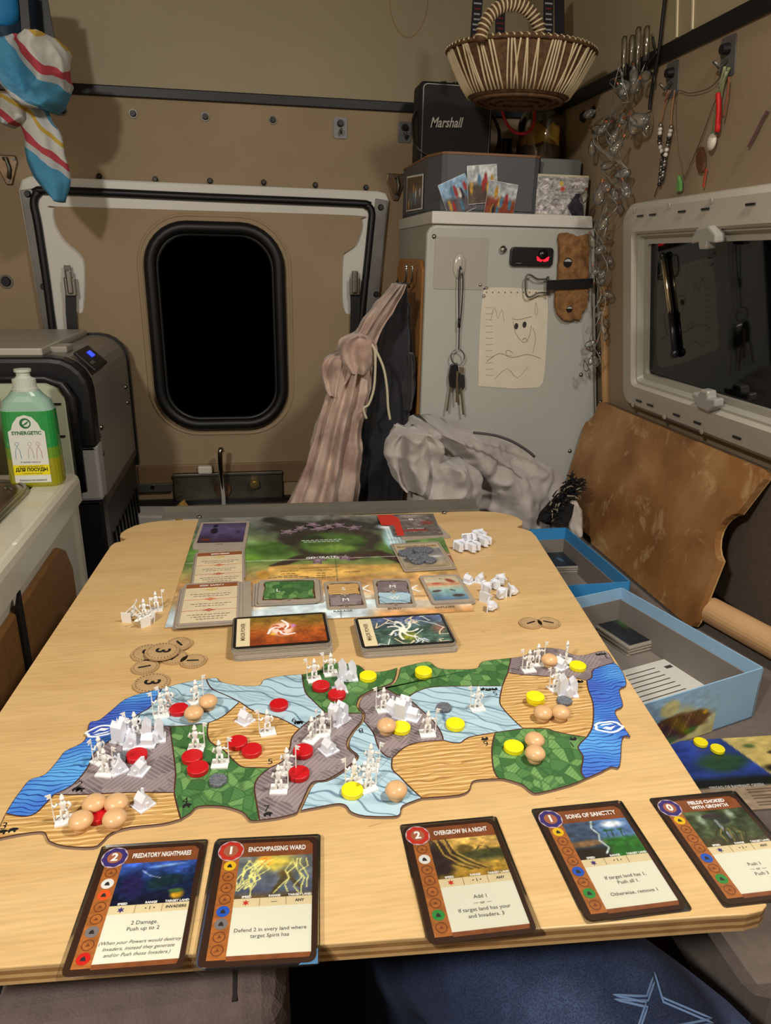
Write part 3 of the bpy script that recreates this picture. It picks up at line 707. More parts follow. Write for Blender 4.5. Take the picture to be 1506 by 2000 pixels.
# where the left edge meets the near edge
Am = np.array([[dL.x, -dn_.x], [dL.y, -dn_.y]]); bb = np.array([near[0].x-tl_[-1].x, near[0].y-tl_[-1].y]); k = np.linalg.solve(Am, bb)[0]
corner = tl_[-1]+dL*k
rt = [TB(x, y) for x, y in [(935, 998), (968, 1000), (995, 1005), (1012, 1011), (1021, 1018), (1020, 1023), (1012, 1026), (1011, 1030), (1024, 1033), (1038, 1038), (1047, 1047)]]
outline = [(p.x, p.y) for p in rt]+[(p.x, p.y) for p in [TB(1190, 1270), TB(1440, 1654)]]+[(p.x, p.y) for p in [TB(x, y) for x, y in right]]
outline += [(p.x, p.y) for p in near[:1]]+[(corner.x-dn_.x*.03, corner.y-dn_.y*.03), ((corner-dL*.03).x, (corner-dL*.03).y)]+[(p.x, p.y) for p in tl_[::-1]]
tb = thing('folding_table', 'light maple plywood folding table with rounded notched corners', 'table', (.06, .65, 0))
ctr = Vector((.07, .65))
def inset(poly, d):
    out = []
    for x, y in poly:
        v = Vector((x, y))-ctr; out.append(tuple(ctr+v*(1-d/max(v.length, .01))))
    return out
part(MB().prism(outline, TT-.0035, TT), 'top_veneer', m_table, tb, bevel=.0008)
for i, (z0, z1) in enumerate(((-.006, -.0035), (-.0085, -.006), (-.0110, -.0085), (-.0135, -.0110))):
    part(MB().prism(inset(outline, .0004), TT+z0, TT+z1), 'ply_layer', (m_plyd, m_plyl)[i % 2], tb)
# grey metal angle along the far edge
a, b = TB(317, 1014), TB(936, 997)
dv = (b-a); L_ = dv.length; MBk = Matrix.Translation((a+b)/2) @ Matrix.Rotation(math.atan2(dv.y, dv.x), 4, 'Z')
br = part(MB().box((0, .010, .0015), (L_, .024, .003), MBk).box((0, .021, .006), (L_, .003, .012), MBk), 'wall_bracket', mat('bracket_grey', (112, 108, 98), .5, metal=.3, var=.06, vscale=20), tb)
for x, y in ((389, 1009), (868, 1000)):
    c = TB(x, y, .003); part(MB().ball(tuple(c), .004, (1, 1, .5), 10, 6), 'bracket_screw', m_steel, br, smooth=True)
# folding leg under the near left corner
lg = Vector((corner.x+.075, corner.y+.10, 0))
part(MB().cyl(lg, (lg.x, lg.y, TT-.0135), .024, .024, 16).cyl(lg, (lg.x, lg.y, .02), .06, .05, 20), 'leg', m_blackp, tb, smooth=False)
part(MB().box((lg.x, lg.y, TT-.03), (.09, .07, .03)).cyl((lg.x+.03, lg.y-.04, TT-.09), (lg.x+.03, lg.y+.02, TT-.09), .012, n=12).box((lg.x-.02, lg.y-.02, TT-.07), (.03, .03, .08)), 'leg_bracket', m_blackp, tb, bevel=.002)
part(MB().cyl((lg.x+.03, lg.y-.046, TT-.09), (lg.x+.03, lg.y-.040, TT-.09), .010, n=6), 'leg_bolt', m_steel, tb)
# short scratches in the table top
m_scr = mat('scratch', (150, 112, 66), .6)
for (x, y), (dx, dy) in (((720, 1615), (26, -8)), ((1150, 1640), (-18, 4)), ((250, 1760), (40, 12)), ((940, 1232), (14, 6)), ((1085, 1560), (30, -4)), ((600, 1640), (24, 10))):
    a, b = TB(x, y, .0001), TB(x+dx, y+dy, .0001); n_ = (b-a).cross(Vector((0, 0, 1))).normalized()*.00025
    part(MB().add([a+n_, b+n_*.3, b-n_*.3, a-n_], [(0, 3, 2, 1)]), 'scratch_mark', m_scr, tb)

# ================================================================== island boards
def land_mat(kind):
    nm = 'land_'+kind
    if nm in MATS: return MATS[nm]
    M = bpy.data.materials.new(nm); M.use_nodes = True; MATS[nm] = M
    nt = M.node_tree; P = nt.nodes['Principled BSDF']; P.inputs['Roughness'].default_value = .42
    tc = node(nt, 'ShaderNodeTexCoord')
    def mapped(sc, rot=0):
        mp = node(nt, 'ShaderNodeMapping'); mp.inputs['Scale'].default_value = sc; mp.inputs['Rotation'].default_value = (0, 0, rot)
        nt.links.new(tc.outputs['Object'], mp.inputs[0]); return mp.outputs[0]
    def mixc(fac, a, b, mode='MIX'):
        m_ = node(nt, 'ShaderNodeMixRGB', blend_type=mode)
        for i, x in enumerate((fac, a, b)):
            if isinstance(x, (int, float)): m_.inputs[i].default_value = x
            elif isinstance(x, tuple): m_.inputs[i].default_value = S(x)
            else: nt.links.new(x, m_.inputs[i])
        return m_.outputs[0]
    def nz(vec, sc, det=3, dist=0):
        n = node(nt, 'ShaderNodeTexNoise', i_Scale=sc, i_Detail=float(det), i_Distortion=float(dist)); nt.links.new(vec, n.inputs['Vector']); return n.outputs[0]
    def rp(x, st, it='LINEAR'):
        r = ramp(nt, st, it); nt.links.new(x, r.inputs[0]); return r.outputs[0]
    def wave(vec, sc, dist, det=2, dsc=1., typ='BANDS', dirn='Y'):
        w = node(nt, 'ShaderNodeTexWave', wave_type=typ, bands_direction=dirn); w.inputs['Scale'].default_value = sc
        w.inputs['Distortion'].default_value = dist; w.inputs['Detail'].default_value = det; w.inputs['Detail Scale'].default_value = dsc
        nt.links.new(vec, w.inputs['Vector']); return w.outputs['Fac']
    o = mapped((1, 1, 1))
    def vor(vec, sc, feat):
        v = node(nt, 'ShaderNodeTexVoronoi', feature=feat); v.inputs['Scale'].default_value = sc; nt.links.new(vec, v.inputs['Vector']); return v
    if kind == 'jungle':
        w_ = mapped((1, .8, 1), .5)
        v = vor(w_, 115, 'F1'); e = vor(w_, 115, 'DISTANCE_TO_EDGE')
        base = rp(v.outputs['Color'], [(.25, (58, 104, 56)), (.5, (78, 126, 70)), (.8, (112, 156, 92))])
        l1 = wave(mapped((1, 1, 1), .8), 120, 0); l2 = wave(mapped((1, 1, 1), -.7), 120, 0)
        ln = mixc(rp(v.outputs['Color'], [(.45, (0, 0, 0)), (.5, (255, 255, 255))], 'CONSTANT'), l1, l2)
        c = mixc(rp(ln, [(.08, (150, 150, 150)), (.32, (0, 0, 0))]), base, (44, 84, 46))
        c = mixc(rp(e.outputs['Distance'], [(.02, (200, 200, 200)), (.08, (0, 0, 0))]), c, (42, 80, 44))
    elif kind == 'mountain':
        v = vor(mapped((1, 1, 1), .3), 85, 'F1')
        v.distance = 'MANHATTAN'
        l1 = wave(mapped((1, 1, 1), .75), 95, 0); l2 = wave(mapped((1, 1, 1), -.85), 95, 0)
        ln = mixc(rp(v.outputs['Color'], [(.45, (0, 0, 0)), (.5, (255, 255, 255))], 'CONSTANT'), l1, l2)
        base = rp(v.outputs['Color'], [(.2, (104, 94, 97)), (.5, (126, 114, 117)), (.8, (140, 128, 130))])
        c = mixc(rp(ln, [(.72, (0, 0, 0)), (.92, (190, 190, 190))]), base, (168, 156, 157))
    elif kind == 'sand':
        l = rp(wave(mapped((.35, 1, 1), .05), 75, 7, 2, .9), [(.5, (190, 150, 88)), (.8, (206, 168, 106)), (.95, (222, 190, 134))])
        d = rp(wave(mapped((.4, 1, 1), -.05), 60, 9, 2, 1.1), [(.02, (160, 118, 60)), (.14, (255, 255, 255))])
        c = mixc(.5, l, d, 'MULTIPLY')
    elif kind == 'wetland':
        v1 = mapped((1, 1, 1), .5)
        band = wave(v1, 9, 6, 1, 2.0)
        b = rp(band, [(.3, (174, 204, 218)), (.52, (150, 180, 196)), (.7, (170, 200, 214))])
        l = rp(wave(v1, 24, 9, 1, 1.2), [(.0, (96, 128, 148)), (.08, (255, 255, 255))])
        c = mixc(.8, b, l, 'MULTIPLY')
        h_ = rp(wave(v1, 75, 12, 1, .5), [(.08, (120, 150, 170)), (.3, (255, 255, 255))])
        c = mixc(rp(band, [(.55, (0, 0, 0)), (.7, (170, 170, 170))]), c, h_, 'MULTIPLY')
    else:
        b = rp(nz(o, 14, 2), [(.36, (66, 92, 186)), (.5, (66, 122, 208)), (.64, (92, 166, 230))])
        l = rp(wave(o, 80, 15, 2, .45), [(.04, (36, 66, 150)), (.22, (255, 255, 255))])
        c = mixc(.8, b, l, 'MULTIPLY')
    nt.links.new(c, P.inputs['Base Color'])
    return M
BTH = .0022                                            # board thickness
def B3(q): return TB(q[0], q[1], BTH)
m_edge = mat('board_brown_border', (74, 44, 34), .5); m_core = mat('board_card_core', (140, 122, 112), .7)
m_ink = mat('black_print', (24, 22, 22), .6)
def make_board(lines, outline_keys, lands, label):
    L = {k: spline([(*p, 0) for p in v], 3) for k, v in lines.items()}
    def loop(keys):
        out = []
        for k in keys:
            p = L[k[1:]][::-1] if k[0] == '-' else L[k]
            out += [q for q in p if not out or (out[-1]-q).length > .3]
        if (out[0]-out[-1]).length < .3: out.pop()
        return [(B3((q.x, q.y)).x, B3((q.x, q.y)).y) for q in out]
    ol = loop(outline_keys)
    cx = sum(p[0] for p in ol)/len(ol); cy = sum(p[1] for p in ol)/len(ol)
    root = thing('island_board', label, 'game board', (cx, cy, TT))
    part(MB().prism(ol, TT+.0001, TT+BTH-.0004), 'card_core', m_core, root)
    part(MB().prism(ol, TT+BTH-.0004, TT+BTH), 'border_print', m_edge, root)
    for nm, kind, keys in lands:
        po = loop(keys)
        ar = sum(po[i][0]*po[(i+1) % len(po)][1]-po[(i+1) % len(po)][0]*po[i][1] for i in range(len(po)))
        if ar < 0: po = po[::-1]
        n = len(po); ins = []
        for i in range(n):
            a, b, c = Vector(po[i-1]), Vector(po[i]), Vector(po[(i+1) % n])
            t_ = (c-a); t_ = t_.normalized() if t_.length > 1e-9 else Vector((1, 0))
            ins.append(b+Vector((-t_.y, t_.x))*.0006)
        bm = bmesh.new(); vs = [bm.verts.new((p.x, p.y, TT+BTH+.0001)) for p in ins]
        f = bm.faces.new(vs); f.normal_update()
        if f.normal.z < 0: f.normal_flip()
        bmesh.ops.triangulate(bm, faces=bm.faces[:])
        me = bpy.data.meshes.new(nm); bm.to_mesh(me); bm.free(); me.materials.append(land_mat(kind))
        link(bpy.data.objects.new(nm, me), root)
    return root
LA = {
 'botS': [(-12, 1640), (30, 1631), (74, 1625), (88, 1628), (96, 1643), (127, 1653), (181, 1655), (199, 1645), (218, 1627), (255, 1616), (319, 1609), (353, 1600)],
 'botJ': [(353, 1600), (372, 1588), (388, 1575), (436, 1575), (473, 1586), (489, 1602), (507, 1602)],
 'botM': [(507, 1602), (540, 1598), (574, 1590), (581, 1586)],
 'seam1': [(581, 1586), (592, 1562), (609, 1529), (635, 1524), (662, 1510), (689, 1489), (695, 1476), (679, 1462), (678, 1447), (689, 1428), (707, 1407), (708, 1393)],
 'seam2': [(708, 1393), (697, 1380), (702, 1362), (716, 1353), (729, 1347), (763, 1335), (773, 1320), (776, 1304)],
 'topJ': [(776, 1304), (750, 1311), (718, 1312), (707, 1304), (694, 1298), (638, 1295), (628, 1307), (601, 1315), (590, 1317)],
 'topW6': [(590, 1317), (550, 1320), (516, 1327), (505, 1339), (463, 1338), (431, 1331), (423, 1324), (403, 1326)],
 'topW1': [(403, 1326), (370, 1331), (335, 1339), (316, 1345)],
 'ocO': [(316, 1345), (292, 1350), (247, 1364), (220, 1385), (194, 1406), (175, 1411), (170, 1435), (159, 1451), (127, 1467), (114, 1483), (88, 1512), (58, 1523), (40, 1544), (21, 1571), (11, 1589)],
 'leftS': [(11, 1589), (0, 1612), (-12, 1640)],
 'oc3': [(11, 1589), (45, 1595), (69, 1589), (88, 1571), (106, 1552)],
 'oc2': [(106, 1552), (138, 1536), (157, 1518), (173, 1496), (183, 1473), (197, 1459), (226, 1438), (247, 1414)],
 'oc1': [(247, 1414), (274, 1393), (295, 1380), (316, 1345)],
 'm2s3': [(106, 1552), (165, 1552), (250, 1548), (340, 1548)],
 's3j4': [(340, 1548), (345, 1570), (353, 1600)],
 'm2j4': [(332, 1419), (340, 1480), (343, 1512), (340, 1548)],
 'w1m2': [(247, 1414), (290, 1418), (332, 1419)],
 'w1j4': [(332, 1419), (370, 1417), (407, 1412)],
 'w1s5': [(407, 1412), (436, 1399), (468, 1371)],
 'w1w6': [(468, 1371), (444, 1359), (418, 1348), (408, 1338), (403, 1326)],
 's5w6': [(468, 1371), (500, 1391), (542, 1401), (585, 1423)],
 's5j4': [(407, 1412), (405, 1431), (411, 1449), (436, 1465), (452, 1481), (471, 1497), (489, 1499), (527, 1500)],
 's5m7': [(527, 1500), (553, 1486), (566, 1462), (570, 1441), (585, 1423)],
 'j4m7': [(527, 1500), (505, 1518), (497, 1537), (500, 1563), (507, 1602)],
 'w6m7': [(585, 1423), (606, 1407), (635, 1391)],
 'w6j8': [(635, 1391), (612, 1369), (596, 1351), (590, 1317)],
 'm7j8': [(635, 1391), (670, 1393), (708, 1393)],
}
bdA = make_board(LA, ['botS', 'botJ', 'botM', 'seam1', 'seam2', 'topJ', 'topW6', 'topW1', 'ocO', 'leftS'], [
 ('ocean_print', 'ocean', ['ocO', 'oc3', 'oc2', 'oc1']),
 ('sands_print', 'sand', ['botS', '-s3j4', '-m2s3', '-oc3', 'leftS']),
 ('mountain_print', 'mountain', ['m2s3', '-m2j4', '-w1m2', '-oc2']),
 ('wetland_print', 'wetland', ['w1m2', 'w1j4', 'w1s5', 'w1w6', 'topW1', '-oc1']),
 ('jungle_print', 'jungle', ['botJ', '-j4m7', '-s5j4', '-w1j4', 'm2j4', 's3j4']),
 ('sands_print', 'sand', ['s5j4', 's5m7', '-s5w6', '-w1s5']),
 ('wetland_print', 'wetland', ['s5w6', 'w6m7', 'w6j8', 'topW6', '-w1w6']),
 ('mountain_print', 'mountain', ['botM', 'seam1', '-m7j8', '-w6m7', '-s5m7', 'j4m7']),
 ('jungle_print', 'jungle', ['m7j8', 'seam2', 'topJ', '-w6j8']),
], 'island map board tile with red discs and ocean toward the sink')
sh = lambda pts, d: [(x+d, y) for x, y in pts]
LBd = {
 'seam1': sh([(585, 1583), (594, 1562), (611, 1531), (636, 1526), (663, 1512), (690, 1490), (697, 1476), (681, 1462), (680, 1447), (690, 1429), (708, 1409)], 2.5),
 'seam2': sh([(708, 1409), (710, 1393), (699, 1380), (704, 1363), (717, 1355), (731, 1349)], 2.5),
 'seam3': sh([(731, 1349), (764, 1337), (775, 1322), (779, 1304)], 2.5),
 'topJ': [(781.5, 1304), (800, 1299), (835, 1292), (848, 1299), (862, 1306), (912, 1307), (933, 1304), (938, 1295), (952, 1290), (998, 1285)],
 'topM': [(998, 1285), (1024, 1281), (1041, 1270), (1067, 1265), (1101, 1269), (1115, 1277), (1139, 1280), (1182, 1271), (1200, 1294)],
 'ocO': [(1200, 1294), (1211, 1304), (1221, 1323), (1223, 1339), (1210, 1348), (1217, 1378), (1203, 1387), (1206, 1402), (1228, 1433), (1230, 1439), (1216, 1442), (1211, 1496), (1194, 1498), (1172, 1509), (1144, 1521)],
 'botJ': [(1144, 1521), (1115, 1533), (1053, 1549), (1036, 1545), (1019, 1532), (986, 1522), (974, 1521)],
 'botS': [(974, 1521), (931, 1524), (921, 1531), (917, 1543), (896, 1553), (824, 1559)],
 'botW': [(824, 1559), (787, 1574), (782, 1590), (766, 1595), (713, 1594), (686, 1586), (676, 1574), (660, 1570), (620, 1577), (587.5, 1583)],
 'j_w5': [(981, 1340), (920, 1340), (846, 1342), (814, 1351), (796, 1363)],
 'j_m': [(796, 1363), (774, 1356), (750, 1344), (733.5, 1349)],
 'j_r': [(998, 1285), (996, 1295), (992, 1314)],
 'j_s2': [(992, 1314), (986, 1328), (981, 1340)],
 'm_w8': [(710.5, 1409), (729, 1431), (739, 1460), (753, 1476), (766, 1481)],
 'm_s6': [(766, 1481), (790, 1460), (819, 1450), (866, 1446)],
 'm_w5': [(866, 1446), (861, 1430), (845, 1407), (819, 1383), (796, 1363)],
 'w8s6': [(766, 1481), (766, 1502), (782, 1518), (800, 1537), (824, 1559)],
 's6w5': [(866, 1446), (896, 1452), (917, 1440), (967, 1431)],
 's6j1': [(967, 1431), (961, 1459), (962, 1489), (966, 1508), (974, 1521)],
 'w5s2': [(981, 1340), (976, 1368), (981, 1382), (1003, 1406), (1022, 1423)],
 'w5j1': [(1022, 1423), (995, 1427), (967, 1431)],
 'm3s2': [(992, 1314), (1019, 1318), (1067, 1321), (1115, 1323), (1146, 1329)],
 'm3o': [(1146, 1329), (1156, 1323), (1160, 1307), (1200, 1294)],
 's2o': [(1146, 1329), (1149, 1347), (1158, 1373), (1159, 1402), (1156, 1423), (1146, 1440)],
 's2j1': [(1022, 1423), (1065, 1423), (1082, 1428), (1113, 1435), (1146, 1440)],
 'j1o': [(1146, 1440), (1129, 1459), (1139, 1478), (1135, 1507), (1144, 1521)],
}
bdB = make_board(LBd, ['seam1', 'seam2', 'seam3', 'topJ', 'topM', 'ocO', 'botJ', 'botS', 'botW'], [
 ('jungle_print', 'jungle', ['topJ', 'j_r', 'j_s2', 'j_w5', 'j_m', 'seam3']),
 ('mountain_print', 'mountain', ['seam2', '-j_m', '-m_w5', '-m_s6', '-m_w8']),
 ('wetland_print', 'wetland', ['seam1', 'm_w8', 'w8s6', 'botW']),
 ('sands_print', 'sand', ['m_s6', 's6w5', 's6j1', 'botS', '-w8s6']),
 ('wetland_print', 'wetland', ['m_w5', '-j_w5', 'w5s2', 'w5j1', '-s6w5']),
 ('mountain_print', 'mountain', ['topM', '-m3o', '-m3s2', '-j_r']),
 ('sands_print', 'sand', ['m3s2', 's2o', '-s2j1', '-w5s2', '-j_s2']),
 ('jungle_print', 'jungle', ['s2j1', 'j1o', 'botJ', '-s6j1', '-w5j1']),
 ('ocean_print', 'ocean', ['ocO', '-j1o', '-s2o', 'm3o']),
], 'island map board tile with yellow discs and ocean toward the bench')
def btext(root, s, px, py, size, rz=0, sx=1.0):
    p = B3((px, py)); text('land_number', s, size, Matrix.Translation((p.x, p.y, TT+BTH+.0002)) @ Matrix.Rotation(rz, 4, 'Z'), root, m_ink, sx=sx)
def animal(root, px, py, rz=0, s=.0028):
    p = B3((px, py)); M = Matrix.Translation((p.x, p.y, TT+BTH+.0002)) @ Matrix.Rotation(rz, 4, 'Z')
    sh_ = [(-1, -.7), (-.6, -.7), (-.5, -.2), (.1, -.2), (.2, -.7), (.6, -.7), (.7, 0), (1.1, .1), (1.0, .5), (.5, .8), (-.3, .9), (-.9, .6), (-1.2, .1)]
    me = bpy.data.meshes.new('animal_symbol'); me.from_pydata([tuple(M @ Vector((x*s, y*s, 0))) for x, y in sh_], [], [tuple(range(len(sh_)))])
    me.materials.append(m_ink); link(bpy.data.objects.new('animal_symbol', me), root)
for s, x, y in (('3', 8, 1614), ('2', 156, 1532), ('1', 271, 1403), ('4', 362, 1565), ('5', 528, 1488), ('7', 521, 1580), ('6', 574, 1407)):
    btext(bdA, s, x, y, .009)
for x, y in ((5, 1626), (26, 1622), (150, 1542), (157, 1543), (366, 1574), (524, 1591), (582, 1412), (587, 1412), (271, 1411)):
    animal(bdA, x, y)
for s, x, y in (('3', 1185, 1283), ('2', 1130, 1339), ('5', 967, 1354), ('6', 949, 1452), ('8', 705, 1427), ('1', 1117, 1454)):
    btext(bdB, s, x, y, .009, math.pi)
for x, y in ((1168, 1278), (1178, 1277), (1127, 1331), (1133, 1331), (940, 1346), (953, 1347), (965, 1346), (946, 1443), (1119, 1443), (735, 1349)):
    animal(bdB, x, y, math.pi)
# white compass-like emblem on each ocean
m_wprint = mat('white_print', (226, 234, 244), .5)
def emblem(root, px, py, s, rz):
    p = B3((px, py)); M = Matrix.Translation((p.x, p.y, TT+BTH+.0002)) @ Matrix.Rotation(rz, 4, 'Z')
    mb = MB()
    o = [(s*(1+.08*math.sin(7*a))*math.cos(a), .62*s*(1+.08*math.sin(5*a))*math.sin(a)) for a in [2*math.pi*k/28 for k in range(28)]]
    i_ = [(.80*x, .74*y) for x, y in o]
    mb.ring(o, i_, 0, .00005, M)
    mb.prism([(-.55*s, -.1*s), (0, .35*s), (.5*s, .1*s), (.2*s, -.05*s), (-.1*s, .05*s)], 0, .00005, M)
    mb.prism([(-.5*s, -.25*s), (.55*s, -.18*s), (.35*s, -.32*s), (-.3*s, -.36*s)], 0, .00005, M)
    part(mb, 'ocean_emblem', m_wprint, root)
emblem(bdA, 198, 1428, .012, .2); emblem(bdB, 1189, 1420, .0125, math.pi)
# ================================================================== cards
def frame(tl, tr, bl, h=0.0, size=None):
    a, b, c = TB(*tl, h), TB(*tr, h), TB(*bl, h)
    ex = (b-a); w = ex.length; ex.normalize(); ey = Vector((0, 0, 1)).cross(ex); hh = (a-c).dot(ey)
    if size:
        cen = a+ex*(w/2)-ey*(hh/2); w, hh = size
    else: cen = a+ex*(w/2)-ey*(hh/2)
    M = Matrix((ex, ey, Vector((0, 0, 1)))).transposed().to_4x4(); M.translation = cen
    return M, w, hh
m_cbrown = mat('card_dark_border', (62, 40, 30), .35, coat=.3)
m_cream = mat('card_text_panel', (226, 226, 208), .35)
m_cream2 = mat('card_cream_bar', (222, 208, 168), .4)
m_orange = mat('card_orange_wood', (176, 110, 54), .4, var=.2, vscale=120, stretch=(1, 3, 1))
m_rust = mat('card_rust_band', (140, 82, 46), .4, var=.15, vscale=150)
m_wtext = mat('white_ink', (240, 240, 236), .5); m_gtext = mat('grey_ink', (62, 60, 56), .6)
m_sleeve = glassy('clear_sleeve', (1, 1, 1), .03, .12)
m_side = mat('card_edges', (168, 160, 148), .6, var=.25, vscale=900, stretch=(1, 1, 40))
m_blank = mat('card_under', (70, 50, 40), .5)
ICON = {'sun': (232, 196, 40), 'moon': (226, 226, 222), 'fire': (226, 96, 44), 'water': (44, 96, 196), 'earth': (130, 124, 122), 'plant': (60, 150, 70), 'animal': (204, 40, 34)}
def prn(mb, name, m, root, **kw): return part(mb, name, m, root, local=True, **kw)
def Rm(x, y, z, r=0): return Matrix.Translation((x, y, z)) @ Matrix.Rotation(r, 4, 'Z')
def power_card(tl, tr, bl, label, title, cost, fast, icons, art, lines, rng, target, h0=.0006, blue=False):
    M, w, hh = frame(tl, tr, bl, h0, (.0635, .0889))
    r = thing('power_card', label, 'card', M=M, group='power cards along the near table edge')
    W, H = .0635, .0889; z = .0004
    prn(MB().prism(rrect(.0675, .0925, .002, 2), 0, .0008), 'sleeve', m_sleeve, r)
    if blue:
        b_ = mat('blue_corner', (94, 148, 196), .4)
        prn(MB().prism([(-.0325, .0455), (-.022, .0455), (-.0325, .036)], -.0002, -.0001), 'corner_print', b_, r)
        prn(MB().prism([(.0325, -.0455), (.022, -.0455), (.0325, -.036)], -.0002, -.0001), 'corner_print', b_, r)
    prn(MB().prism(rrect(W, H, .0045, 4), .0001, z), 'card_stock', m_cbrown, r)
    z += .0001
    prn(MB().prism([(-W/2+.004, -H/2+.004), (-W/2+.0145, -H/2+.004), (-W/2+.0145, H/2-.004), (-W/2+.004, H/2-.004)], z-.0001, z), 'element_strip', m_orange, r)
    prn(MB().prism([(-W/2+.0145, H/2-.0145), (W/2-.003, H/2-.0145), (W/2-.003, H/2-.006), (W/2-.006, H/2-.003), (-W/2+.0145, H/2-.003)], z-.0001, z), 'title_band', m_rust, r)
    prn(MB().prism([(-W/2+.0145, -H/2+.006), (W/2-.003, -H/2+.006), (W/2-.003, -.0075), (-W/2+.0145, -.0075)], z-.0001, z), 'text_panel', m_cream, r)
    prn(MB().prism([(-W/2+.0145, -H/2+.003), (W/2-.004, -H/2+.003), (W/2-.003, -H/2+.006), (-W/2+.0145, -H/2+.006)], z-.0001, z), 'foot_band', m_rust, r)
    prn(MB().prism([(-W/2+.0145, -.0075), (W/2-.003, -.0075), (W/2-.003, -.0015), (-W/2+.0145, -.0015)], z-.0001, z), 'stat_bar', m_cream2, r)
    picture('picture', art, flatc(-W/2+.0145, -.0015, W/2-.003, H/2-.0145, z), 70, 50, r, True)
    z += .0001
    for x in (.0, .0155):
        prn(MB().box((x-.002, -.0045, z), (.0002, .0055, .00005)), 'divider', m_rust, r)
    # cost badge
    bc = (200, 60, 44) if fast else (70, 58, 128)
    bm_ = mat('badge_red' if fast else 'badge_violet', bc, .4); bl_ = mat('badge_rim', (206, 190, 200), .4)
    cx_, cy_ = -W/2+.0085, H/2-.009
    prn(MB().prism(circ(.0082, 20, cx_, cy_), z-.0001, z), 'cost_badge', bl_, r)
    prn(MB().prism([(cx_+.0075*(1+.05*math.sin(8*a))*math.cos(a), cy_+.0075*(1+.05*math.sin(8*a))*math.sin(a)) for a in [2*math.pi*k/48 for k in range(48)]], z, z+.00005), 'badge_ring', bm_, r)
    prn(MB().prism(circ(.0046, 18, cx_, cy_), z+.00005, z+.0001), 'badge_centre', mat('badge_core', (176, 112, 84), .4), r)
    text('cost_number', str(cost), .0085, Rm(cx_, cy_, z+.00015), r, m_wtext, True, bold=.0003)
    # elements
    names = ['sun', 'moon', 'fire', 'air', 'water', 'earth', 'plant', 'animal']
    for i, n in enumerate(names):
        y = .0235-i*.0083; x = -W/2+.0092
        if n in icons:
            prn(MB().prism(circ(.0038, 16, x, y), z-.0001, z), 'element_icon', mat('icon_'+n, ICON[n], .4), r)
            prn(MB().prism([(x-.0016, y-.0012), (x+.0016, y-.0014), (x+.0010, y+.0004), (x, y+.0016), (x-.0012, y+.0006)], z, z+.00005), 'element_glyph', mat('glyph_dark', (50, 50, 46), .5), r)
        else:
            prn(MB().ring(circ(.0036, 16, x, y), circ(.0030, 16, x, y), z-.0001, z), 'element_ring', mat('faded_ring', (126, 70, 34), .5), r)
            prn(MB().prism([(x-.0013, y-.0008), (x+.0013, y-.0006), (x, y+.0012)], z-.0001, z), 'element_glyph', mat('faded_ring', (126, 70, 34), .5), r)
    tt = title.split('\n'); 
    for i, s in enumerate(tt):
        text('title_text', s, .0052 if len(tt) == 1 else .0043, Rm(.006, H/2-.0088+(.0023-.0046*i if len(tt) > 1 else 0), z), r, m_wtext, True, bold=.00018, width=.0365 if len(tt) == 1 else .028)
    for s, x in (('SPEED', -.010), ('RANGE', .0065), ('TARGET LAND', .0215)):
        text('stat_heading', s, .0021, Rm(x, -.0005, z), r, m_wtext, True, bold=.0001)
    sp = [(-.010+.0022*math.cos(a)*(1 if k % 2 else .45), -.0046+.0022*math.sin(a)*(1 if k % 2 else .45)) for k, a in enumerate([2*math.pi*k/12 for k in range(12)])]
    prn(MB().prism(sp, z-.0001, z), 'speed_symbol', bm_, r)
    text('range_text', rng, .0034, Rm(.0065, -.0045, z), r, m_gtext, True, bold=.00005)
    text('target_text', target, .0026, Rm(.0215, -.0045, z), r, m_gtext, True, bold=.00008)
    for s, y, sz, shr in lines:
        text('rules_text', s, sz, Rm(.0055, y, z), r, m_gtext, True, shear=shr)
    return r
def art_pred(p):
    p.grad([(0, (22, 24, 48)), (.5, (26, 50, 96)), (1, (66, 104, 196))]).tex(5, .5, 4)
    p.blob(.62, .5, .34, .22, (24, 52, 62), .6, .3, .5, 3).blob(.2, .45, .22, .4, (40, 34, 84), .7, 0, .5, 5)
    p.blob(.62, .90, .35, .05, (150, 190, 236), .9, .15).line([(.3, .8), (.42, .66), (.55, .6)], .012, (150, 170, 210))
    p.blob(.82, .18, .12, .14, (206, 160, 40), .6, 0, .3).blob(.8, .27, .14, .08, (80, 110, 60), .7).tex(18, .35, 8)
def art_enc(p):
    p.grad([(0, (120, 92, 50)), (.15, (92, 100, 122)), (.6, (122, 132, 140)), (1, (116, 120, 120))]).tex(5, .3, 2)
    p.blob(.5, .85, .45, .34, (232, 214, 96), .9, 0, .6, 3).blob(.35, .88, .16, .18, (240, 166, 50), .8)
    p.blob(.64, .52, .16, .18, (112, 92, 52), .6, .5, .5).line([(.64, .5), (.5, .12)], .05, (96, 84, 56)).line([(.66, .5), (.86, .2)], .04, (96, 84, 56))
    rs = random.Random(4)
    for k in range(16):
        x, y = rs.uniform(.1, .95), .9; pts = [(x, y)]
        for j in range(5): x += rs.uniform(-.12, .08); y -= rs.uniform(.08, .2); pts.append((x, y))
        p.line(pts, .012, (236, 234, 150))
    p.tex(14, .2, 9)
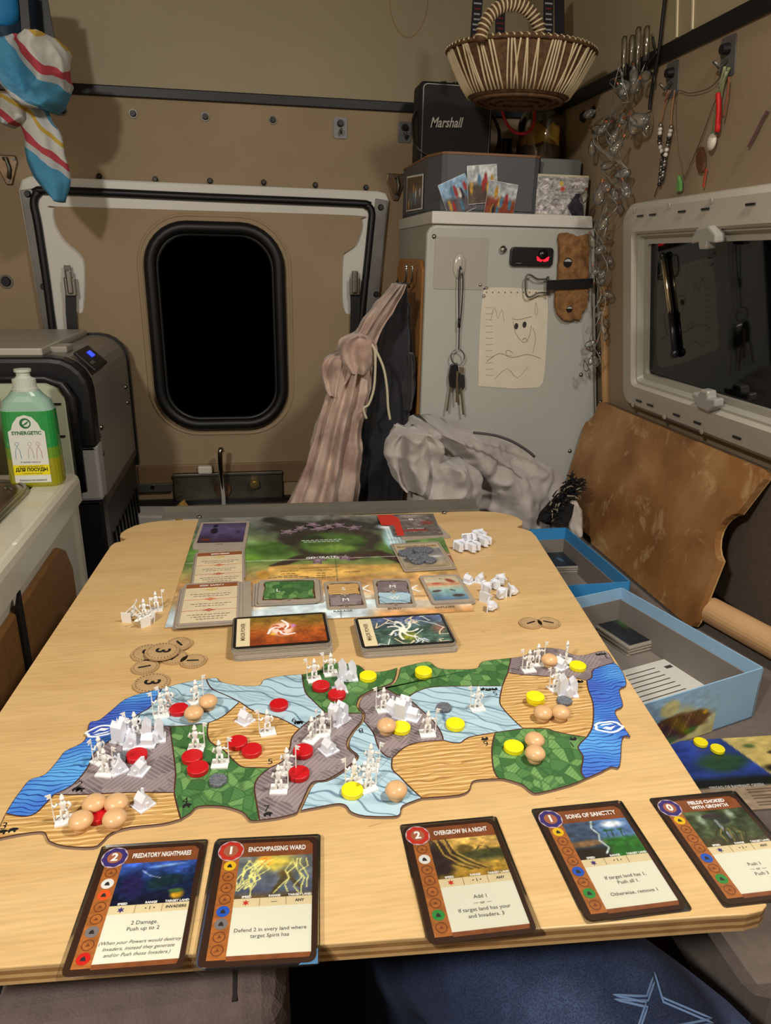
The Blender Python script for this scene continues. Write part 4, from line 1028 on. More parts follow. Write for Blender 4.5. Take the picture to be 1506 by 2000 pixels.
def art_over(p):
    p.grad([(0, (150, 118, 44)), (.3, (176, 146, 62)), (.45, (74, 78, 48)), (.62, (92, 92, 52)), (.7, (206, 170, 86)), (1, (220, 188, 108))]).tex(6, .3, 3)
    p.blob(.0, .5, .38, .6, (58, 46, 42), .4, 0, .4, 6)
    for k in range(6): p.line([(.05+.05*k, 1), (.12+.05*k, .6), (.3+.06*k, .32), (.5+.05*k, .18)], .018, (190, 156, 76) if k % 2 else (72, 56, 44))
    p.blob(.50, .72, .12, .12, (110, 92, 44), .5, 0, .8, 2).line([(.62, .6), (.7, .74), (.8, .72), (.86, .6)], .012, (70, 62, 40)).tex(16, .3, 5)
def art_song(p):
    p.fill((96, 132, 176)); U, V = p.U, p.V
    p.mix(1-sm(.42, .5, U+(vn(U, V, 8, 3)-.5)*.2), (70, 88, 112))
    p.blob(.72, .86, .24, .14, (226, 232, 238), .6, 0, .5).mix(sm(.45, .50, U)*(1-sm(.42, .56, V)), (54, 118, 50))
    p.blob(.2, .40, .36, .12, (140, 112, 78), .5, .05, .4).mix((1-sm(.22, .36, V))*(1-sm(.4, .6, U)), (48, 42, 34))
    for x in (.58, .66, .8): p.line([(x, .5), (x+.01, .66)], .012, (60, 80, 56)).blob(x+.01, .70, .07, .05, (50, 100, 70), .6, 0, .6, int(x*30))
    p.line([(.45, 1), (.40, .8), (.46, .62), (.42, .45), (.5, .25), (.42, .1)], .02, (190, 208, 206)).tex(14, .3, 7)
def art_field(p):
    p.fill((74, 88, 60)).tex(5, .5, 2).blob(.22, .75, .1, .3, (150, 166, 142), .9).blob(.72, .85, .1, .2, (170, 184, 168), .9)
    p.mix(1-sm(.0, .35, p.V+(vn(p.U, p.V, 6, 3)-.5)*.2), (78, 72, 50))
    p.line([(.46, .2), (.42, .7)], .035, (132, 138, 142)).blob(.42, .82, .2, .09, (64, 58, 60), .2).blob(.56, .68, .12, .12, (58, 62, 54), .3, .7)
    for k in range(7): p.line([(.3+.06*k, .1), (.26+.08*k, .3), (.36+.05*k, .45)], .016, (132, 118, 66) if k % 2 else (60, 56, 38))
    p.tex(18, .3, 8)
power_card((203.6, 1660), (400, 1648), (126, 1905), 'card titled PREDATORY NIGHTMARES in a clear sleeve', 'PREDATORY NIGHTMARES', 2, False, ('moon', 'fire', 'earth', 'animal'), art_pred,
  [('2 Damage.', -.0140, .0036, 0), ('Push up to 2', -.0180, .0036, 0), ('(When your Powers would destroy', -.0262, .0031, .3), ('Invaders, instead they generate', -.0300, .0031, .3), ('and/or Push those Invaders.)', -.0338, .0031, .3)], '• 1 •', 'INVADERS')
for i in range(2):                                    # sleeved cards below
    M, w, hh = frame((429.7, 1646), (619, 1637), (390, 1889), .0002+.0014*i, (.0635, .0889))
    r = thing('power_card', ('lowest sleeved card of the stack under the ENCOMPASSING WARD card', 'sleeved card directly beneath the ENCOMPASSING WARD card')[i], 'card', M=M @ Rm(-.0012*i, -.0014+.0008*i, 0, .01-.012*i), group='sleeved cards under the ward card')
    prn(MB().prism(rrect(.0675, .0925, .004, 3), 0, .0012), 'sleeve', m_sleeve, r)
    prn(MB().prism(rrect(.0635, .0889, .0045, 3), .0002, .001), 'card_stock', mat('card_violet_grey', (92, 98, 128), .4), r)
power_card((429.7, 1646), (619, 1637), (390, 1889), 'card titled ENCOMPASSING WARD on a small sleeved stack', 'ENCOMPASSING WARD', 1, True, ('sun', 'water', 'earth'), art_enc,
  [('Defend 2 in every land where', -.0230, .0034, 0), ('target Spirit has', -.0270, .0034, 0)], '—', 'ANY', .0032, True)
power_card((785, 1616), (966, 1599), (828, 1848), 'card titled OVERGROW IN A NIGHT with a gold picture', 'OVERGROW IN A NIGHT', 2, True, ('moon', 'plant'), art_over,
  [('Add 1', -.0165, .0036, 0), ('— or —', -.0208, .0032, 0), ('If target land has your', -.0252, .0036, 0), ('and Invaders, 3', -.0296, .0036, 0)], '• 1 •', 'ANY', .0014)
power_card((1043, 1584), (1209, 1567), (1140, 1802.5), 'card titled SONG OF SANCTITY with blue sleeve corners', 'SONG OF SANCTITY', 1, False, ('sun', 'water', 'plant'), art_song,
  [('If target land has 1,', -.0170, .0036, 0), ('Push all 1.', -.0212, .0036, 0), ('Otherwise, remove 1', -.0292, .0036, 0)], '• 1 •', '', .0010, True)
power_card((1268, 1564), (1438, 1548), (1401, 1771), 'card titled FIELDS CHOKED WITH GROWTH at the table corner', 'FIELDS CHOKED\nWITH GROWTH', 0, False, ('sun', 'water', 'plant'), art_field,
  [('Push 1', -.0180, .0036, 0), ('— or —', -.0218, .0032, 0), ('Push 3', -.0256, .0036, 0)], '• 1 •', 'ANY')

# ---------------- central game panel, four printed sheets fitted into one
GP = .0014
g4 = [TB(322, 1228), TB(926, 1195), TB(846, 1005), TB(389, 1014)]           # bl, br, tr, tl
ex = (g4[1]-g4[0]).normalized()
pr_ = thing('game_board', 'large printed game panel with waterfall picture under the cards', 'game board', (g4[0]+g4[2])/2)
poly = [(p.x, p.y) for p in g4]
part(MB().prism(poly, TT+.0001, TT+GP), 'panel_board', mat('panel_core', (170, 140, 96), .6), pr_)
def art_panel(p):
    U, V = p.U, p.V
    p.grad([(0, (206, 164, 112)), (.18, (214, 178, 128)), (.3, (196, 150, 92)), (.42, (150, 150, 90)), (.5, (96, 128, 66)), (.62, (92, 136, 60)), (.72, (120, 140, 96)), (.85, (84, 92, 80)), (1, (120, 122, 116))]).tex(6, .22, 3)
    p.mix(1-sm(.05, .14, V+.05*np.sin(U*9)-.04), (196, 214, 220))
    p.mix(sm(.62, .70, U)*(1-sm(.0, .1, V)), (206, 150, 92))
    p.blob(.30, .62, .10, .09, (70, 104, 46), .7, 0, .6, 2).blob(.24, .53, .07, .05, (120, 170, 60), .8)
    # the great trunk: dark ring with a bright glade inside
    p.blob(.55, .74, .24, .24, (56, 52, 44), .2, 0, .7, 5).blob(.55, .67, .17, .14, (66, 100, 44), .3, 0, .5).blob(.48, .72, .06, .05, (40, 56, 34), .5, 0, .6).blob(.62, .63, .08, .03, (44, 66, 36), .5, 0, .6).blob(.55, .60, .13, .07, (112, 150, 62), .7)
    p.line([(.33, .44), (.42, .52), (.50, .50)], .03, (62, 50, 42)).line([(.82, .44), (.72, .54), (.62, .50)], .035, (62, 46, 40))
    p.line([(.30, .96), (.42, .86), (.55, .9)], .05, (44, 46, 44)).line([(.86, .98), (.74, .84), (.6, .9)], .05, (44, 48, 48))
    p.blob(.80, .70, .06, .20, (150, 186, 196), .5, 0, .3).blob(.79, .84, .07, .05, (196, 216, 220), .7).blob(.92, .6, .07, .1, (110, 146, 70), .7, 0, .5)
    for k in range(5): p.line([(.775+.012*k, .84), (.785+.014*k, .56)], .004, (214, 230, 232))
    # parchment scroll
    p.mix(sm(.30, .31, U)*(1-sm(.86, .88, U))*sm(.33, .345, V+.02*np.sin(U*14))*(1-sm(.43, .445, V+.015*np.sin(U*11))), (214, 172, 92))
    p.blob(.29, .37, .03, .05, (200, 152, 70), .4).blob(.88, .38, .04, .05, (196, 146, 64), .4)
    p.blob(.97, .45, .1, .1, (136, 70, 46), .8, 0, .5).mix(((np.abs(V-.13) < .006) & (U > .5)).astype(float)*.5, (150, 110, 70))
    p.mix((np.abs(V-.50) < .002).astype(float)*.6, (226, 226, 210)).mix((np.abs(U-.555) < .0012).astype(float)*.5, (70, 80, 60))
    p.tex(14, .22, 11).tex(34, .22, 8)
picture('panel_picture', art_panel, lambda u, v: tuple((g4[0]*(1-u)*(1-v)+g4[1]*u*(1-v)+g4[3]*(1-u)*v+g4[2]*u*v)+Vector((0, 0, GP+.0001))), 220, 140, pr_)
rotp = math.atan2(ex.y, ex.x)
def ptext(s, px, py, size, m, width=None, bold=0):
    q = TB(px, py, GP); text('panel_text', s, size, Rm(q.x, q.y, q.z+.0003, rotp), pr_, m, bold=bold, width=width)
m_sepia = mat('sepia_ink', (84, 58, 36), .6)
ptext('RAVAGE', 670, 1194, .0055, m_sepia, bold=.0001); ptext('BUILD', 771, 1189, .0055, m_sepia, bold=.0001); ptext('EXPLORE', 869, 1186, .0055, m_sepia, bold=.0001)
ptext('GENERATED', 632, 1089, .008, m_wtext, bold=.0002)
ptext('SPIRIT ISLAND PHASE ORDER', 625, 1109, .0042, m_sepia, width=.05)
for s, x, y in (('SPIRIT PHASE', 565, 1116), ('INVADER PHASE', 627, 1114), ('TIME PASSES', 688, 1117)):
    ptext(s, x, y, .0038, m_sepia)
for x, y, n_, m_ in ((628, 1055, 9, m_wtext), (628, 1058, 8, m_wtext), (563, 1121, 3, m_sepia), (563, 1125, 4, m_sepia), (563, 1128, 8, m_sepia), (627, 1120, 2, m_sepia), (627, 1124, 2, m_sepia), (627, 1128, 6, m_sepia)):
    q = TB(x, y, GP); mb = MB()
    for k in range(n_): mb.box(((k-n_/2+.5)*.0062, 0, .0003), (.0048, .0012, .0001), Rm(q.x, q.y, q.z, rotp))
    part(mb, 'small_print', m_, pr_)['kind'] = 'stuff'
for x in (714, 810):
    q = TB(x, 1150, GP+.0002); mb = MB()
    mb.prism([(.004, .009), (.0075, .009), (-.001, 0), (.0075, -.009), (.004, -.009), (-.005, 0)], 0, .0001, Rm(q.x-.001, q.y, q.z+.0003, rotp))
    part(mb, 'arrow_print', m_wtext, pr_)

# ---------------- cards lying on the panel
m_cgrey = mat('card_grey_border', (160, 148, 134), .45, var=.05, vscale=80)
m_terr = {'g': 'jungle', 's': 'sand', 'm': 'mountain', 'w': 'wetland'}
def flat_card(label, tl, tr, bl, h, thick=.0009, group=None, name='game_card', m=None, n=1, sp=.0):
    M, w, hh = frame(tl, tr, bl, GP+h)
    r = thing(name, label, 'card', M=M, group=group)
    prn(MB().prism(rrect(w, hh, .003, 3), -thick, 0), 'card_stock', m or m_cgrey, r, )
    return r, w, hh
def under(label, tl, tr, bl, h, offs, group, thick=.0009):
    for i, (dx, dy) in enumerate(offs):
        r, w, hh = flat_card(('second', 'third', 'fourth', 'fifth')[i]+' card down in its stack, '+label, (tl[0]+dx, tl[1]+dy), (tr[0]+dx, tr[1]+dy), (bl[0]+dx, bl[1]+dy), h-.001*(i+1), thick, group)
# fear card, purple
r, w, hh = flat_card('face-down purple card with a dusk picture on the game panel', (393, 1020), (488, 1018), (384, 1068), .0022)
def art_dusk(p): p.grad([(0, (52, 38, 54)), (.3, (70, 58, 92)), (.65, (98, 88, 128)), (1, (74, 66, 96))]).tex(6, .25, 3).blob(.3, .6, .12, .2, (30, 24, 38), .5, 0, .5).blob(.3, .85, .07, .1, (28, 22, 36), .5).blob(.16, .15, .16, .1, (120, 52, 40), .8).blob(.85, .5, .05, .14, (60, 52, 84), .6)
picture('picture', art_dusk, flatc(-w*.44, -hh*.36, w*.44, hh*.43, .0002), 50, 30, r, True)
text('caption', 'FEAR', .004, Rm(0, -hh*.43, .0003), r, m_sepia, True)
under('grey edge below the purple dusk card', (393, 1020), (488, 1018), (384, 1068), .0022, [(0, 4)], 'cards under the purple card')
# two fear cards face up
def fear_card(tl, tr, bl, h, label, title, lines):
    r, w, hh = flat_card(label, tl, tr, bl, h)
    m_par = mat('parchment', (214, 198, 164), .45, var=.06, vscale=60)
    prn(MB().prism(rrect(w*.92, hh*.92, .001, 2), 0, .0001), 'parchment_print', m_par, r)
    prn(MB().prism([(-w*.46, hh*.36), (w*.46, hh*.36), (w*.46, hh*.46), (-w*.46, hh*.46)], .0001, .0002), 'title_bar', m_rust, r)
    if title: text('title_text', title, .0048, Rm(0, hh*.41, .0003), r, m_wtext, True, bold=.0001)
    else: prn(MB().box((-.006, hh*.41, .00025), (.010, .0022, .0001)).box((.006, hh*.41, .00025), (.012, .0022, .0001)), 'title_print', m_wtext, r)['kind'] = 'stuff'
    for k, y in enumerate((.30, .06, -.20)):
        c_ = ((196, 170, 60), (200, 96, 60), (176, 50, 36))[k]; mm = mat('fear_mark%d' % k, c_, .5)
        if k: prn(MB().prism([(-w*.46, hh*y-.0004), (w*.46, hh*y+.0002), (w*.46, hh*y+.0008), (-w*.46, hh*y+.0004)], .0001, .0002), 'divider', mm, r)
        prn(MB().ring([(.0055*math.cos(a)*(1+.3*math.cos(4*a)), hh*y+.0024*math.sin(a)*(1+.3*math.cos(4*a))) for a in [2*math.pi*q/24 for q in range(24)]], [(.0028*math.cos(a), hh*y+.0012*math.sin(a)) for a in [2*math.pi*q/24 for q in range(24)]], .0002, .0003), 'level_mark', mm, r)
    rs_ = random.Random(len(label))
    for wd, y in lines:                                # small print, too fine to read: rows of word-like dashes
        x = -w*wd/2; mb = MB()
        while x < w*wd/2:
            l_ = rs_.uniform(.0018, .0046); mb.box((x+l_/2, hh*y, .00025), (l_, .0009, .0001)); x += l_+.0011
        prn(mb, 'small_print', m_gtext, r)['kind'] = 'stuff'
    return r
fl_ = [(.72, .19), (.6, .14), (.66, -.05), (.5, -.10), (.72, -.30), (.6, -.35), (.4, -.40)]
under('edge below the parchment card by the purple card', (383, 1078), (474, 1073), (367, 1140), .0030, [(4, -5), (-3, 3)], 'cards under the parchment cards')
fear_card((383, 1079), (476, 1074), (362, 1146), .0036, 'parchment rules card with red marks, next to the purple card', None, fl_)
under('edge below the SEEK SAFETY card', (360, 1143), (478, 1136), (334, 1224), .0050, [(-4, 3), (12, -2), (-6, 4), (-8, 5)], 'cards in the stack by the orange deck')
fear_card((361, 1140), (468, 1134), (340, 1222), .0052, 'parchment rules card titled SEEK SAFETY on top of its stack', 'SEEK SAFETY', fl_)
# invader cards
def terrain_card(label, tl, tr, bl, h, top, bot, l1, l2, stack=()):
    r, w, hh = flat_card(label, tl, tr, bl, h)
    def wob(x0, y0, x1, y1, sd):
        rs = random.Random(sd); pts = []
        for a, b, c, d in ((x0, y0, x1, y0), (x1, y0, x1, y1), (x1, y1, x0, y1), (x0, y1, x0, y0)):
            for k in range(6): t_ = k/6; pts.append((a+(c-a)*t_+rs.uniform(-.0012, .0012), b+(d-b)*t_+rs.uniform(-.0012, .0012)))
        return pts
    prn(MB().prism(wob(-w*.42, -hh*.40, w*.42, hh*.42, 3), 0, .0001), 'dark_outline', m_sepia, r)
    if bot:
        prn(MB().prism(wob(-w*.40, .0, w*.40, hh*.39, 5), .0001, .0002), 'terrain_print', land_mat(top), r)
        prn(MB().prism(wob(-w*.40, -hh*.37, w*.40, 0, 7), .0001, .0002), 'terrain_print', land_mat(bot), r)
    else: prn(MB().prism(wob(-w*.40, -hh*.37, w*.40, hh*.39, 5), .0001, .0002), 'terrain_print', land_mat(top), r)
    if l1: text('terrain_letter', l1, .011, Rm(0 if bot else -w*.18, hh*.2 if bot else 0, .0003), r, m_wtext, True)
    if l2:
        text('terrain_letter', l2, .011, Rm(0, -hh*.2, .0003), r, m_wtext, True)
        prn(MB().box((0, 0, .0003), (.0085, .0016, .0001)).box((0, 0, .0003), (.0016, .0085, .0001)), 'plus_mark', mat('tan_print', (196, 176, 140), .5), r)
    text('stage_mark', 'III', .005, Rm(0, -hh*.44, .0003), r, m_sepia, True)
under('grey edge below the green jungle card', (510, 1135), (624, 1130), (501, 1180), .0048, [(-4, 1), (-10, 3), (3, 2), (-16, 5)], 'cards under the green jungle card')
terrain_card('green jungle card on top of a small discard stack', (507, 1133), (622, 1129), (500, 1178), .0050, 'jungle', None, 'L', None)
terrain_card('card with a sand half and a mountain half over RAVAGE', (632, 1137), (704, 1134), (629, 1191), .0012, 'sand', 'mountain', 'S', 'M')
terrain_card('card with a mountain half and a blue half over BUILD', (728, 1131), (799, 1130), (731, 1186), .0012, 'mountain', 'wetland', 'M', 'W')
under('grey edge below the boats card', (820, 1127), (896, 1123), (826, 1181), .0026, [(1, 1), (2, 3)], 'cards under the boats card')
r, w, hh = flat_card('card with a picture of boats on a bay over EXPLORE', (818, 1125), (893, 1121), (826, 1180), .0028)
def art_bay(p): p.grad([(0, (84, 116, 146)), (.4, (140, 178, 176)), (.58, (200, 190, 160)), (.64, (206, 140, 100)), (.8, (196, 190, 160)), (1, (190, 170, 140))]).tex(6, .15, 3).blob(.75, .8, .2, .1, (140, 60, 46), .6, -.5).blob(.3, .70, .2, .06, (180, 84, 60), .7).blob(.2, .38, .18, .05, (84, 48, 40), .4, .1).blob(.75, .16, .22, .07, (70, 56, 40), .4).line([(.62, .42), (.72, .36)], .03, (60, 50, 44))
picture('picture', art_bay, flatc(-w*.42, -hh*.41, w*.42, hh*.43, .0002), 44, 40, r, True)
text('stage_mark', 'III', .006, Rm(0, hh*.34, .0003), r, m_sepia, True)
# blighted island card
r, w, hh = flat_card('card titled BLIGHTED ISLAND holding a heap of grey tokens', (762, 1062), (856, 1057), (776, 1117), .0022)
m_bl = mat('blight_card', (178, 164, 136), .5, var=.1, vscale=60)
prn(MB().prism(rrect(w*.94, hh*.93, .002, 2), 0, .0001), 'card_print', mat('gold_grey', (140, 122, 96), .5), r)
prn(MB().prism(rrect(w*.90, hh*.89, .002, 2), .0001, .0002), 'card_print', m_bl, r)
def art_blight(p): p.grad([(0, (166, 146, 112)), (.4, (150, 144, 130)), (1, (126, 126, 134))]).tex(5, .25, 2).blob(.8, .55, .2, .1, (196, 196, 200), .8)
picture('picture', art_blight, flatc(-w*.43, -hh*.42, w*.43, hh*.24, .0003), 40, 30, r, True)
text('title_text', 'BLIGHTED ISLAND', .0068, Rm(0, hh*.34, .0004), r, mat('gold_ink', (140, 100, 44), .5), True, bold=.0002, width=w*.8)
# terror level card with red edge, yellow cards below
under('yellowish edge below the red and grey card', (756, 1016), (842, 1008), (762, 1052), .0020, [(2, 6), (4, 9)], 'yellow-edged cards')
r, w, hh = flat_card('red and grey card with a stepped edge marked III', (752, 1006), (841, 1003), (760, 1047), .0026, m=mat('terror_grey', (112, 104, 98), .45))
def art_terror(p): p.fill((104, 96, 92)).tex(7, .55, 4, 1, 2).blob(.8, .55, .2, .14, (130, 52, 44), .7, 0, .5).blob(.5, .2, .4, .08, (150, 30, 28), .8, 0, .5).blob(.55, .9, .4, .1, (150, 142, 130), .8).tex(20, .25, 6)
picture('picture', art_terror, flatc(-w*.49, -hh*.48, w*.49, hh*.48, .0002), 60, 30, r, True)
prn(MB().prism([(-w*.5-.012, hh*.02), (-w*.5+.006, -hh*.02), (-w*.5+.004, -hh*.5), (-w*.5+.014, -hh*.5), (-w*.5+.018, hh*.3), (-w*.5+.01, hh*.5), (-w*.5-.012, hh*.5)], .0, .0004), 'red_tab', mat('tab_red', (198, 50, 34), .45), r)
text('stage_mark', 'III', .009, Rm(0, hh*.22, .0005), r, m_wtext, True, bold=.0003)
text('caption', 'TERROR LEVEL', .0042, Rm(0, hh*.42, .0005), r, m_wtext, True); text('caption', 'FEAR CARDS', .0042, Rm(0, -hh*.22, .0005), r, m_wtext, True)

# ---------------- the two power decks: every card edge is a thin layer
def deck(label, tl, tr, bl, nlay, thick, art, cap, group):
    h = nlay*thick
    M, w, hh = frame(tl, tr, bl, h)
    t = thing('card_deck', label, 'card deck', M=M @ Rm(0, 0, -h))
    rs = random.Random(len(label)); mb = MB()
    for i in range(nlay):
        dx, dy = rs.uniform(-.0007, .0007)+(.0014 if i < nlay*.5 else 0), rs.uniform(-.0007, .0007)-(.001 if i < nlay*.4 else 0)
        mb.prism(rrect(w*1.02, hh*1.03, .005, 3, dx, dy), i*thick, (i+.78)*thick)
    st_ = prn(mb, 'card_layers', m_side, t); st_['kind'] = 'stuff'
    prn(MB().prism(rrect(w*1.03, hh*1.05, .005, 3), h-.0004, h), 'top_sleeve', m_sleeve, t)
    prn(MB().prism(rrect(w, hh, .005, 4), h, h+.0003), 'top_card', mat('card_black', (26, 22, 20), .35, coat=.3), t)
    picture('picture', art, flatc(-w*.33, -hh*.44, w*.47, hh*.44, h+.0005), 110, 64, t, True)
    prn(MB().prism([(-w*.47, -hh*.44), (-w*.33, -hh*.44), (-w*.33, hh*.44), (-w*.47, hh*.44)], h+.0003, h+.0005), 'caption_band', m_cream2, t)
    text('caption', cap, .0062, Rm(-w*.40, 0, h+.0006, math.pi/2), t, m_sepia, True, bold=.0001, sx=.8)
def art_minor(p):
    p.grad([(0, (140, 62, 26)), (.4, (164, 84, 34)), (.7, (150, 104, 40)), (1, (120, 100, 40))]).tex(8, .3, 3).tex(30, .2, 6)
    p.blob(.42, .52, .25, .40, (230, 150, 90), .9).blob(.42, .52, .19, .30, (250, 214, 200), .5)
    for k in range(3):
        a = 2.1*k+.4; p.blob(.42+.09*math.cos(a), .52+.15*math.sin(a), .06, .09, (190, 96, 52), .3)
    p.blob(.42, .52, .05, .07, (180, 84, 44), .3).blob(.30, .36, .05, .06, (240, 200, 60), .9).blob(.58, .62, .05, .1, (206, 130, 210), .9)
    for k in range(3):
        pts = [(.42+(.05+.05*j)*math.cos(2.1*k+.5*j), .52+(.08+.08*j)*math.sin(2.1*k+.5*j)) for j in range(4)]; p.line(pts, .022, (255, 246, 244))
def art_major(p):
    p.grad([(0, (70, 96, 84)), (.5, (66, 92, 80)), (1, (84, 96, 140))]).tex(7, .5, 5).blob(.45, .25, .2, .25, (140, 146, 50), .9, 0, .5).blob(.9, .5, .16, .3, (130, 92, 84), .9, 0, .5).tex(26, .35, 7)
    rs = random.Random(12)
    for k in range(17):
        x, y = rs.uniform(0, 1), rs.choice([0, 1, .5, .2, .8]); pts = [(x, y)]
        for j in range(5): x += rs.uniform(-.16, .16); y += rs.uniform(-.2, .2); pts.append((x, y))
        p.line(pts, .011, rs.choice([(214, 222, 214), (196, 206, 236), (236, 214, 180)]))
    p.blob(.40, .5, .075, .12, (240, 240, 226), .3)
    for k in range(7):
        a = 2*math.pi*k/7; pts = [(.40+r_*math.cos(a+r_*4)*.9, .5+r_*1.5*math.sin(a+r_*4)) for r_ in (.04, .09, .14, .19, .23)]; p.line(pts, .024, (240, 240, 228))
deck('thick deck of cards with an orange back and a swirl of light', (458, 1207), (634, 1196), (449, 1269), 20, .00062, art_minor, 'MINOR POWER', None)
deck('deck of cards with a blue green back and white lightning star', (693, 1208), (862, 1198), (700, 1268), 16, .00062, art_major, 'MAJOR POWER', None)
# ================================================================== playing pieces
m_pw = mat('white_plastic', (236, 235, 232), .4, spec=.5); m_pb = mat('bluish_white_plastic', (226, 229, 238), .38)
def proto(name, parts, cat):
    """parts: [(part name, MB, material, smooth)] -> builder that makes individuals sharing mesh data"""
    ms = [(n, mb.mesh(n, mt, smooth=s)) for n, mb, mt, s in parts]
    def make(label, M, group):
        t = thing(name, label, cat, M=M, group=group)
        for n, me in ms: link(bpy.data.objects.new(n, me), t, True)
        return t
    return make
# explorer: square base, standing figure with hat, staff with pennant on its -x side
b = MB().box((0, 0, .0006), (.0125, .0105, .0012))
f = MB()
for s in (-1, 1):
    f.tube([(s*.0020, .0004, .001), (s*.0019, -.0002, .0048), (s*.0013, .0002, .0096)], [.0008, .0010, .0013], 7)
    f.box((s*.0020, -.0009, .0016), (.0018, .0034, .0012))
f.loft([[(rx_*math.cos(2*math.pi*k/10), ry_*math.sin(2*math.pi*k/10), z) for k in range(10)] for z, rx_, ry_ in ((.0084, .0022, .0016), (.0100, .0017, .0013), (.0125, .0021, .0014), (.0148, .0027, .0015), (.0158, .0018, .0012), (.0168, .0008, .0008))], True, True)
f.tube([(-.0031, 0, .0150), (-.0052, -.0010, .0132), (-.0066, -.0004, .0148)], [.0010, .0009, .0007], 6)
f.tube([(.0031, 0, .0150), (.0047, .0004, .0122), (.0030, -.0008, .0102)], [.0010, .0009, .0007], 6)
f.ball((0, -.0001, .0181), .0015, (1, 1, 1.1), 8, 6)
f.lathe([(.0019, .0186), (.0018, .0190), (.0014, .0196), (.0009, .0214), (0, .0224)], (0, 0, 0), 10)
st = MB().cyl((-.0066, -.0004, .001), (-.0066, -.0004, .0235), .00045, n=6).prism([(-.0066, .0205), (-.0093, .0198), (-.0086, .0216), (-.0101, .0228), (-.0066, .0236)], -.0002, .0004, Matrix.Rotation(math.pi/2, 4, 'X') @ Matrix.Translation((0, 0, .0004)))
explorer = proto('explorer_figure', [('base', b, m_pw, False), ('figure', f, m_pw, True), ('flag_staff', st, m_pw, False)], 'figurine')
# town: small gabled house on a plate
def house(mb, w, d, h, r, x=0, y=0, z=.001):
    P = [(x-w/2, z), (x+w/2, z), (x+w/2, z+h), (x, z+h+r), (x-w/2, z+h)]
    return mb.prism(P, -d/2-y, d/2-y, Matrix.Rotation(math.pi/2, 4, 'X'))
tb_ = MB().box((0, 0, .0006), (.0125, .0125, .0012))
hb_ = house(MB(), .0078, .0092, .0052, .0042)
ch_ = MB().box((.0024, .0030, .0090), (.0016, .0016, .0048)).box((0, -.0052, .0030), (.0022, .0014, .0040))
town = proto('town_piece', [('base', tb_, m_pb, False), ('house', hb_, m_pb, False), ('chimney', ch_, m_pb, False)], 'game piece')
# city: two tall gabled towers and a hall on one plate
cbase = MB().prism([(-.009, -.0065), (.009, -.0065), (.009, .0065), (-.009, .0065)], 0, .0012)
ct_ = house(house(MB(), .0070, .0095, .0135, .0040, -.0046), .0066, .0085, .0115, .0038, .0044, .0006)
cs_ = MB().add([(-.0046-.0018, 0, .0145), (-.0046+.0018, 0, .0145), (-.0046, .0018, .0145), (-.0046, -.0018, .0145), (-.0046, 0, .0225)], [(0, 3, 4), (3, 1, 4), (1, 2, 4), (2, 0, 4)])
chall = house(MB(), .0060, .0060, .0060, .0034, .0005, -.0046)
city = proto('city_piece', [('base', cbase, m_pb, False), ('towers', ct_, m_pb, False), ('spire', cs_, m_pb, False), ('hall', chall, m_pb, False)], 'game piece')
# wooden hut: rounded cap over a narrower foot
m_hut = mat('turned_wood', (214, 172, 124), .35, var=.06, vscale=60, stretch=(1, 6, 1), coat=.2)
hc = MB().lathe([(.0058, .0040), (.0078, .0046), (.0086, .0062), (.0083, .0082), (.0068, .0104), (.0042, .0118), (.0015, .0123), (0, .0124)], (0, 0, 0), 24)
hf = MB().lathe([(.0056, 0), (.0060, .0004), (.0058, .0022), (.0060, .0042)], (0, 0, 0), 24)
hut = proto('wooden_hut', [('cap', hc, m_hut, True), ('foot', hf, m_hut, True)], 'game piece')
def disc_mesh(col, nm):
    return MB().lathe([(.0072, 0), (.0078, .0004), (.0078, .0036), (.0073, .0040), (0, .0040)], (0, 0, 0), 28).mesh(nm, mat(nm, col, .45, var=.04, vscale=80))
me_red, me_yel = disc_mesh((190, 14, 24), 'red_wood'), disc_mesh((240, 226, 20), 'yellow_wood')
_bl = MB(); rs = random.Random(2)
ring_ = [(.0066*(1+rs.uniform(-.06, .06))*math.cos(2*math.pi*k/14), .0066*(1+rs.uniform(-.06, .06))*math.sin(2*math.pi*k/14)) for k in range(14)]
_bl.prism(ring_, 0, .0030)
me_bl = _bl.mesh('blight', mat('speckled_grey', (74, 78, 88), .55, col2=(120, 124, 132), vscale=700, detail=2), bevel=.0006)
def single(name, me, label, cat, M, group):
    o = bpy.data.objects.new(name, me); o.matrix_basis = M; COL.objects.link(o); return tag(o, label, cat, group)
def at(px, py, h, rz=0): p = TB(px, py, h); return Matrix.Translation(p) @ Matrix.Rotation(rz, 4, 'Z')

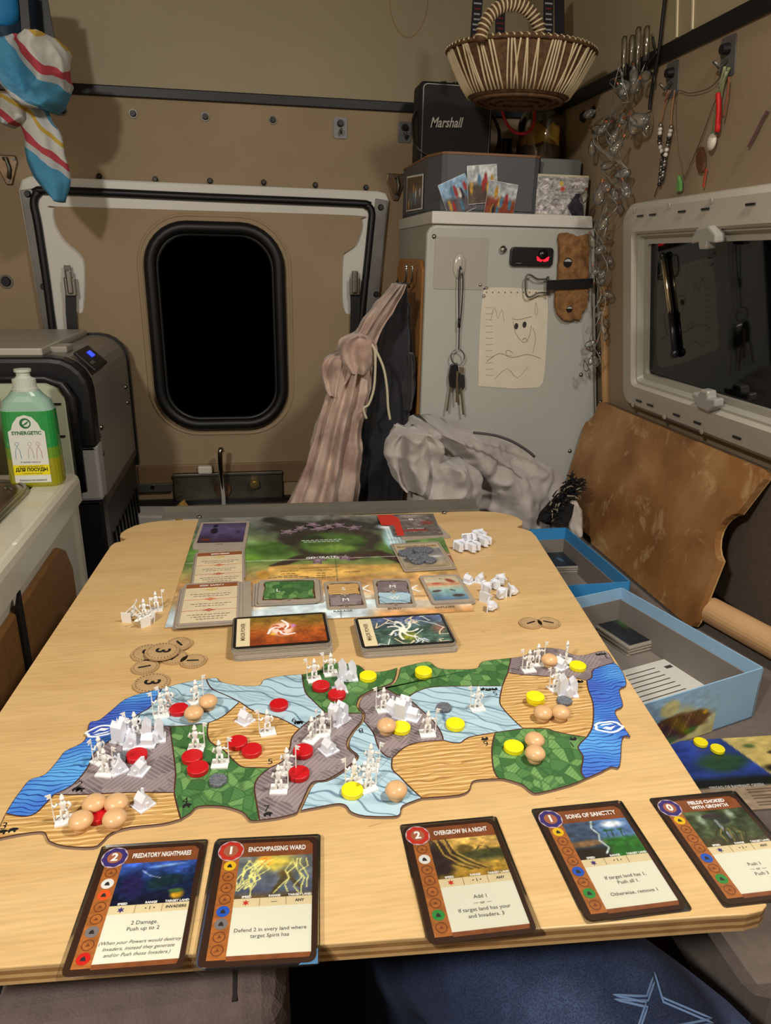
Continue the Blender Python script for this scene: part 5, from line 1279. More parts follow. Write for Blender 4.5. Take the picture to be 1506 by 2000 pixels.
A_, B_ = 'on the sink-side board', 'on the bench-side board'
E_ = [  # base position, flag side, turn, label
 (329, 1384, 'L', .2, 'explorer figure with staff, behind another on the blue wetland beside the ocean'),
 (316, 1397, 'L', .1, 'explorer figure with staff in front of its twin on the wetland beside the ocean'),
 (384, 1371, 'R', .5, 'explorer figure standing behind two wooden huts on the blue wetland'),
 (266, 1436, 'L', .2, 'explorer figure standing between the two tall white cities by the ocean'),
 (197, 1485, 'L', .9, 'explorer figure overlapping the white emblem on the ocean edge'),
 (207, 1510, 'R', -.3, 'explorer figure beside the grey token and small houses on the mountain'),
 (128, 1603, 'L', .1, 'explorer figure next to four wooden huts on the corner sand'),
 (383, 1463, 'R', -.1, 'explorer figure behind two overlapping red discs on the leafy jungle'),
 (430, 1493, 'R', -.1, 'explorer figure on the leafy jungle above the grey token'),
 (523, 1431, 'L', .15, 'explorer figure on the round sand land beside a small house'),
 (614, 1328, 'L', .1, 'explorer figure on the jungle beyond the red discs near the two decks'),
 (646, 1316, 'L', .05, 'explorer figure next to the twin tall towers by the orange deck'),
 (609, 1445, 'R', .9, 'explorer figure seen edge-on on the mountain below a white city'),
 (630, 1434, 'R', -.15, 'explorer figure close to the white city on the mountain by the seam'),
 (561, 1508, 'R', -.2, 'explorer figure between the two red discs on the mountain by the seam'),
 (545, 1543, 'R', -.15, 'explorer figure lowest on the mountain, beside a red disc'),
 (692, 1530, 'L', .05, 'explorer figure right behind a yellow disc on the wetland by the seam'),
 (724, 1500, 'R', -.3, 'explorer figure farther up the wetland by the seam, behind another'),
 (719, 1540, 'R', .3, 'explorer figure beside the yellow disc and hut on the wetland'),
 (749, 1386, 'L', .1, 'explorer figure at the mountain edge left of the grouped white houses'),
 (835, 1434, 'R', -.05, 'explorer figure on the mountain beside the blue wetland and yellow discs'),
 (932, 1384, 'L', .05, 'lone explorer figure on the blue wetland with no piece beside it'),
 (1032, 1309, 'L', .05, 'explorer figure in front of a second one on the far mountain'),
 (1049, 1297, 'R', -.05, 'explorer figure between its twin and a wooden hut on the far mountain'),
 (1105, 1291, 'L', 1.0, 'explorer figure seen edge-on behind a small house on the far mountain'),
 (1084, 1345, 'L', .2, 'explorer figure on the sand beside the tall city and yellow disc')]
for px, py, fl_s, rz, lab in E_:
    explorer('white '+lab, at(px, py, BTH+.0001, (rz if fl_s == 'L' else math.pi+rz)), 'white explorer figures on the map')
# pile of spare explorers
explorer('white explorer figure standing upright beyond the toppled pile', at(306, 1191, 0, math.pi+.1), 'spare explorer figures')
explorer('white explorer figure standing upright inside the toppled pile', at(283, 1206, .0, math.pi-.2), 'spare explorer figures')
for px, py, rz, roll, lab in ((246, 1208, 1.2, 86, 'toppled white explorer figure with its square base toward the sink'),
                        (285, 1216, 2.2, 86, 'toppled white explorer figure with its head toward the coins'),
                        (296, 1204, -2.3, 80, 'toppled white explorer figure leaning across the others of the pile')):
    explorer(lab, at(px, py, .0052) @ Matrix.Rotation(rz, 4, 'Z') @ Matrix.Rotation(math.radians(roll), 4, 'Y'), 'spare explorer figures')
T__ = [
 (231, 1504, .5, 'small white house in front of the grey token on the mountain by the ocean'),
 (272, 1507, -.4, 'small white house beside the red disc on the mountain by the ocean'),
 (280, 1573, .75, 'small white house standing alone on the corner sand'),
 (479, 1409, .75, 'small white house on the round sand beside an explorer'),
 (642, 1466, .5, 'small white house on the mountain beside the seam'),
 (664, 1349, .1, 'small white house in front of the twin towers on the far jungle'),
 (1094, 1303, .5, 'small white house between explorers on the far mountain'),
 (257, 1455, .1, 'small white house in front of the left city by the ocean'),
 (290, 1453, 1.4, 'small white house in front of the right city by the ocean'),
 (768, 1388, .6, 'small white house tucked behind the city on the grey mountain'),
 (806, 1402, 1.0, 'small white house in front of the city on the grey mountain')]
for px, py, rz, lab in T__: town(lab, at(px, py, BTH+.0001, rz), 'white house pieces on the map')
C__ = [
 (241, 1441, 1.1, 'tall white city nearest the ocean emblem'),
 (301, 1444, .1, 'tall white city beside the leafy jungle near the ocean'),
 (679, 1325, .0, 'tall white twin-towered city on the far jungle near the orange deck'),
 (662, 1408, .7, 'tall white city on the mountain at the seam of the boards'),
 (788, 1396, .9, 'tall white city on the grey mountain with houses round it'),
 (1108, 1355, -.2, 'tall white city on the sand behind two wooden huts')]
for px, py, rz, lab in C__: city(lab, at(px, py, BTH+.0001, rz), 'white city pieces on the map')
# spare cities and towns, tumbled on the table
rs = random.Random(5)
P1 = [(919, 1050, .0145, 'upright spare city piece crowning the heap beyond the boats card', 0), (902, 1066, .007, 'spare city piece lying on the orange-deck side of the far heap', 1), (926, 1067, .0075, 'spare city piece lying in front of the far heap', 1), (947, 1056, .007, 'spare city piece lying on the bench side of the far heap', 1), (938, 1046, .008, 'spare city piece lying at the back of the far heap', 1)]
for px, py, h, lab, ly in P1:
    M = at(px, py, h, rs.uniform(-.6, .6)) @ (Matrix.Rotation(math.radians(90 if ly else 65), 4, 'X') @ Matrix.Translation((0, 0, -.008)))
    city('white '+lab, M, 'spare city pieces')
P2 = [(914, 1138, 0, 'spare house standing closest to the boats card', 0), (936, 1136, 0, 'spare house standing second from the boats card', 0), (952, 1150, .0065, 'spare house lying before the middle of the near heap', 1), (971, 1142, .0062, 'spare house lying in the middle of the near heap', 1), (981, 1134, .0062, 'spare house lying at the back of the near heap', 1), (951, 1164, .0062, 'spare house lying at the edge of the near heap', 2), (978, 1160, .0062, 'spare house on its side in front of the near heap', 1), (1004, 1152, .0062, 'spare house lying nearest the bench in the near heap', 2), (963, 1183, .0062, 'spare house lying apart, nearest the coin pair', 2)]
for px, py, h, lab, ly in P2:
    M = at(px, py, h, rs.uniform(-.8, .8))
    if ly: M = M @ Matrix.Rotation(math.radians(90), 4, 'X' if ly == 1 else 'Y') @ Matrix.Translation((0, 0, -.006))
    town('white '+lab, M, 'spare house pieces')
# huts: given by the middle of the cap
H__ = [(183, 1563, 'wooden hut by the corner sand edge, farther pair, near the explorer'), (226, 1562, 'wooden hut of the farther pair on the corner sand, near the house'),
 (157, 1596, 'wooden hut touching the explorer on the corner sand'), (223, 1592, 'wooden hut touching the red disc from the house side'),
 (378, 1387, 'wooden hut leaning on the red disc on the blue wetland'), (406, 1365, 'wooden hut farther up the blue wetland beside an explorer'),
 (755, 1412, 'wooden hut beside a yellow disc on the grey mountain'), (774, 1537, 'wooden hut alone on the wetland near the middle sand'),
 (1074, 1284, 'wooden hut on the far mountain between explorers'), (1061, 1387, 'wooden hut beside the double yellow disc on the sand'),
 (1096, 1386, 'wooden hut in front of the tall city on the sand'), (1045, 1440, 'farther wooden hut on the jungle by the ocean'), (1046, 1466, 'nearer wooden hut on the jungle by the ocean')]
for px, py, lab in H__:
    p = TB(px, py, BTH+.009); hut('pale '+lab, Matrix.Translation((p.x, p.y, TT+BTH+.0001)) @ Matrix.Rotation(px, 4, 'Z') @ Matrix.Scale(.93, 4), 'wooden huts on the map')
R__ = [(268, 1480, 'behind the small houses on the mountain by the ocean'), (192, 1597, 'between four wooden huts on the corner sand'), (350, 1390, 'beside a wooden hut on the blue wetland'), (545, 1381, 'alone on the far blue wetland'), (627, 1344, 'beside the explorers on the far jungle'), (658, 1361, 'in front of the small house on the far jungle'), (464, 1455, 'on the round sand, farther one of an overlapping pair'), (492, 1470, 'on the round sand, nearer one of an overlapping pair'), (376, 1483, 'on the leafy jungle, farther one of an overlapping pair'), (387, 1506, 'on the leafy jungle, nearer one of an overlapping pair'), (592, 1472, 'on the mountain beside the small house'), (584, 1516, 'on the mountain, the lower of two')]
for i, (px, py, lab) in enumerate(R__):
    single('red_disc', me_red, 'red wooden disc '+lab, 'disc', at(px, py, BTH+.0001), 'red wooden discs')
Y__ = [(719, 1325, 0, 'on the jungle beside the twin towers'), (827, 1319, 0, 'under another on the far jungle strip'), (827, 1316, 1, 'on top of another on the far jungle strip'), (783, 1426, 0, 'on the grey mountain beside a hut'), (889, 1419, 0, 'on the blue wetland beside the middle sand'), (688, 1549, 0, 'in front of an explorer on the wetland by the seam'), (1128, 1305, 0, 'on the far mountain beside the ocean'), (1046, 1370, 0, 'under another beside the huts on the sand'), (1045, 1366, 1, 'on top of another beside the huts on the sand'), (1003, 1464, 0, 'beside two huts on the jungle by the ocean')]
for px, py, lv, lab in Y__:
    single('yellow_disc', me_yel, 'yellow wooden disc '+lab, 'disc', at(px, py, BTH+.0001+.0041*lv), 'yellow wooden discs')
for px, py, h, lab in ((234, 1483, 0, 'behind a small house on the mountain by the ocean'), (426, 1528, 0, 'alone on the leafy jungle'), (867, 1385, 0, 'alone on the blue wetland'), (1102, 1372, 0, 'between the tall city and a hut on the sand')):
    single('grey_token', me_bl, 'speckled grey token '+lab, 'token', at(px, py, BTH+.0001, px), 'grey tokens')
for i, (px, py, lv) in enumerate(((791, 1083, 0), (803, 1078, 0), (819, 1077, 1), (833, 1077, 0), (807, 1091, 1), (823, 1088, 0), (815, 1098, 0), (839, 1097, 0))):
    single('grey_token', me_bl, 'speckled grey token '+('at the left end of the heap', 'at the back left of the heap', 'topmost at the back of the heap', 'at the back right of the heap', 'topmost at the front of the heap', 'in the middle of the heap', 'at the front of the heap', 'lying apart from the heap').__getitem__(i).replace('left ', 'waterfall-side ').replace('right', 'bench-side')+' on BLIGHTED ISLAND', 'token', at(px, py, GP+.0028+.0031*lv, i) @ Matrix.Scale(1.3, 4), 'grey tokens on the card')
# fear tokens: lizard-like cut-outs
m_ft = mat('token_mauve', (150, 128, 140), .5); m_fo = mat('token_dark', (40, 28, 34), .5)
def blobshape(s, k_):
    out = []
    for k in range(60):
        a = 2*math.pi*k/60; r_ = .55+.45*max(0, math.cos(5*a+.3*k_))**2
        out.append((s*r_*math.cos(a), s*.75*r_*math.sin(a)))
    return out
ft = [('token_card', MB().prism(blobshape(.0125, 0), 0, .0012), m_ft, False), ('dark_print', MB().ring(blobshape(.0112, 0), blobshape(.0090, 0), .0012, .0013), m_fo, False)]
ms_f = proto('fear_token', ft, 'token')
for i, (px, py, lab) in enumerate(((563, 1039, 'at the purple-card end of the row'), (587, 1032, 'second from the purple-card end of the row'), (611, 1025, 'in the far bulge of the row'), (623, 1033, 'under the bulge of the row'), (641, 1029, 'in the middle of the row'), (661, 1026, 'next to last of the row'), (691, 1031, 'nearest the red card'), (621, 1096, 'on the parchment scroll over the GENERATED text'), (674, 1090, 'over the end of the GENERATED text'))):
    ms_f('mauve cut-out token '+lab, at(px, py, GP+.0003+(.0013 if i in (2, 4) else 0), i*1.1), 'mauve cut-out tokens')
# coins
m_coin = mat('coin_card', (176, 146, 104), .6, var=.08, vscale=120)
def coin(px, py, v, rz, h, lab, grp='cardboard coins by the parchment cards'):
    R_ = .0122 if v == '1' else .0158
    t = thing('cardboard_coin', lab, 'coin', M=at(px, py, h, rz), group=grp)
    k_ = 40
    prn(MB().prism([(R_*(1+.012*math.sin(6*a+rz))*math.cos(a), R_*(1+.012*math.cos(5*a))*math.sin(a)) for a in [2*math.pi*k/k_ for k in range(k_)]], 0, .0018), 'coin_card', m_coin, t)
    mb = MB()
    for k in range(28):
        a = 2*math.pi*k/28; mb.box((R_*.86, 0, .00185), (R_*.10, R_*.05, .0001), Matrix.Rotation(a, 4, 'Z'))
    prn(mb, 'rim_print', m_sepia, t)
    text('coin_number', v, R_*1.25, Rm(0, 0, .0020), t, m_ink, True, bold=.0004)
coin(350, 1259, '1', -2.6, .0018, 'cardboard coin marked 1 at the top of the pile nearest the orange deck')
coin(290, 1277, '3', -1.9, .0002, 'cardboard coin marked 3 half covered by another 3')
coin(342, 1286, '1', 2.6, .0002, 'cardboard coin marked 1 tucked under the large 3')
coin(317, 1274, '3', -1.75, .0038, 'cardboard coin marked 3 on top of the pile')
coin(378, 1293, '1', 1.5, .0002, 'cardboard coin marked 1 next to the pile, nearest the map')
coin(284, 1305, '1', 1.8, .0002, 'cardboard coin marked 1 lying alone between the pile and the map')
coin(296, 1336, '3', -1.6, .0002, 'cardboard coin marked 3 touching the map board')
coin(1036, 1219, '1', -1.2, .0002, 'cardboard coin marked 1 of the pair, orange-deck side', 'pair of coins by the bench side')
coin(1072, 1218, '1', 1.0, .0002, 'cardboard coin marked 1 of the pair, bench side', 'pair of coins by the bench side')

# ================================================================== boxes and panel on the bench
def open_box(label, corners, z0, h, th, outm, inm, inset_z=.018):
    """corners: near-right, far-right, far-left, near-left on the bench"""
    C = [Vector(c) for c in corners]; cen = sum(C, Vector((0, 0)))/4
    t = thing('game_box', label, 'box', (cen.x, cen.y, z0))
    part(MB().prism([tuple(c) for c in C], z0, z0+.002), 'bottom', inm, t)
    for i in range(4):
        a, b = C[i], C[(i+1) % 4]; d = (b-a).normalized(); n = Vector((-d.y, d.x)); n = n if (cen-a).dot(n) > 0 else -n
        part(MB().prism([tuple(a), tuple(b), tuple(b+n*.0015), tuple(a+n*.0015)], z0, z0+h), 'wall', outm, t)
        part(MB().prism([tuple(a+n*.0015), tuple(b+n*.0015), tuple(b+n*.003), tuple(a+n*.003)], z0+.002, z0+h-inset_z), 'lining', inm, t)
    return t
m_lb = mat('light_blue_card', (150, 190, 222), .45, var=.05, vscale=12); m_bb = mat('blue_card', (58, 140, 198), .45, var=.06, vscale=12)
m_gl = mat('grey_lining', (128, 120, 112), .7, var=.04, vscale=12)
n1, f1 = TB(1492, 1305, -.090), TB(1215, 1148, -.090)
d1 = Vector((f1.x-n1.x, f1.y-n1.y)); pw = Vector((-d1.y, d1.x)).normalized()*.232
c0, c1 = Vector((n1.x, n1.y)), Vector((f1.x, f1.y))
lb = open_box('light blue open game box lid holding cards, on the bench', [c0, c1, c1+pw, c0+pw], BZ+.0005, .070, .002, m_lb, m_gl)
# creature print on its near side
u1 = pw.normalized(); nn_ = -d1.normalized()
def art_moth(p):
    p.fill((150, 190, 222)).mix(1-sm(.1, .5, p.V-.3*np.sin(p.U*5)+(vn(p.U, p.V, 6, 2)-.5)*.5), (206, 200, 140))
    p.blob(.45, .35, .42, .30, (96, 62, 32), .25, -.12, .5, 4).blob(.5, .8, .12, .2, (206, 200, 140), .4).blob(.5, .12, .2, .12, (96, 130, 50), .6, 0, .5).blob(.25, .2, .1, .1, (70, 104, 40), .6)
    for k in range(9): p.line([(.2+.07*k, .55), (.26+.07*k, .25)], .01, (150, 108, 60) if k % 2 else (60, 36, 20))
    p.blob(.12, .5, .03, .05, (220, 170, 40), .3).tex(14, .15, 3)
q0 = c0+u1*.070; q1 = c0+u1*.225
picture('side_print', art_moth, lambda u, v: (q0.x+(q1.x-q0.x)*u+nn_.x*.0004, q0.y+(q1.y-q0.y)*u+nn_.y*.0004, BZ+.001+.066*v), 70, 36, lb)
# second, deeper blue box behind
n2, f2 = TB(1232, 1136, -.095), TB(1106, 1030, -.095)
d2 = Vector((f2.x-n2.x, f2.y-n2.y)); pw2 = Vector((-d2.y, d2.x)).normalized()*.20; e0, e1 = Vector((n2.x, n2.y)), Vector((f2.x, f2.y))
b2 = open_box('deep blue open game box lid beside the plywood panel', [e0, e1, e1+pw2, e0+pw2], BZ+.0005, .0645, .002, m_bb, m_gl, .022)
def lid_deck(label, px, py, w, h, n, rz, base, art):
    p = TB(px, py, base-TT); t = thing('card_stack', label, 'cards', M=Matrix.Translation((p.x, p.y, base)) @ Matrix.Rotation(rz, 4, 'Z'))
    mb = MB()
    for i in range(n): mb.prism(rrect(w, h, .003, 2, .0012*math.sin(i*2.3), .0012*math.cos(i*1.7)), i*.0016, i*.0016+.0013)
    s_ = prn(mb, 'card_layers', m_side, t); s_['kind'] = 'stuff'
    picture('top_picture', art, flatc(-w*.48, -h*.48, w*.48, h*.48, n*.0016+.0002), 36, 36, t, True)
def art_dark(p): p.fill((30, 34, 40)).tex(5, .5, 3).blob(.45, .5, .25, .2, (50, 84, 40), .8, 0, .8, 4).blob(.8, .2, .15, .1, (84, 66, 40), .8)
def art_dark2(p): p.fill((34, 40, 48)).tex(5, .5, 6).blob(.3, .6, .2, .1, (70, 110, 140), .8, .4, .5)
ang1 = math.atan2(d1.y, d1.x)
lid_deck('stack of dark picture cards in the light blue box', 1216, 1234, .118, .086, 10, ang1, BZ+.003, art_dark)
lid_deck('stack of dark cards with loose sheets in the deep blue box', 1092, 1098, .105, .075, 9, ang1-.3, BZ+.003, art_dark2)
q = TB(1345, 1335, -.155); t = thing('rule_sheet', 'white printed reference sheet lying in the light blue box', 'paper', M=Matrix.Translation((q.x-.045, q.y+.006, BZ+.0035)) @ Matrix.Rotation(ang1-math.pi/2, 4, 'Z'))
prn(MB().prism(rrect(.13, .085, .002, 2), 0, .0008), 'sheet', mat('sheet_white', (214, 212, 204), .5), t)
for k in range(7): prn(MB().box((-.012, .03-.009*k, .0009), (.085, .0016, .0001)), 'text_line', m_gtext, t)
prn(MB().box((.05, .025, .0009), (.012, .006, .0001)), 'print_block', m_gtext, t)

# player panel lying on the bench with two yellow discs
pa = [TB(1345, 1443, -.155), TB(1506, 1433, -.155)]
exb = (pa[1]-pa[0]).normalized(); eyb = Vector((-exb.y, exb.x, 0))
org = pa[0]-exb*.06; W2_, H2_ = .225, .112
def pnl(u, v): q = org+exb*(W2_*u)-eyb*(H2_*(1-v)); return (q.x, q.y, BZ+.0026)
t = thing('player_panel_board', 'blue and green player sheet lying flat on the bench near the table corner', 'game board', (org.x+.1, org.y-.07, BZ))
part(MB().prism([pnl(0, 0)[:2], pnl(1, 0)[:2], pnl(1, 1)[:2], pnl(0, 1)[:2]], BZ+.0003, BZ+.0024), 'sheet_board', mat('sheet_core', (120, 108, 96), .6), t)
def art_sheet(p):
    p.fill((40, 62, 140)).tex(5, .3, 2).blob(.34, .64, .17, .20, (36, 66, 40), .6, -.3, .5, 3).mix(1-sm(.38, .48, p.V), (22, 26, 22))
    p.mix(sm(.44, .455, p.U-.16*(1-p.V))*sm(.40, .46, p.V), (190, 170, 100)).blob(.56, .86, .05, .05, (90, 110, 60), .6, 0, .4).blob(.66, .74, .05, .04, (60, 52, 40), .4).blob(.62, .5, .12, .09, (34, 28, 24), .5, -.4)
    p.mix(1-sm(.28, .32, p.V), (150, 132, 110))
    for k in range(9): p.rect(.35, .02+.028*k, .95, .028+.028*k, (84, 70, 60))
    p.tex(20, .2, 7)
picture('sheet_picture', art_sheet, pnl, 90, 60, t)
M = Matrix((exb, eyb, Vector((0, 0, 1)))).transposed().to_4x4(); q = TB(1440, 1536, -.157); M.translation = Vector((q.x, q.y, BZ+.0029))
text('name_text', 'SPREAD OF RAMPANT GREEN', .0062, M, t, mat('pale_ink', (170, 166, 158), .5), bold=.0002, width=.062)
for px, py, lab in ((1368, 1453, 'nearer the table, on the blue player sheet'), (1401, 1466, 'farther from the table, on the blue player sheet')):
    single('yellow_disc', me_yel, 'yellow wooden disc '+lab, 'disc', at(px, py, -.160+.003), 'yellow wooden discs on the bench')
# ================================================================== on the front of the cabinet
MC = MY(YC)
def cl(px, py, off=0.0): return yl(px, py, YC-off)
# frosted pad with clear hook
t = thing('adhesive_hook', 'clear hook on a frosted square pad on the grey cabinet', 'hook', YP(897, 560, YC))
a, b = cl(850, 462), cl(949, 566)
part(MB().prism(rrect(b[0]-a[0], a[1]-b[1], .004, 2, (a[0]+b[0])/2, (a[1]+b[1])/2), .0002, .0012, MC), 'frosted_pad', mat('frosted_film', (168, 164, 152), .5), t)
hc_ = cl(897, 520)
part(MB().lathe([(.016, 0), (.015, .002), (.006, .003), (0, .003)], (0, 0, 0), 24, sx=.8, sy=1.5, M=MC @ Matrix.Translation((hc_[0], hc_[1], .0012))), 'hook_plate', mat('hook_film', (182, 178, 166), .2, spec=.8), t, smooth=True)
part(MB().tube([MC @ Vector((hc_[0]+dx, hc_[1]+dy, dz)) for dx, dy, dz in ((.004, .012, .003), (.004, -.006, .004), (.003, -.014, .010), (.001, -.012, .016), (.001, -.006, .017))], .0018, 8), 'hook_arm', m_clear, t, smooth=True)
# keys on a black cord
k0 = YP(897, 528, YC-.014)
t = thing('key_bunch', 'bunch of keys hanging on a thin black cord', 'keys', YP(892, 800, YC-.012))
cord = [YP(x, y, YC-.014) for x, y in ((899, 520), (896, 545), (896, 600), (897, 640), (896, 682))]
part(MB().tube(spline(cord, 4), .0012, 6).tube(spline([YP(x, y, YC-.013) for x, y in ((899, 520), (904, 545), (902, 600), (898, 635))], 4), .0012, 6).cyl(YP(897, 622, YC-.014), YP(897, 640, YC-.014), .0028, n=8), 'cord', m_black, t, smooth=True)
part(MB().tube([YP(894+13*math.cos(2*math.pi*k/20), 697+15*math.sin(2*math.pi*k/20), YC-.014) for k in range(20)], .0014, 6, True), 'key_ring', m_steel, t, smooth=True)
for nm, pts, m_ in (('key_fob', [(880, 712), (893, 708), (896, 740), (892, 758), (878, 756), (876, 735)], m_blackp), ('key_fob', [(898, 730), (907, 732), (908, 755), (904, 762), (893, 758)], mat('fob_dark', (40, 38, 38), .4)), ('key_tag', [(894, 714), (906, 716), (905, 730), (895, 728)], m_chrome)):
    part(MB().prism(ypoly(pts, YC-.012), .001, .007, MY(YC-.008)), nm, m_, t, bevel=.0015)
for nm, a, b, w in (('key', (880, 756), (873, 803), .004), ('key', (893, 725), (892, 786), .0045), ('key', (900, 758), (905, 810), .004)):
    p, q = YP(*a, YC-.016), YP(*b, YC-.016)
    part(MB().ribbon([p, (p+q)/2, q], (1, 0, 0), w, .0009), nm, mat('key_brass', (150, 140, 118), .35, metal=.9), t)
# digital control with red figures
t = thing('control_display', 'black rounded control display with red figures on the cabinet', 'display', YP(1036, 520, YC))
a, b = cl(996, 482), cl(1076, 521)
part(MB().prism(rrect(b[0]-a[0], a[1]-b[1], .007, 4, (a[0]+b[0])/2, (a[1]+b[1])/2), .0002, .009, MC), 'housing', m_blackp, t, bevel=.002)
r_ = mat('red_glow', (255, 20, 40), .4, emit=(255, 24, 44), estr=2.0); x0, y0 = cl(1057, 504)
part(MB().prism([(x0-.013, y0+.003), (x0-.011, y0-.005), (x0-.003, y0-.007), (x0, y0-.004), (x0+.003, y0-.007), (x0+.011, y0-.005), (x0+.013, y0+.003), (x0+.006, y0+.000), (x0, y0-.001), (x0-.006, y0)], .009, .0094, MC), 'red_figures', r_, t)
x0, y0 = cl(1057, 497); part(MB().lathe([(.010, 0), (.009, .003), (0, .004)], (0, 0, 0), 18, M=MC @ Matrix.Translation((x0, y0, .009))), 'dial', mat('dial_black', (14, 14, 16), .25), t, smooth=True)
x0, y0 = cl(1010, 514); part(MB().box((x0, y0, .0092), (.011, .0018, .0004), MC), 'caption', mat('caption_grey', (90, 90, 92), .5), t)
# pencil drawing on a spiral pad sheet
t = thing('pencil_drawing', 'torn sketchbook sheet with a pencil drawing of an animal face', 'drawing', YP(1000, 757, YC))
sp_ = ypoly([(944, 563), (970, 561), (1005, 562), (1040, 566), (1068, 568), (1070, 600), (1068, 660), (1064, 720), (1060, 748), (1052, 757), (1000, 759), (934, 754), (935, 690), (938, 620)], YC)
part(MB().prism(sp_, .0006, .0012, MC), 'sheet', mat('sketch_paper', (214, 206, 186), .7, var=.03, vscale=40), t)
m_pc = mat('pencil', (104, 98, 92), .7); m_pk = mat('pencil_dark', (52, 48, 46), .7)
def pl(pts, w=.0006, m=None, nm='pencil_line'):
    pts = spline([(*cl(*p), 0) for p in pts], 3)
    part(MB().tube([MC @ Vector((p.x, p.y, .0014)) for p in pts], w, 4, flat=.4), nm, m or m_pc, t)
for e in ((1008, 637), (1024, 634)):
    c = cl(*e); part(MB().prism(circ(.0042, 14, *c, ry=.0062), .0013, .0016, MC), 'drawn_eye', m_pk, t)
pl([(1000, 622), (1012, 624), (1030, 620), (1038, 618)]); pl([(1002, 628), (1006, 648), (1016, 664), (1026, 668), (1034, 655), (1037, 635)]); pl([(1001, 690), (994, 684), (988, 686), (990, 694), (999, 694)])
pl([(950, 706), (975, 690), (1000, 698), (1030, 692), (1056, 700)]); pl([(958, 625), (966, 600), (972, 622), (980, 604), (984, 628)]); pl([(1046, 590), (1050, 606), (1047, 616), (1044, 604), (1046, 590)])
pl([(1020, 664), (1026, 660), (1030, 668)], m=m_pk); pl([(966, 740), (990, 720), (1010, 738), (1030, 716)]); pl([(1040, 640), (1046, 660), (1040, 690)])
for k in range(12):
    pl([(948, 600+12*k), (950+(k % 3)*4, 601+12*k), (962, 600+12*k)], .00035)
for k in range(9):
    c = cl(950+12*k, 571); part(MB().prism(circ(.0013, 8, *c), .0012, .0015, MC), 'binding_hole', m_pk, t)
for px, py in ((945, 578), (938, 556), (950, 562)):
    c = YP(px, py, YC-.002); part(MB().ball(tuple(c), .0035, n=8, m=6), 'pin', m_chrome, t, smooth=True)
# cork bark piece held by strap and clip
t = thing('cork_bark', 'rough slab of cork bark strapped to the grey cabinet', 'cork', YP(1118, 625, YC-.002))
ck = [(1093, 458), (1115, 456), (1130, 462), (1152, 458), (1150, 500), (1149, 560), (1146, 600), (1137, 610), (1132, 626), (1120, 623), (1108, 628), (1095, 620), (1086, 606), (1084, 580), (1090, 540), (1092, 500)]
rs = random.Random(3); pk = [(p.x+rs.uniform(-.0012, .0012), p.y+rs.uniform(-.0012, .0012)) for p in spline([(*cl(*p, .01), 0) for p in ck], 4, True)]
part(MB().prism(pk, .001, .014, MC), 'bark', mat('cork', (112, 76, 44), .9, col2=(150, 110, 66), vscale=70, bump=.8, bscale=160), t, bevel=.003)
for px, py, rr in ((1109, 513, .009), (1112, 604, .0065)):
    c = cl(px, py, .014); part(MB().prism(circ(rr, 18, *c), .0142, .0146, MC), 'hole', mat('hole_shade', (18, 14, 12), .9), t)
    part(MB().prism([(c[0]+rr*.9*math.cos(a), c[1]+rr*.75*math.sin(a)) for a in [math.radians(d) for d in range(15, 166, 15)]], .0146, .0148, MC), 'hole_back', m_cab, t)
a, b = YP(1068, 557, YC-.018), YP(1158, 553, YC-.018)
part(MB().ribbon([a, (a+b)/2+Vector((0, -.001, 0)), b], (0, 0, 1), .018, .001), 'strap', m_black, t)
cw = [(1068, 545), (1050, 545), (1036, 537), (1028, 540), (1026, 560), (1028, 576), (1036, 580), (1052, 572), (1068, 572)]
part(MB().tube([YP(p.x, p.y, YC-.014) for p in spline([(*p, 0) for p in cw], 4)], .0018, 8).cyl(YP(1070, 540, YC-.014), YP(1070, 576, YC-.014), .003, n=8), 'wire_clip', m_dsteel, t, smooth=True)

# ================================================================== things on top of the cabinet
zt2 = zt+.0225
t = thing('storage_box', 'dark grey storage box with rounded corners on the cabinet', 'box', (.42, 1.50, zt2))
bx = [(.336, 1.71), (.336, 1.475), (.352, 1.425), (.362, 1.418), (.530, 1.418), (.540, 1.424), (.546, 1.435), (.546, 1.71)]
m_bx = mat('box_grey', (84, 86, 90), .5, var=.05, vscale=12)
h_bx = .098
n = len(bx); cen = Vector((.44, 1.56)); inb = [tuple(cen+(Vector(p)-cen)*.975) for p in bx]
part(MB().prism(bx, zt2, zt2+.004), 'bottom', m_bx, t)
part(MB().ring(bx, inb, zt2+.003, zt2+h_bx), 'wall', m_bx, t, smooth=False)
part(MB().ring([tuple(cen+(Vector(p)-cen)*1.008) for p in bx], [tuple(cen+(Vector(p)-cen)*.97) for p in bx], zt2+h_bx, zt2+h_bx+.004), 'rim', mat('rim_copper', (132, 92, 58), .5), t)
def art_ph(seed, sky, low):
    def fn(p):
        p.grad([(0, low), (.45, low), (.6, sky), (1, sky)]).tex(6, .3, seed); r = random.Random(seed)
        for k in range(9): p.blob(r.uniform(.1, .9), r.uniform(.15, .7), .07, .2, r.choice([(160, 40, 44), (196, 150, 60), (30, 30, 40), (70, 120, 150), (210, 200, 190), (60, 110, 80)]), .4, 0, .5, k)
        p.tex(14, .25, seed+3)
    return fn
def photo(label, px, py, w, h, rot, fn, off):
    c = cl(px, py); Mp = Matrix.Translation((0, 1.417-off, 0)) @ MY(0) @ Matrix.Translation((yl(px, py, 1.416)[0], yl(px, py, 1.416)[1], 0)) @ Matrix.Rotation(rot, 4, 'Z')
    r = thing('photo_print', label, 'photo', M=Mp @ Matrix.Translation((0, -h/2, 0)), group='photographs on the storage box')
    prn(MB().prism(rrect(w, h, .001, 1, 0, h/2), 0, .0006), 'paper', m_wtext, r); picture('picture', fn, flatc(-w*.495, h*.01, w*.495, h*.99, .0008), 40, 30, r, True)
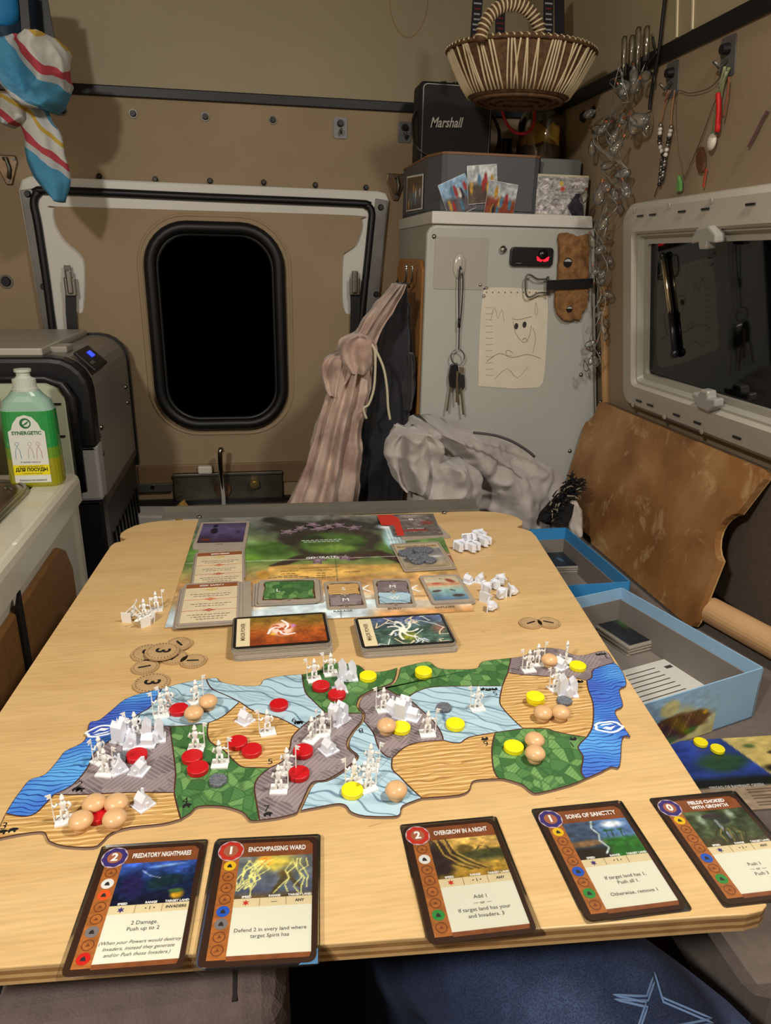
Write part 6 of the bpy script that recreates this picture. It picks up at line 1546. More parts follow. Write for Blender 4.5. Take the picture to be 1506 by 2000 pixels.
photo('photograph of people in bright clothes under a blue sky, tilted', 893, 384, .056, .064, .42, art_ph(2, (140, 176, 206), (90, 84, 90)), .0008)
photo('photograph of a group standing against a white wall', 942, 360, .058, .066, .10, art_ph(5, (200, 206, 206), (84, 72, 60)), .0018)
photo('photograph of red-orange flowers or stalls, tilted the other way', 978, 390, .058, .060, -.12, art_ph(8, (170, 178, 182), (132, 60, 36)), .0028)
MSx = Matrix((Vector((0, -1, 0)), Vector((0, 0, 1)), Vector((-1, 0, 0)))).transposed().to_4x4(); MSx.translation = (.3345, 0, 0)
t = thing('photo_print', 'dim brown photograph on the narrow side of the storage box', 'photo', (.334, 1.57, zt2+.01), group='photographs on the storage box')
part(MB().prism([(-1.66, zt2+.012), (-1.50, zt2+.008), (-1.50, zt2+.072), (-1.66, zt2+.082)], .0004, .001, MSx), 'paper', m_wtext, t)
picture('picture', art_ph(11, (84, 60, 44), (60, 40, 30)), lambda u, v: tuple(MSx @ Vector((-1.655+.148*u, zt2+.014-.003*u+(.064-.006*u)*v, .0013))), 30, 20, t)
# framed map sheet next to the box
t = thing('picture_block', 'canvas block with a grey speckled city drawing beside the storage box', 'picture', (.62, 1.43, zt2))
a, b = yl(1032, 338, 1.425), yl(1166, 424, 1.425)
xr = min(b[0], wallx(zt2+.1)-.008)
part(MB().box(((a[0]+xr)/2, zt2+(a[1]-zt2)/2, 0), (xr-a[0], a[1]-zt2, .018), MY(1.434)), 'canvas', mat('canvas_edge', (206, 196, 164), .7), t, bevel=.002)
def art_city(p): 
    p.fill((176, 172, 170)).tex(12, .35, 3).tex(36, .45, 5)
    r = random.Random(9)
    for k in range(40): p.blob(r.random(), r.random(), .02, .02, r.choice([(60, 56, 60), (206, 200, 196), (150, 120, 130), (170, 60, 80)]), .5)
    p.blob(.52, .82, .05, .08, (206, 180, 70), .5).blob(.55, .68, .06, .09, (190, 80, 60), .6)
picture('picture', art_city, lambda u, v: tuple(MY(1.4246) @ Vector((a[0]+.010+(xr-a[0]-.012)*u, zt2+.002+(a[1]-zt2-.006)*v, 0))), 60, 46, t)
c = yl(1128, 405, 1.423)
tag(part(MB().prism([(c[0]-.020, c[1]+.001), (c[0]-.006, c[1]+.024), (c[0]+.004, c[1]+.024), (c[0]+.016, c[1]-.024), (c[0]-.004, c[1]-.024)], 0, .004, MY(1.4235)), 'fabric_patch', mat('patch_black', (28, 26, 34), .8, col2=(60, 54, 70), vscale=90)), 'small dark fabric patch propped against the city picture', 'patch')
struct_ = None
t = thing('grey_file', 'flat grey case standing behind the speckled picture', 'case', (.60, 1.47, zt2))
part(MB().box((.600, 1.475, zt2+.052), (.085, .03, .104)), 'case', mat('case_grey', (112, 116, 112), .5), t, bevel=.003)
# loudspeaker
sx0, sz0 = YP(812, 160, 1.52), YP(956, 305, 1.52)
t = thing('loudspeaker', 'black portable loudspeaker with a script name on its grille', 'speaker', (.42, 1.634, zt2))
xa_, xb_ = .344, .500; za_, zb_ = zt2+.006, TT+.704
part(MB().box(((xa_+xb_)/2, 1.636, (za_+zb_)/2), (xb_-xa_, .068, zb_-za_)), 'cabinet', mat('speaker_leatherette', (24, 23, 24), .6, bump=.3, bscale=600), t, bevel=.010, bseg=3)
part(MB().prism(rrect(xb_-xa_-.014, zb_-za_-.014, .008, 4, (xa_+xb_)/2, (za_+zb_)/2), .0, .002, MY(1.6025)), 'grille', mat('speaker_grille', (40, 37, 36), .75, var=.3, vscale=500, detail=1), t)
part(MB().ring(rrect(xb_-xa_-.012, zb_-za_-.012, .009, 4, (xa_+xb_)/2, (za_+zb_)/2), rrect(xb_-xa_-.0145, zb_-za_-.0145, .008, 4, (xa_+xb_)/2, (za_+zb_)/2), .0, .003, MY(1.6025)), 'grille_piping', mat('piping_silver', (150, 146, 138), .4, metal=.5), t)
c = yl(871, 240, 1.599); text('speaker_name', 'Marshall', .026, MY(1.5995) @ Matrix.Translation((c[0], c[1], .0)) @ Matrix.Rotation(.04, 4, 'Z'), t, mat('silver_script', (214, 210, 200), .35), shear=.35, bold=.0004, width=.070)
for x in (.40, .425): part(MB().cyl((x, 1.636, zb_), (x, 1.636, zb_+.006), .006, n=14), 'knob', m_blackp, t)
part(MB().ribbon(spline([(xa_-.001, 1.636, zb_-.05), (xa_-.010, 1.62, zb_-.08), (xa_-.006, 1.60, zb_-.12), (xa_+.02, 1.594, za_+.11), (xa_+.045, 1.592, za_+.100)], 4), (0, 1, .2), .016, .0015), 'carry_strap', m_black, t)
part(MB().ribbon(spline([(xb_+.001, 1.636, zb_-.04), (xb_+.020, 1.62, zb_-.08), (xb_+.012, 1.60, zb_-.12), (xb_-.01, 1.594, za_+.11)], 4), (0, 1, .2), .016, .0015), 'carry_strap', m_black, t)
# jar, bottle and cup in the corner
zj = zt2
t = thing('glass_jar', 'glass jar holding dark brown stuff and a yellow cloth', 'jar', (.604, 1.58, zj))
cj = (.600, 1.580, zj)
part(MB().lathe([(.046, 0), (.05, .004), (.05, .18), (.046, .195), (.036, .205), (.036, .215)], cj, 28), 'glass', glassy('jar_glass', (.95, .95, .92), .05, .03), t, smooth=True)
part(MB().lathe([(.038, .211), (.040, .213), (.040, .227), (0, .228)], cj, 28), 'lid', mat('lid_grey', (74, 72, 70), .4), t)
part(MB().lathe([(.044, .003), (.047, .006), (.047, .135), (.03, .148), (0, .150)], cj, 24), 'brown_contents', mat('brown_stuff', (62, 40, 22), .8, var=.2, vscale=60), t, smooth=True)
rs = random.Random(6); mb = MB(); 
rings = [[(cj[0]+r0*(1+.18*math.sin(5*a_+k))*math.cos(a_), cj[1]+r0*(1+.12*math.sin(4*a_+k))*math.sin(a_), cj[2]+z0+.012*math.sin(3*a_+k)) for a_ in [2*math.pi*q/24 for q in range(24)]] for k, (r0, z0) in enumerate(((.040, .138), (.043, .150), (.037, .166), (.02, .174)))]
part(mb.loft(rings, True, True), 'yellow_cloth', mat('yellow_cloth', (190, 150, 56), .8, var=.12, vscale=40), t, smooth=True)
t = thing('dark_bottle', 'dark brown bottle standing behind the red cord loop', 'bottle', (.56, 1.69, zt2))
part(MB().lathe([(.028, 0), (.03, .004), (.03, .10), (.026, .12), (.014, .14), (.013, .165), (.015, .168), (0, .169)], (.560, 1.69, zt2), 20), 'body', mat('brown_glass', (40, 26, 14), .2), t, smooth=True)
part(MB().lathe([(.0304, .02), (.0304, .08)], (.560, 1.69, zt2), 20), 'label', mat('old_label', (112, 78, 36), .7, var=.3, vscale=50), t, smooth=True)

# ================================================================== basket and what hangs with it
bc0 = YP(1018, 110, 1.34)
t = thing('wicker_basket', 'oval wicker basket with cream cords and a striped handle', 'basket', (bc0.x, 1.34, TT+.61))
zr, zb0 = TT+.696, TT+.626
rxA, ryA, rxB, ryB = .126, .105, .083, .070
bz = lambda u: zb0+(zr-zb0)*u
def brad(u): k = u**.8; return rxB+(rxA-rxB)*k, ryB+(ryA-ryB)*k
m_wk = mat('wicker_brown', (92, 66, 40), .8, var=.3, vscale=140, bump=.6, bscale=260); m_wc = mat('cream_cord', (206, 188, 152), .75)
prof = [[(bc0.x+brad(u)[0]*math.cos(a_), 1.34+brad(u)[1]*math.sin(a_), bz(u)) for a_ in [2*math.pi*k/48 for k in range(48)]] for u in (0, .15, .3, .5, .7, .85, 1)]
bot = [[(bc0.x+f_*rxB*math.cos(a_), 1.34+f_*ryB*math.sin(a_), zb0-.006*(1-f_)) for a_ in [2*math.pi*k/48 for k in range(48)]] for f_ in (.05, .5)]
inn_ = [[(bc0.x+brad(u)[0]*.96*math.cos(a_), 1.34+brad(u)[1]*.96*math.sin(a_), bz(u)+.002) for a_ in [2*math.pi*k/48 for k in range(48)]] for u in (1, .5, .05)]
part(MB().loft(bot+prof+inn_, True, True), 'bowl', m_wk, t, smooth=True)
rs = random.Random(8); mb = MB()
for k in range(84):
    a_ = 2*math.pi*(k+rs.uniform(-.3, .3))/84; lean = rs.uniform(-.10, .10); pts = []
    for j in range(5):
        u = (j+.2)/4.4; rX, rY = brad(u); aa = a_+lean*u
        pts.append((bc0.x+(rX+.0012)*math.cos(aa), 1.34+(rY+.0012)*math.sin(aa), bz(u)))
    mb.tube(pts, .0017, 5)
part(mb, 'cream_cords', m_wc, t, smooth=True)['kind'] = 'stuff'
mb = MB()
for k in range(70):
    a_ = 2*math.pi*k/70; rX, rY = brad(1); c = Vector((bc0.x+rX*math.cos(a_), 1.34+rY*math.sin(a_), zr)); o_ = Vector((math.cos(a_), math.sin(a_), 0))
    mb.tube([c-o_*.005, c+Vector((0, 0, .004)), c+o_*.004+Vector((-math.sin(a_), math.cos(a_), 0))*.004], .0016, 4)
part(mb, 'rim_stitches', m_wc, t, smooth=True)['kind'] = 'stuff'
part(MB().tube([(bc0.x+brad(1)[0]*math.cos(2*math.pi*k/48), 1.34+brad(1)[1]*math.sin(2*math.pi*k/48), zr) for k in range(48)], .004, 6, True), 'rim', m_wk, t, smooth=True)
for j in range(3):
    f_ = .9-.25*j; part(MB().tube([(bc0.x+f_*rxB*math.cos(2*math.pi*k/40), 1.34+f_*ryB*math.sin(2*math.pi*k/40), zb0-.002-.002*j) for k in range(40)], .004, 5, True), 'base_coil', m_wk, t, smooth=True)
hcx = YP(995, 80, 1.27).x; hy = 1.34-brad(1)[1]*.75
hp = [(hcx-.050*math.cos(math.pi*k/24), hy, zr-.008+.054*math.sin(math.pi*k/24)) for k in range(25)]
part(MB().tube(hp, .0085, 10), 'handle', m_wk, t, smooth=True)
for k in range(1, 24):
    a_ = math.pi*k/24; p = Vector(hp[k]); tg = (Vector(hp[k+1])-Vector(hp[k-1])).normalized(); s1 = Vector((0, 1, 0)); s2 = tg.cross(s1)
    part(MB().tube([p+(s1*math.cos(2*math.pi*q/10)+s2*math.sin(2*math.pi*q/10))*.0092+tg*.0008*math.sin(2*math.pi*q/10) for q in range(10)], .0016, 5, True), 'handle_wrap', m_wc, t, smooth=True)
# red cord loop showing under the basket
tag(part(MB().tube(spline([YP(x, y, 1.44) for x, y in ((978, 200), (982, 220), (988, 238), (1000, 254), (1014, 261), (1030, 259), (1040, 248), (1044, 225), (1042, 195))], 4), .0028, 8), 'cord_loop', mat('red_cord', (170, 30, 48), .4), smooth=True), 'red cord loop hanging below the wicker basket', 'cord')
# woven straps
m_st = mat('strap_black', (26, 24, 28), .8); m_sw = mat('strap_white', (150, 150, 156), .8); m_sr = mat('strap_red', (110, 34, 34), .8)
for i, (x0_, x1_, yb, Yd, lab) in enumerate(((936, 926, 84, 1.44, 'patterned woven strap behind the basket, nearest the loudspeaker'), (978, 976, 80, 1.47, 'dark woven strap behind the striped basket handle'), (1072, 1070, 84, 1.42, 'black and white patterned strap beside the basket handle'), (1092, 1094, 86, 1.43, 'plain black strap nearest the wall corner'))):
    a, b = YP(x0_, -40, Yd), YP(x1_, yb+20, Yd)
    t = thing('woven_strap', lab, 'strap', b, group='straps above the basket')
    part(MB().ribbon([a, (a+b)/2, b], (1, 0, 0), .018, .001), 'webbing', m_st, t)
    if i != 3:
        d_ = (b-a)
        for k in range(14):
            c = a+d_*((k+.5)/14)+Vector((0, -.0013, 0)); part(MB().box(c, (.011 if k % 4 else .014, .0006, .0026)), 'woven_mark', (m_sw if (i != 1 and k % 5) else m_sr), t)

# ================================================================== hung along the right wall
M = MW
for (px, py), lab in (((1315, 155), 'steel hook plate carrying the bead necklaces'), ((1424, 110), 'steel hook plate carrying the red and green cords')):
    c = rl(px, py); hook_plate(lab, MW, c[0], c[1], .032, .048)
# necklace of dark and pale beads
t = thing('bead_necklace', 'necklace of dark and white beads on a cord', 'necklace', RW(1290, 365, .006))
m_bd = [mat('bead_dark', (34, 26, 26), .3), mat('bead_pale', (196, 190, 180), .3), mat('bead_metal', (150, 146, 140), .25, metal=.9)]
part(MB().tube(spline([RW(x, y, .008) for x, y in ((1310, 176), (1298, 205), (1290, 240))], 4), .001, 5).tube(spline([RW(x, y, .008) for x, y in ((1318, 176), (1312, 215), (1311, 245))], 4), .001, 5).tube(spline([RW(x, y, .012) for x, y in ((1306, 176), (1298, 198), (1304, 180))], 3), .001, 5), 'cord', mat('tan_cord', (150, 104, 72), .7), t, smooth=True)
k = 0
for (x0_, y0_), (x1_, y1_), n_ in (((1290, 245), (1288, 275), 5), ((1311, 248), (1305, 278), 5), ((1288, 280), (1297, 310), 5), ((1304, 283), (1298, 312), 4), ((1293, 312), (1288, 360), 8), ((1298, 316), (1293, 350), 6)):
    for j in range(n_):
        f_ = j/max(1, n_-1); c = RW(x0_+(x1_-x0_)*f_, y0_+(y1_-y0_)*f_, .008); k += 1
        part(MB().ball(tuple(c), .0036, n=8, m=6), 'bead', m_bd[(k*7 % 5) % 3 if y0_ < 311 else (2 if k % 3 else 0)], t, smooth=True)
part(MB().tube([RW(x, y, .006) for x, y in ((1288, 358), (1282, 372), (1278, 384))], .0008, 4), 'tail', m_bd[0], t)
# fine chain with a green pendant
t = thing('pendant_chain', 'fine chain with a small green glass pendant', 'necklace', RW(1334, 370, .005))
part(MB().tube(spline([RW(x, y, .006) for x, y in ((1420, 130), (1395, 165), (1370, 178), (1345, 182), (1322, 182), (1320, 260), (1330, 320), (1336, 345), (1345, 330), (1370, 270), (1392, 210), (1422, 135))], 5), .0007, 4), 'chain', mat('chain_brass', (120, 104, 70), .4, metal=.8), t, smooth=True)
part(MB().prism([(c_[0]+dx, c_[1]+dy) for c_ in [rl(1334, 360)] for dx, dy in ((-.007, -.010), (.007, -.010), (.006, .004), (0, .014), (-.006, .004))], .003, .009, MW), 'pendant', mat('green_glass', (96, 150, 84), .12, spec=.8), t, bevel=.002)
# red and green cords with a pale shell
t = thing('cord_bundle', 'bundle of green and red cords with a white shell', 'necklace', RW(1385, 320, .006))
for k, (pts, m_, r_) in enumerate(([[(1424, 132), (1412, 165), (1402, 215), (1392, 260), (1384, 285)], mat('cord_green', (110, 118, 78), .7), .0026], [[(1418, 135), (1404, 190), (1396, 240), (1398, 262)], mat('cord_green', (110, 118, 78), .7), .0022], [[(1416, 130), (1406, 170), (1420, 140)], mat('cord_pale', (140, 140, 110), .7), .002], [[(1403, 182), (1404, 215), (1401, 258)], mat('cord_red', (190, 24, 26), .6), .0038], [[(1424, 150), (1420, 190), (1412, 230)], mat('cord_rust', (120, 66, 44), .7), .0015])):
    part(MB().tube(spline([RW(x, y, .008+.001*k) for x, y in pts], 4), r_, 6), 'cord', m_, t, smooth=True)
c = RW(1390, 277, .010); part(MB().ball(tuple(c), .0105, (.5, .85, 1.1), 12, 8), 'shell', mat('shell_white', (196, 188, 170), .4), t, smooth=True)
c = rl(1376, 312); part(MB().prism([(c[0]+.010*math.cos(a_)-.002*math.sin(a_), c[1]+.018*math.sin(a_)) for a_ in [2*math.pi*k/14 for k in range(14)]], .003, .008, MW), 'wood_tag', mat('tag_leather', (96, 62, 40), .7, var=.2, vscale=50), t, bevel=.001)
part(MB().tube([RW(x, y, .006) for x, y in ((1380, 330), (1377, 345), (1374, 366))], .0018, 5), 'red_tassel', mat('cord_rust2', (150, 60, 40), .7), t)
# cord at the frame edge
tag(part(MB().tube(spline([RW(x, y, .006) for x, y in ((1500, 215), (1488, 235), (1476, 260), (1462, 286))], 4), .002, 6), 'braided_cord', mat('braid', (96, 66, 70), .8)), 'short braided cord hanging on the wall past the hook plates', 'cord')
# black cable and cord with glass drop
t = thing('black_cable', 'thin black cable running down the wall beside the glass rods', 'cable', RW(1270, 185, .006))
part(MB().tube(spline([RW(x, y, .008) for x, y in ((1302, -30), (1295, 30), (1287, 100), (1278, 150), (1271, 190), (1269, 214))], 4), .0028, 6).tube(spline([RW(x, y, .012) for x, y in ((1275, 72), (1278, 95), (1282, 105), (1266, 125), (1265, 138), (1277, 148), (1277, 165))], 4), .002, 6), 'cable', m_black, t, smooth=True)
part(MB().lathe([(.004, .012), (.006, .008), (.0085, -.006), (.007, -.018), (0, -.024)], tuple(RW(1266, 236, .010)), 14), 'glass_drop', glassy('drop_glass', (.9, .92, .9), .12, .05), t, smooth=True)
# four glass rods
m_tube = glassy('tube_glass', (.86, .86, .84), .16, .04)
for px, y0_, y1_, lab in ((1220, 70, 148, 'lowest of the four, nearest the basket'), (1235, 68, 130, 'second from the basket'), (1247, 52, 142, 'longest, second from the black cable'), (1264, 50, 118, 'nearest the black cable')):
    a, b = RW(px, y0_, .020), RW(px-2, y1_, .020)
    t = thing('glass_rod', 'upright clear glass rod, '+lab, 'glass rod', b, group='glass rods on the wall')
    part(MB().tube([b, b+(a-b)*.3, a-(a-b).normalized()*.004, a], [.0045, .0045, .0045, .002], 10), 'tube', m_tube, t, smooth=True)
    part(MB().cyl(b+WN*-.004, a+WN*-.004, .0012, n=6), 'glint_wire', m_chrome, t, smooth=True)
# tangle of clear bottles and wire, unlit string lights
t = thing('string_lights', 'tangle of unlit string lights with small clear bulbs and wire', 'string lights', RW(1170, 700, .03))
m_wire = glassy('clear_wire', (.9, .9, .86), .06, .2, .22); m_bulb = glassy('bulb_plastic', (.97, .97, .94), .05, .10, .05); m_cop = mat('copper', (150, 96, 66), .4, metal=.6)
rs = random.Random(21)
path = [(1235, 130), (1215, 175), (1195, 225), (1190, 275), (1192, 330), (1182, 380), (1172, 430), (1168, 480), (1176, 530), (1172, 590), (1168, 640), (1160, 690), (1150, 718)]
def on_path(f_):
    k_ = f_*(len(path)-1); i = min(int(k_), len(path)-2); g_ = k_-i
    return path[i][0]+(path[i+1][0]-path[i][0])*g_, path[i][1]+(path[i+1][1]-path[i][1])*g_
def near_cab(x, y, off):
    q = RW(x, y, off); return q if q.y < 1.375 else YP(x, y, 1.385-off)
for w_ in range(5):
    pts = []
    for k in range(16):
        f_ = k/15*(1 if w_ < 4 else .55); x, y = on_path(f_); spread = 34 if f_ < .5 else 16
        pts.append(near_cab(x+rs.uniform(-spread, spread), y+rs.uniform(-10, 10), rs.uniform(.012, .05)))
    part(MB().tube(spline(pts, 4), .0008, 5), 'wire', m_wire, t, smooth=True)
for k in range(46):
    f_ = rs.random(); x, y = on_path(f_); spread = 40 if f_ < .5 else 20
    c = near_cab(x+rs.uniform(-spread, spread), y+rs.uniform(-14, 14), rs.uniform(.012, .05)); d_ = Vector((rs.uniform(-1, 1), rs.uniform(-1, 1), rs.uniform(-1.4, .2))).normalized()
    s_ = rs.uniform(.7, 1.2) if f_ < .5 else rs.uniform(.5, .8)
    b_ = part(MB().tube([c, c+d_*.006*s_, c+d_*.012*s_, c+d_*.026*s_, c+d_*.034*s_], [.003*s_, .004*s_, .009*s_, .009*s_, .005*s_], 10), 'bulb', m_bulb, t, smooth=True)
    part(MB().cyl(c-d_*.005*s_, c, .0028*s_, n=8), 'bulb_cap', m_cop, b_)
# ================================================================== cloth
def drape(rows, Y, depth, nfold, amp, seed, n=56, sub=5, sharp=1.0, wrinkle=.0):
    """rows: (py, xl, xr[, Yshift, depthscale]) -> closed hanging volume with running folds"""
    R = []
    for r in rows: R.append(tuple(r)+(0, 1)[len(r)-3:] if len(r) < 5 else tuple(r))
    R = [Vector((r[0], r[1], r[2])) for r in R], [(r[3], r[4]) for r in R]
    P = spline([tuple(v) for v in R[0]], sub); ex_ = spline([(a, b, 0) for a, b in R[1]], sub)
    rs = random.Random(seed); ph = [rs.uniform(0, 6.28) for _ in range(6)]; rings = []
    for i, p in enumerate(P):
        dy, ds = ex_[i].x, ex_[i].y; a, b = YP(p.y, p.x, Y+dy), YP(p.z, p.x, Y+dy); c = (a+b)/2; hw = (b-a).length/2; ring = []
        t_ = i/len(P)
        for k in range(n):
            th = 2*math.pi*k/n
            fo = math.sin(nfold*th+ph[0]+1.3*math.sin(3*t_+ph[1]))+.5*math.sin((nfold*1.7//1)*th+ph[2]+2*t_)
            fo = math.copysign(abs(fo)**sharp, fo)
            w = 1+amp*fo
            q = c+Vector((hw*math.cos(th)*(1+.25*amp*fo), -depth*ds*math.sin(th)*w, 0))
            if wrinkle:
                v = 1.1-2.6*abs(mnoise.noise(q*17+Vector((seed, 0, 0))))+.5*(1-2.6*abs(mnoise.noise(q*38+Vector((0, seed, 0)))))
                q += Vector((math.cos(th)*.4, -math.sin(th), .2))*wrinkle*v
            ring.append(q)
        rings.append(ring)
    return MB().loft(rings, True, True)
def cloth_mat(name, c1, c2, sc=8, rough=.85, sheen=.3): return mat(name, c1, rough, col2=c2, vscale=sc, bump=.25, bscale=700, sheen=sheen)
# pink mottled jacket on the hook
jk = thing('pink_jacket', 'mottled pink beige jacket hanging from the wall hook', 'jacket', YP(640, 1005, 1.40))
m_pk = cloth_mat('pink_fabric', (160, 130, 118), (208, 184, 166), 20)
part(drape([(556, 772, 786), (590, 742, 772), (625, 716, 752), (655, 696, 736), (685, 668, 726), (720, 656, 722), (770, 642, 716), (830, 622, 704), (890, 606, 700), (950, 584, 696), (1000, 562, 692), (1060, 545, 690)], 1.40, .030, 9, .42, 3, n=110, sharp=.8, wrinkle=.007), 'body', m_pk, jk, smooth=True)
part(drape([(654, 690, 704), (660, 672, 722), (670, 662, 732), (690, 660, 733), (710, 668, 728), (728, 682, 716)], 1.375, .028, 5, .25, 9, wrinkle=.006), 'hood', m_pk, jk, smooth=True)
part(drape([(690, 660, 674), (697, 642, 690), (712, 630, 692), (735, 628, 684), (757, 634, 668), (770, 642, 656)], 1.395, .03, 6, .3, 5, wrinkle=.006), 'sleeve', m_pk, jk, smooth=True)
m_dc = mat('drawcord', (198, 188, 162), .7)
for pts in ([(722, 668), (732, 685), (733, 720), (730, 760), (720, 790), (710, 798), (716, 818)], [(726, 672), (738, 692), (750, 722), (756, 760), (758, 795), (762, 820)]):
    part(MB().tube(spline([YP(x, y, 1.345) for x, y in pts], 4), .0026, 6), 'drawcord', m_dc, jk, smooth=True)
# black jacket behind
bk = thing('black_jacket', 'black jacket hanging beside the pink one', 'jacket', YP(740, 1005, 1.475))
m_bkf = cloth_mat('black_fabric', (24, 24, 27), (42, 42, 46), 10, .8)
part(drape([(552, 776, 792), (580, 762, 796), (620, 742, 800), (680, 728, 806), (740, 718, 808), (800, 712, 806), (860, 700, 800), (920, 690, 795), (980, 684, 790), (1060, 680, 785)], 1.475, .026, 6, .25, 12, sharp=.8, wrinkle=.005), 'body', m_bkf, bk, smooth=True)
part(drape([(690, 790, 806), (720, 788, 810), (760, 786, 808), (800, 788, 800)], 1.455, .016, 5, .25, 2, wrinkle=.006), 'sleeve', m_bkf, bk, smooth=True)
part(drape([(565, 760, 780), (585, 752, 778), (600, 752, 770)], 1.44, .008, 4, .2, 2), 'collar_loop', mat('label_grey', (74, 70, 68), .8), bk, smooth=True)
# chrome double hook on the wood side
t = thing('coat_hook', 'chrome double coat hook on the wooden cabinet side', 'hook', YP(795, 558, 1.50))
for dx in (0, 12):
    part(MB().tube(spline([YP(783+dx, 560, 1.53), YP(788+dx, 554, 1.50), YP(793+dx, 546, 1.48), YP(794+dx, 530, 1.47), YP(794+dx, 522, 1.47)], 4), .0026, 8), 'prong', m_chrome, t, smooth=True)
    part(MB().ball(tuple(YP(794+dx, 521, 1.47)), .004, n=10, m=6), 'knob', m_chrome, t, smooth=True)
part(MB().tube([YP(776, 556, 1.53), YP(776, 546, 1.50), YP(776, 560, 1.52), YP(800, 560, 1.53)], .0028, 6), 'rail', m_dsteel, t, smooth=True)

# heap of grey clothes on the bench end, with a dark fur edge
gc = thing('grey_garment', 'crumpled grey garment heaped on the bench end', 'clothing', YP(940, 1015, 1.22))
m_gc = cloth_mat('grey_cloth', (150, 142, 136), (172, 164, 158), 9)
part(drape([(832, 822, 880), (845, 800, 935), (868, 776, 985), (895, 770, 1030), (925, 790, 1072), (955, 796, 1100), (985, 800, 1110), (1015, 800, 1105), (1042, 800, 1100)], 1.265, .09, 5, .16, 31, n=150, sub=9, sharp=.9, wrinkle=.013), 'body', m_gc, gc, smooth=True)
part(drape([(845, 775, 830), (862, 760, 848), (885, 756, 852), (912, 764, 842), (935, 772, 830), (948, 785, 815)], 1.15, .045, 5, .32, 14, n=90, sub=8, sharp=.8, wrinkle=.011), 'rolled_cuff', m_gc, gc, smooth=True)
part(drape([(905, 860, 900), (925, 835, 925), (955, 820, 930), (985, 812, 925), (1010, 810, 910)], 1.13, .035, 4, .3, 44, n=90, sub=8, sharp=.8, wrinkle=.011), 'fold', m_gc, gc, smooth=True)
part(MB().tube(spline([YP(x, y, 1.125) for x, y in ((925, 845), (965, 850), (1000, 862), (1030, 880), (1044, 892))], 4), .0025, 6), 'seam_cord', mat('seam_dark', (70, 66, 66), .8), gc, smooth=True)
# fur trim
rs = random.Random(4); mb = MB(); mb2 = MB()
for k in range(420):
    f_ = rs.random(); x = 1075+48*f_+rs.uniform(-16, 14); y = 1012-70*f_+rs.uniform(-14, 16); p = YP(x, y, 1.185+rs.uniform(-.02, .03))
    d_ = Vector((rs.uniform(-.3, 1.0), rs.uniform(-.6, .1), rs.uniform(-.2, 1.0))).normalized()*rs.uniform(.008, .022)
    (mb if rs.random() < .88 else mb2).tube([p, p+d_*.6, p+d_+Vector((0, 0, -.004))], [.0016, .0011, .0003], 4)
part(mb, 'fur_trim', mat('dark_fur', (16, 15, 16), .9), gc)['kind'] = 'stuff'
part(mb2, 'fur_tips', mat('pale_fur', (150, 138, 118), .9), gc)['kind'] = 'stuff'
part(drape([(975, 1085, 1112), (990, 1064, 1118), (1008, 1050, 1112), (1010, 1050, 1100)], 1.20, .03, 4, .2, 7, wrinkle=.006), 'fur_base', mat('dark_fur', (16, 15, 16), .9), gc, smooth=True)
tag(part(drape([(978, 1118, 1123), (988, 1112, 1128), (1000, 1108, 1134), (1020, 1110, 1136), (1045, 1118, 1134)], 1.175, .012, 4, .2, 8, wrinkle=.004), 'paper_tissue', mat('tissue', (196, 186, 176), .9), smooth=True), 'crumpled pale tissue wedged beside the deep blue box', 'tissue')
# yellow rag behind the table
tag(part(drape([(983, 352, 360), (990, 344, 366), (1000, 334, 372), (1015, 328, 378)], 1.660, .018, 4, .3, 3, wrinkle=.006), 'yellow_rag', mat('rag_yellow', (170, 134, 64), .9, var=.15, vscale=30), smooth=True), 'crumpled yellow rag on the white sill behind the table', 'rag')

# striped tea towel knotted over a rail, and the blue bag above it
def towel_mat():
    M_ = bpy.data.materials.new('striped_towel'); M_.use_nodes = True; nt = M_.node_tree; P = nt.nodes['Principled BSDF']
    tc = node(nt, 'ShaderNodeTexCoord'); mp = node(nt, 'ShaderNodeMapping'); mp.inputs['Rotation'].default_value = (.2, .75, .3); nt.links.new(tc.outputs['Object'], mp.inputs[0])
    sp_ = node(nt, 'ShaderNodeSeparateXYZ'); nt.links.new(mp.outputs[0], sp_.inputs[0])
    nz_ = node(nt, 'ShaderNodeTexNoise', i_Scale=9.); nt.links.new(tc.outputs['Object'], nz_.inputs['Vector'])
    ad = node(nt, 'ShaderNodeMath', operation='MULTIPLY_ADD'); ad.inputs[1].default_value = .06; nt.links.new(nz_.outputs[0], ad.inputs[0]); nt.links.new(sp_.outputs[0], ad.inputs[2])
    ml = node(nt, 'ShaderNodeMath', operation='MULTIPLY'); ml.inputs[1].default_value = 8.5; nt.links.new(ad.outputs[0], ml.inputs[0])
    fr_ = node(nt, 'ShaderNodeMath', operation='FRACT'); nt.links.new(ml.outputs[0], fr_.inputs[0])
    r_ = ramp(nt, [(0, (70, 140, 176)), (.36, (178, 182, 182)), (.46, (176, 64, 74)), (.56, (196, 196, 190)), (.72, (190, 160, 70)), (.78, (196, 198, 198)), (.90, (84, 146, 180))], 'CONSTANT')
    nt.links.new(fr_.outputs[0], r_.inputs[0]); nt.links.new(r_.outputs[0], P.inputs['Base Color']); P.inputs['Roughness'].default_value = .9
    return M_
m_tw = towel_mat()
tw = thing('tea_towel', 'blue white and red striped tea towel tied in a knot', 'towel', YP(90, 395, 1.52))
part(drape([(85, 40, 118), (100, 4, 130), (125, -8, 136), (150, -4, 134), (180, 14, 128), (205, 34, 118), (215, 50, 104)], 1.50, .05, 4, .22, 5, n=110, sub=8, sharp=.9, wrinkle=.013), 'knot', m_tw, tw, smooth=True)
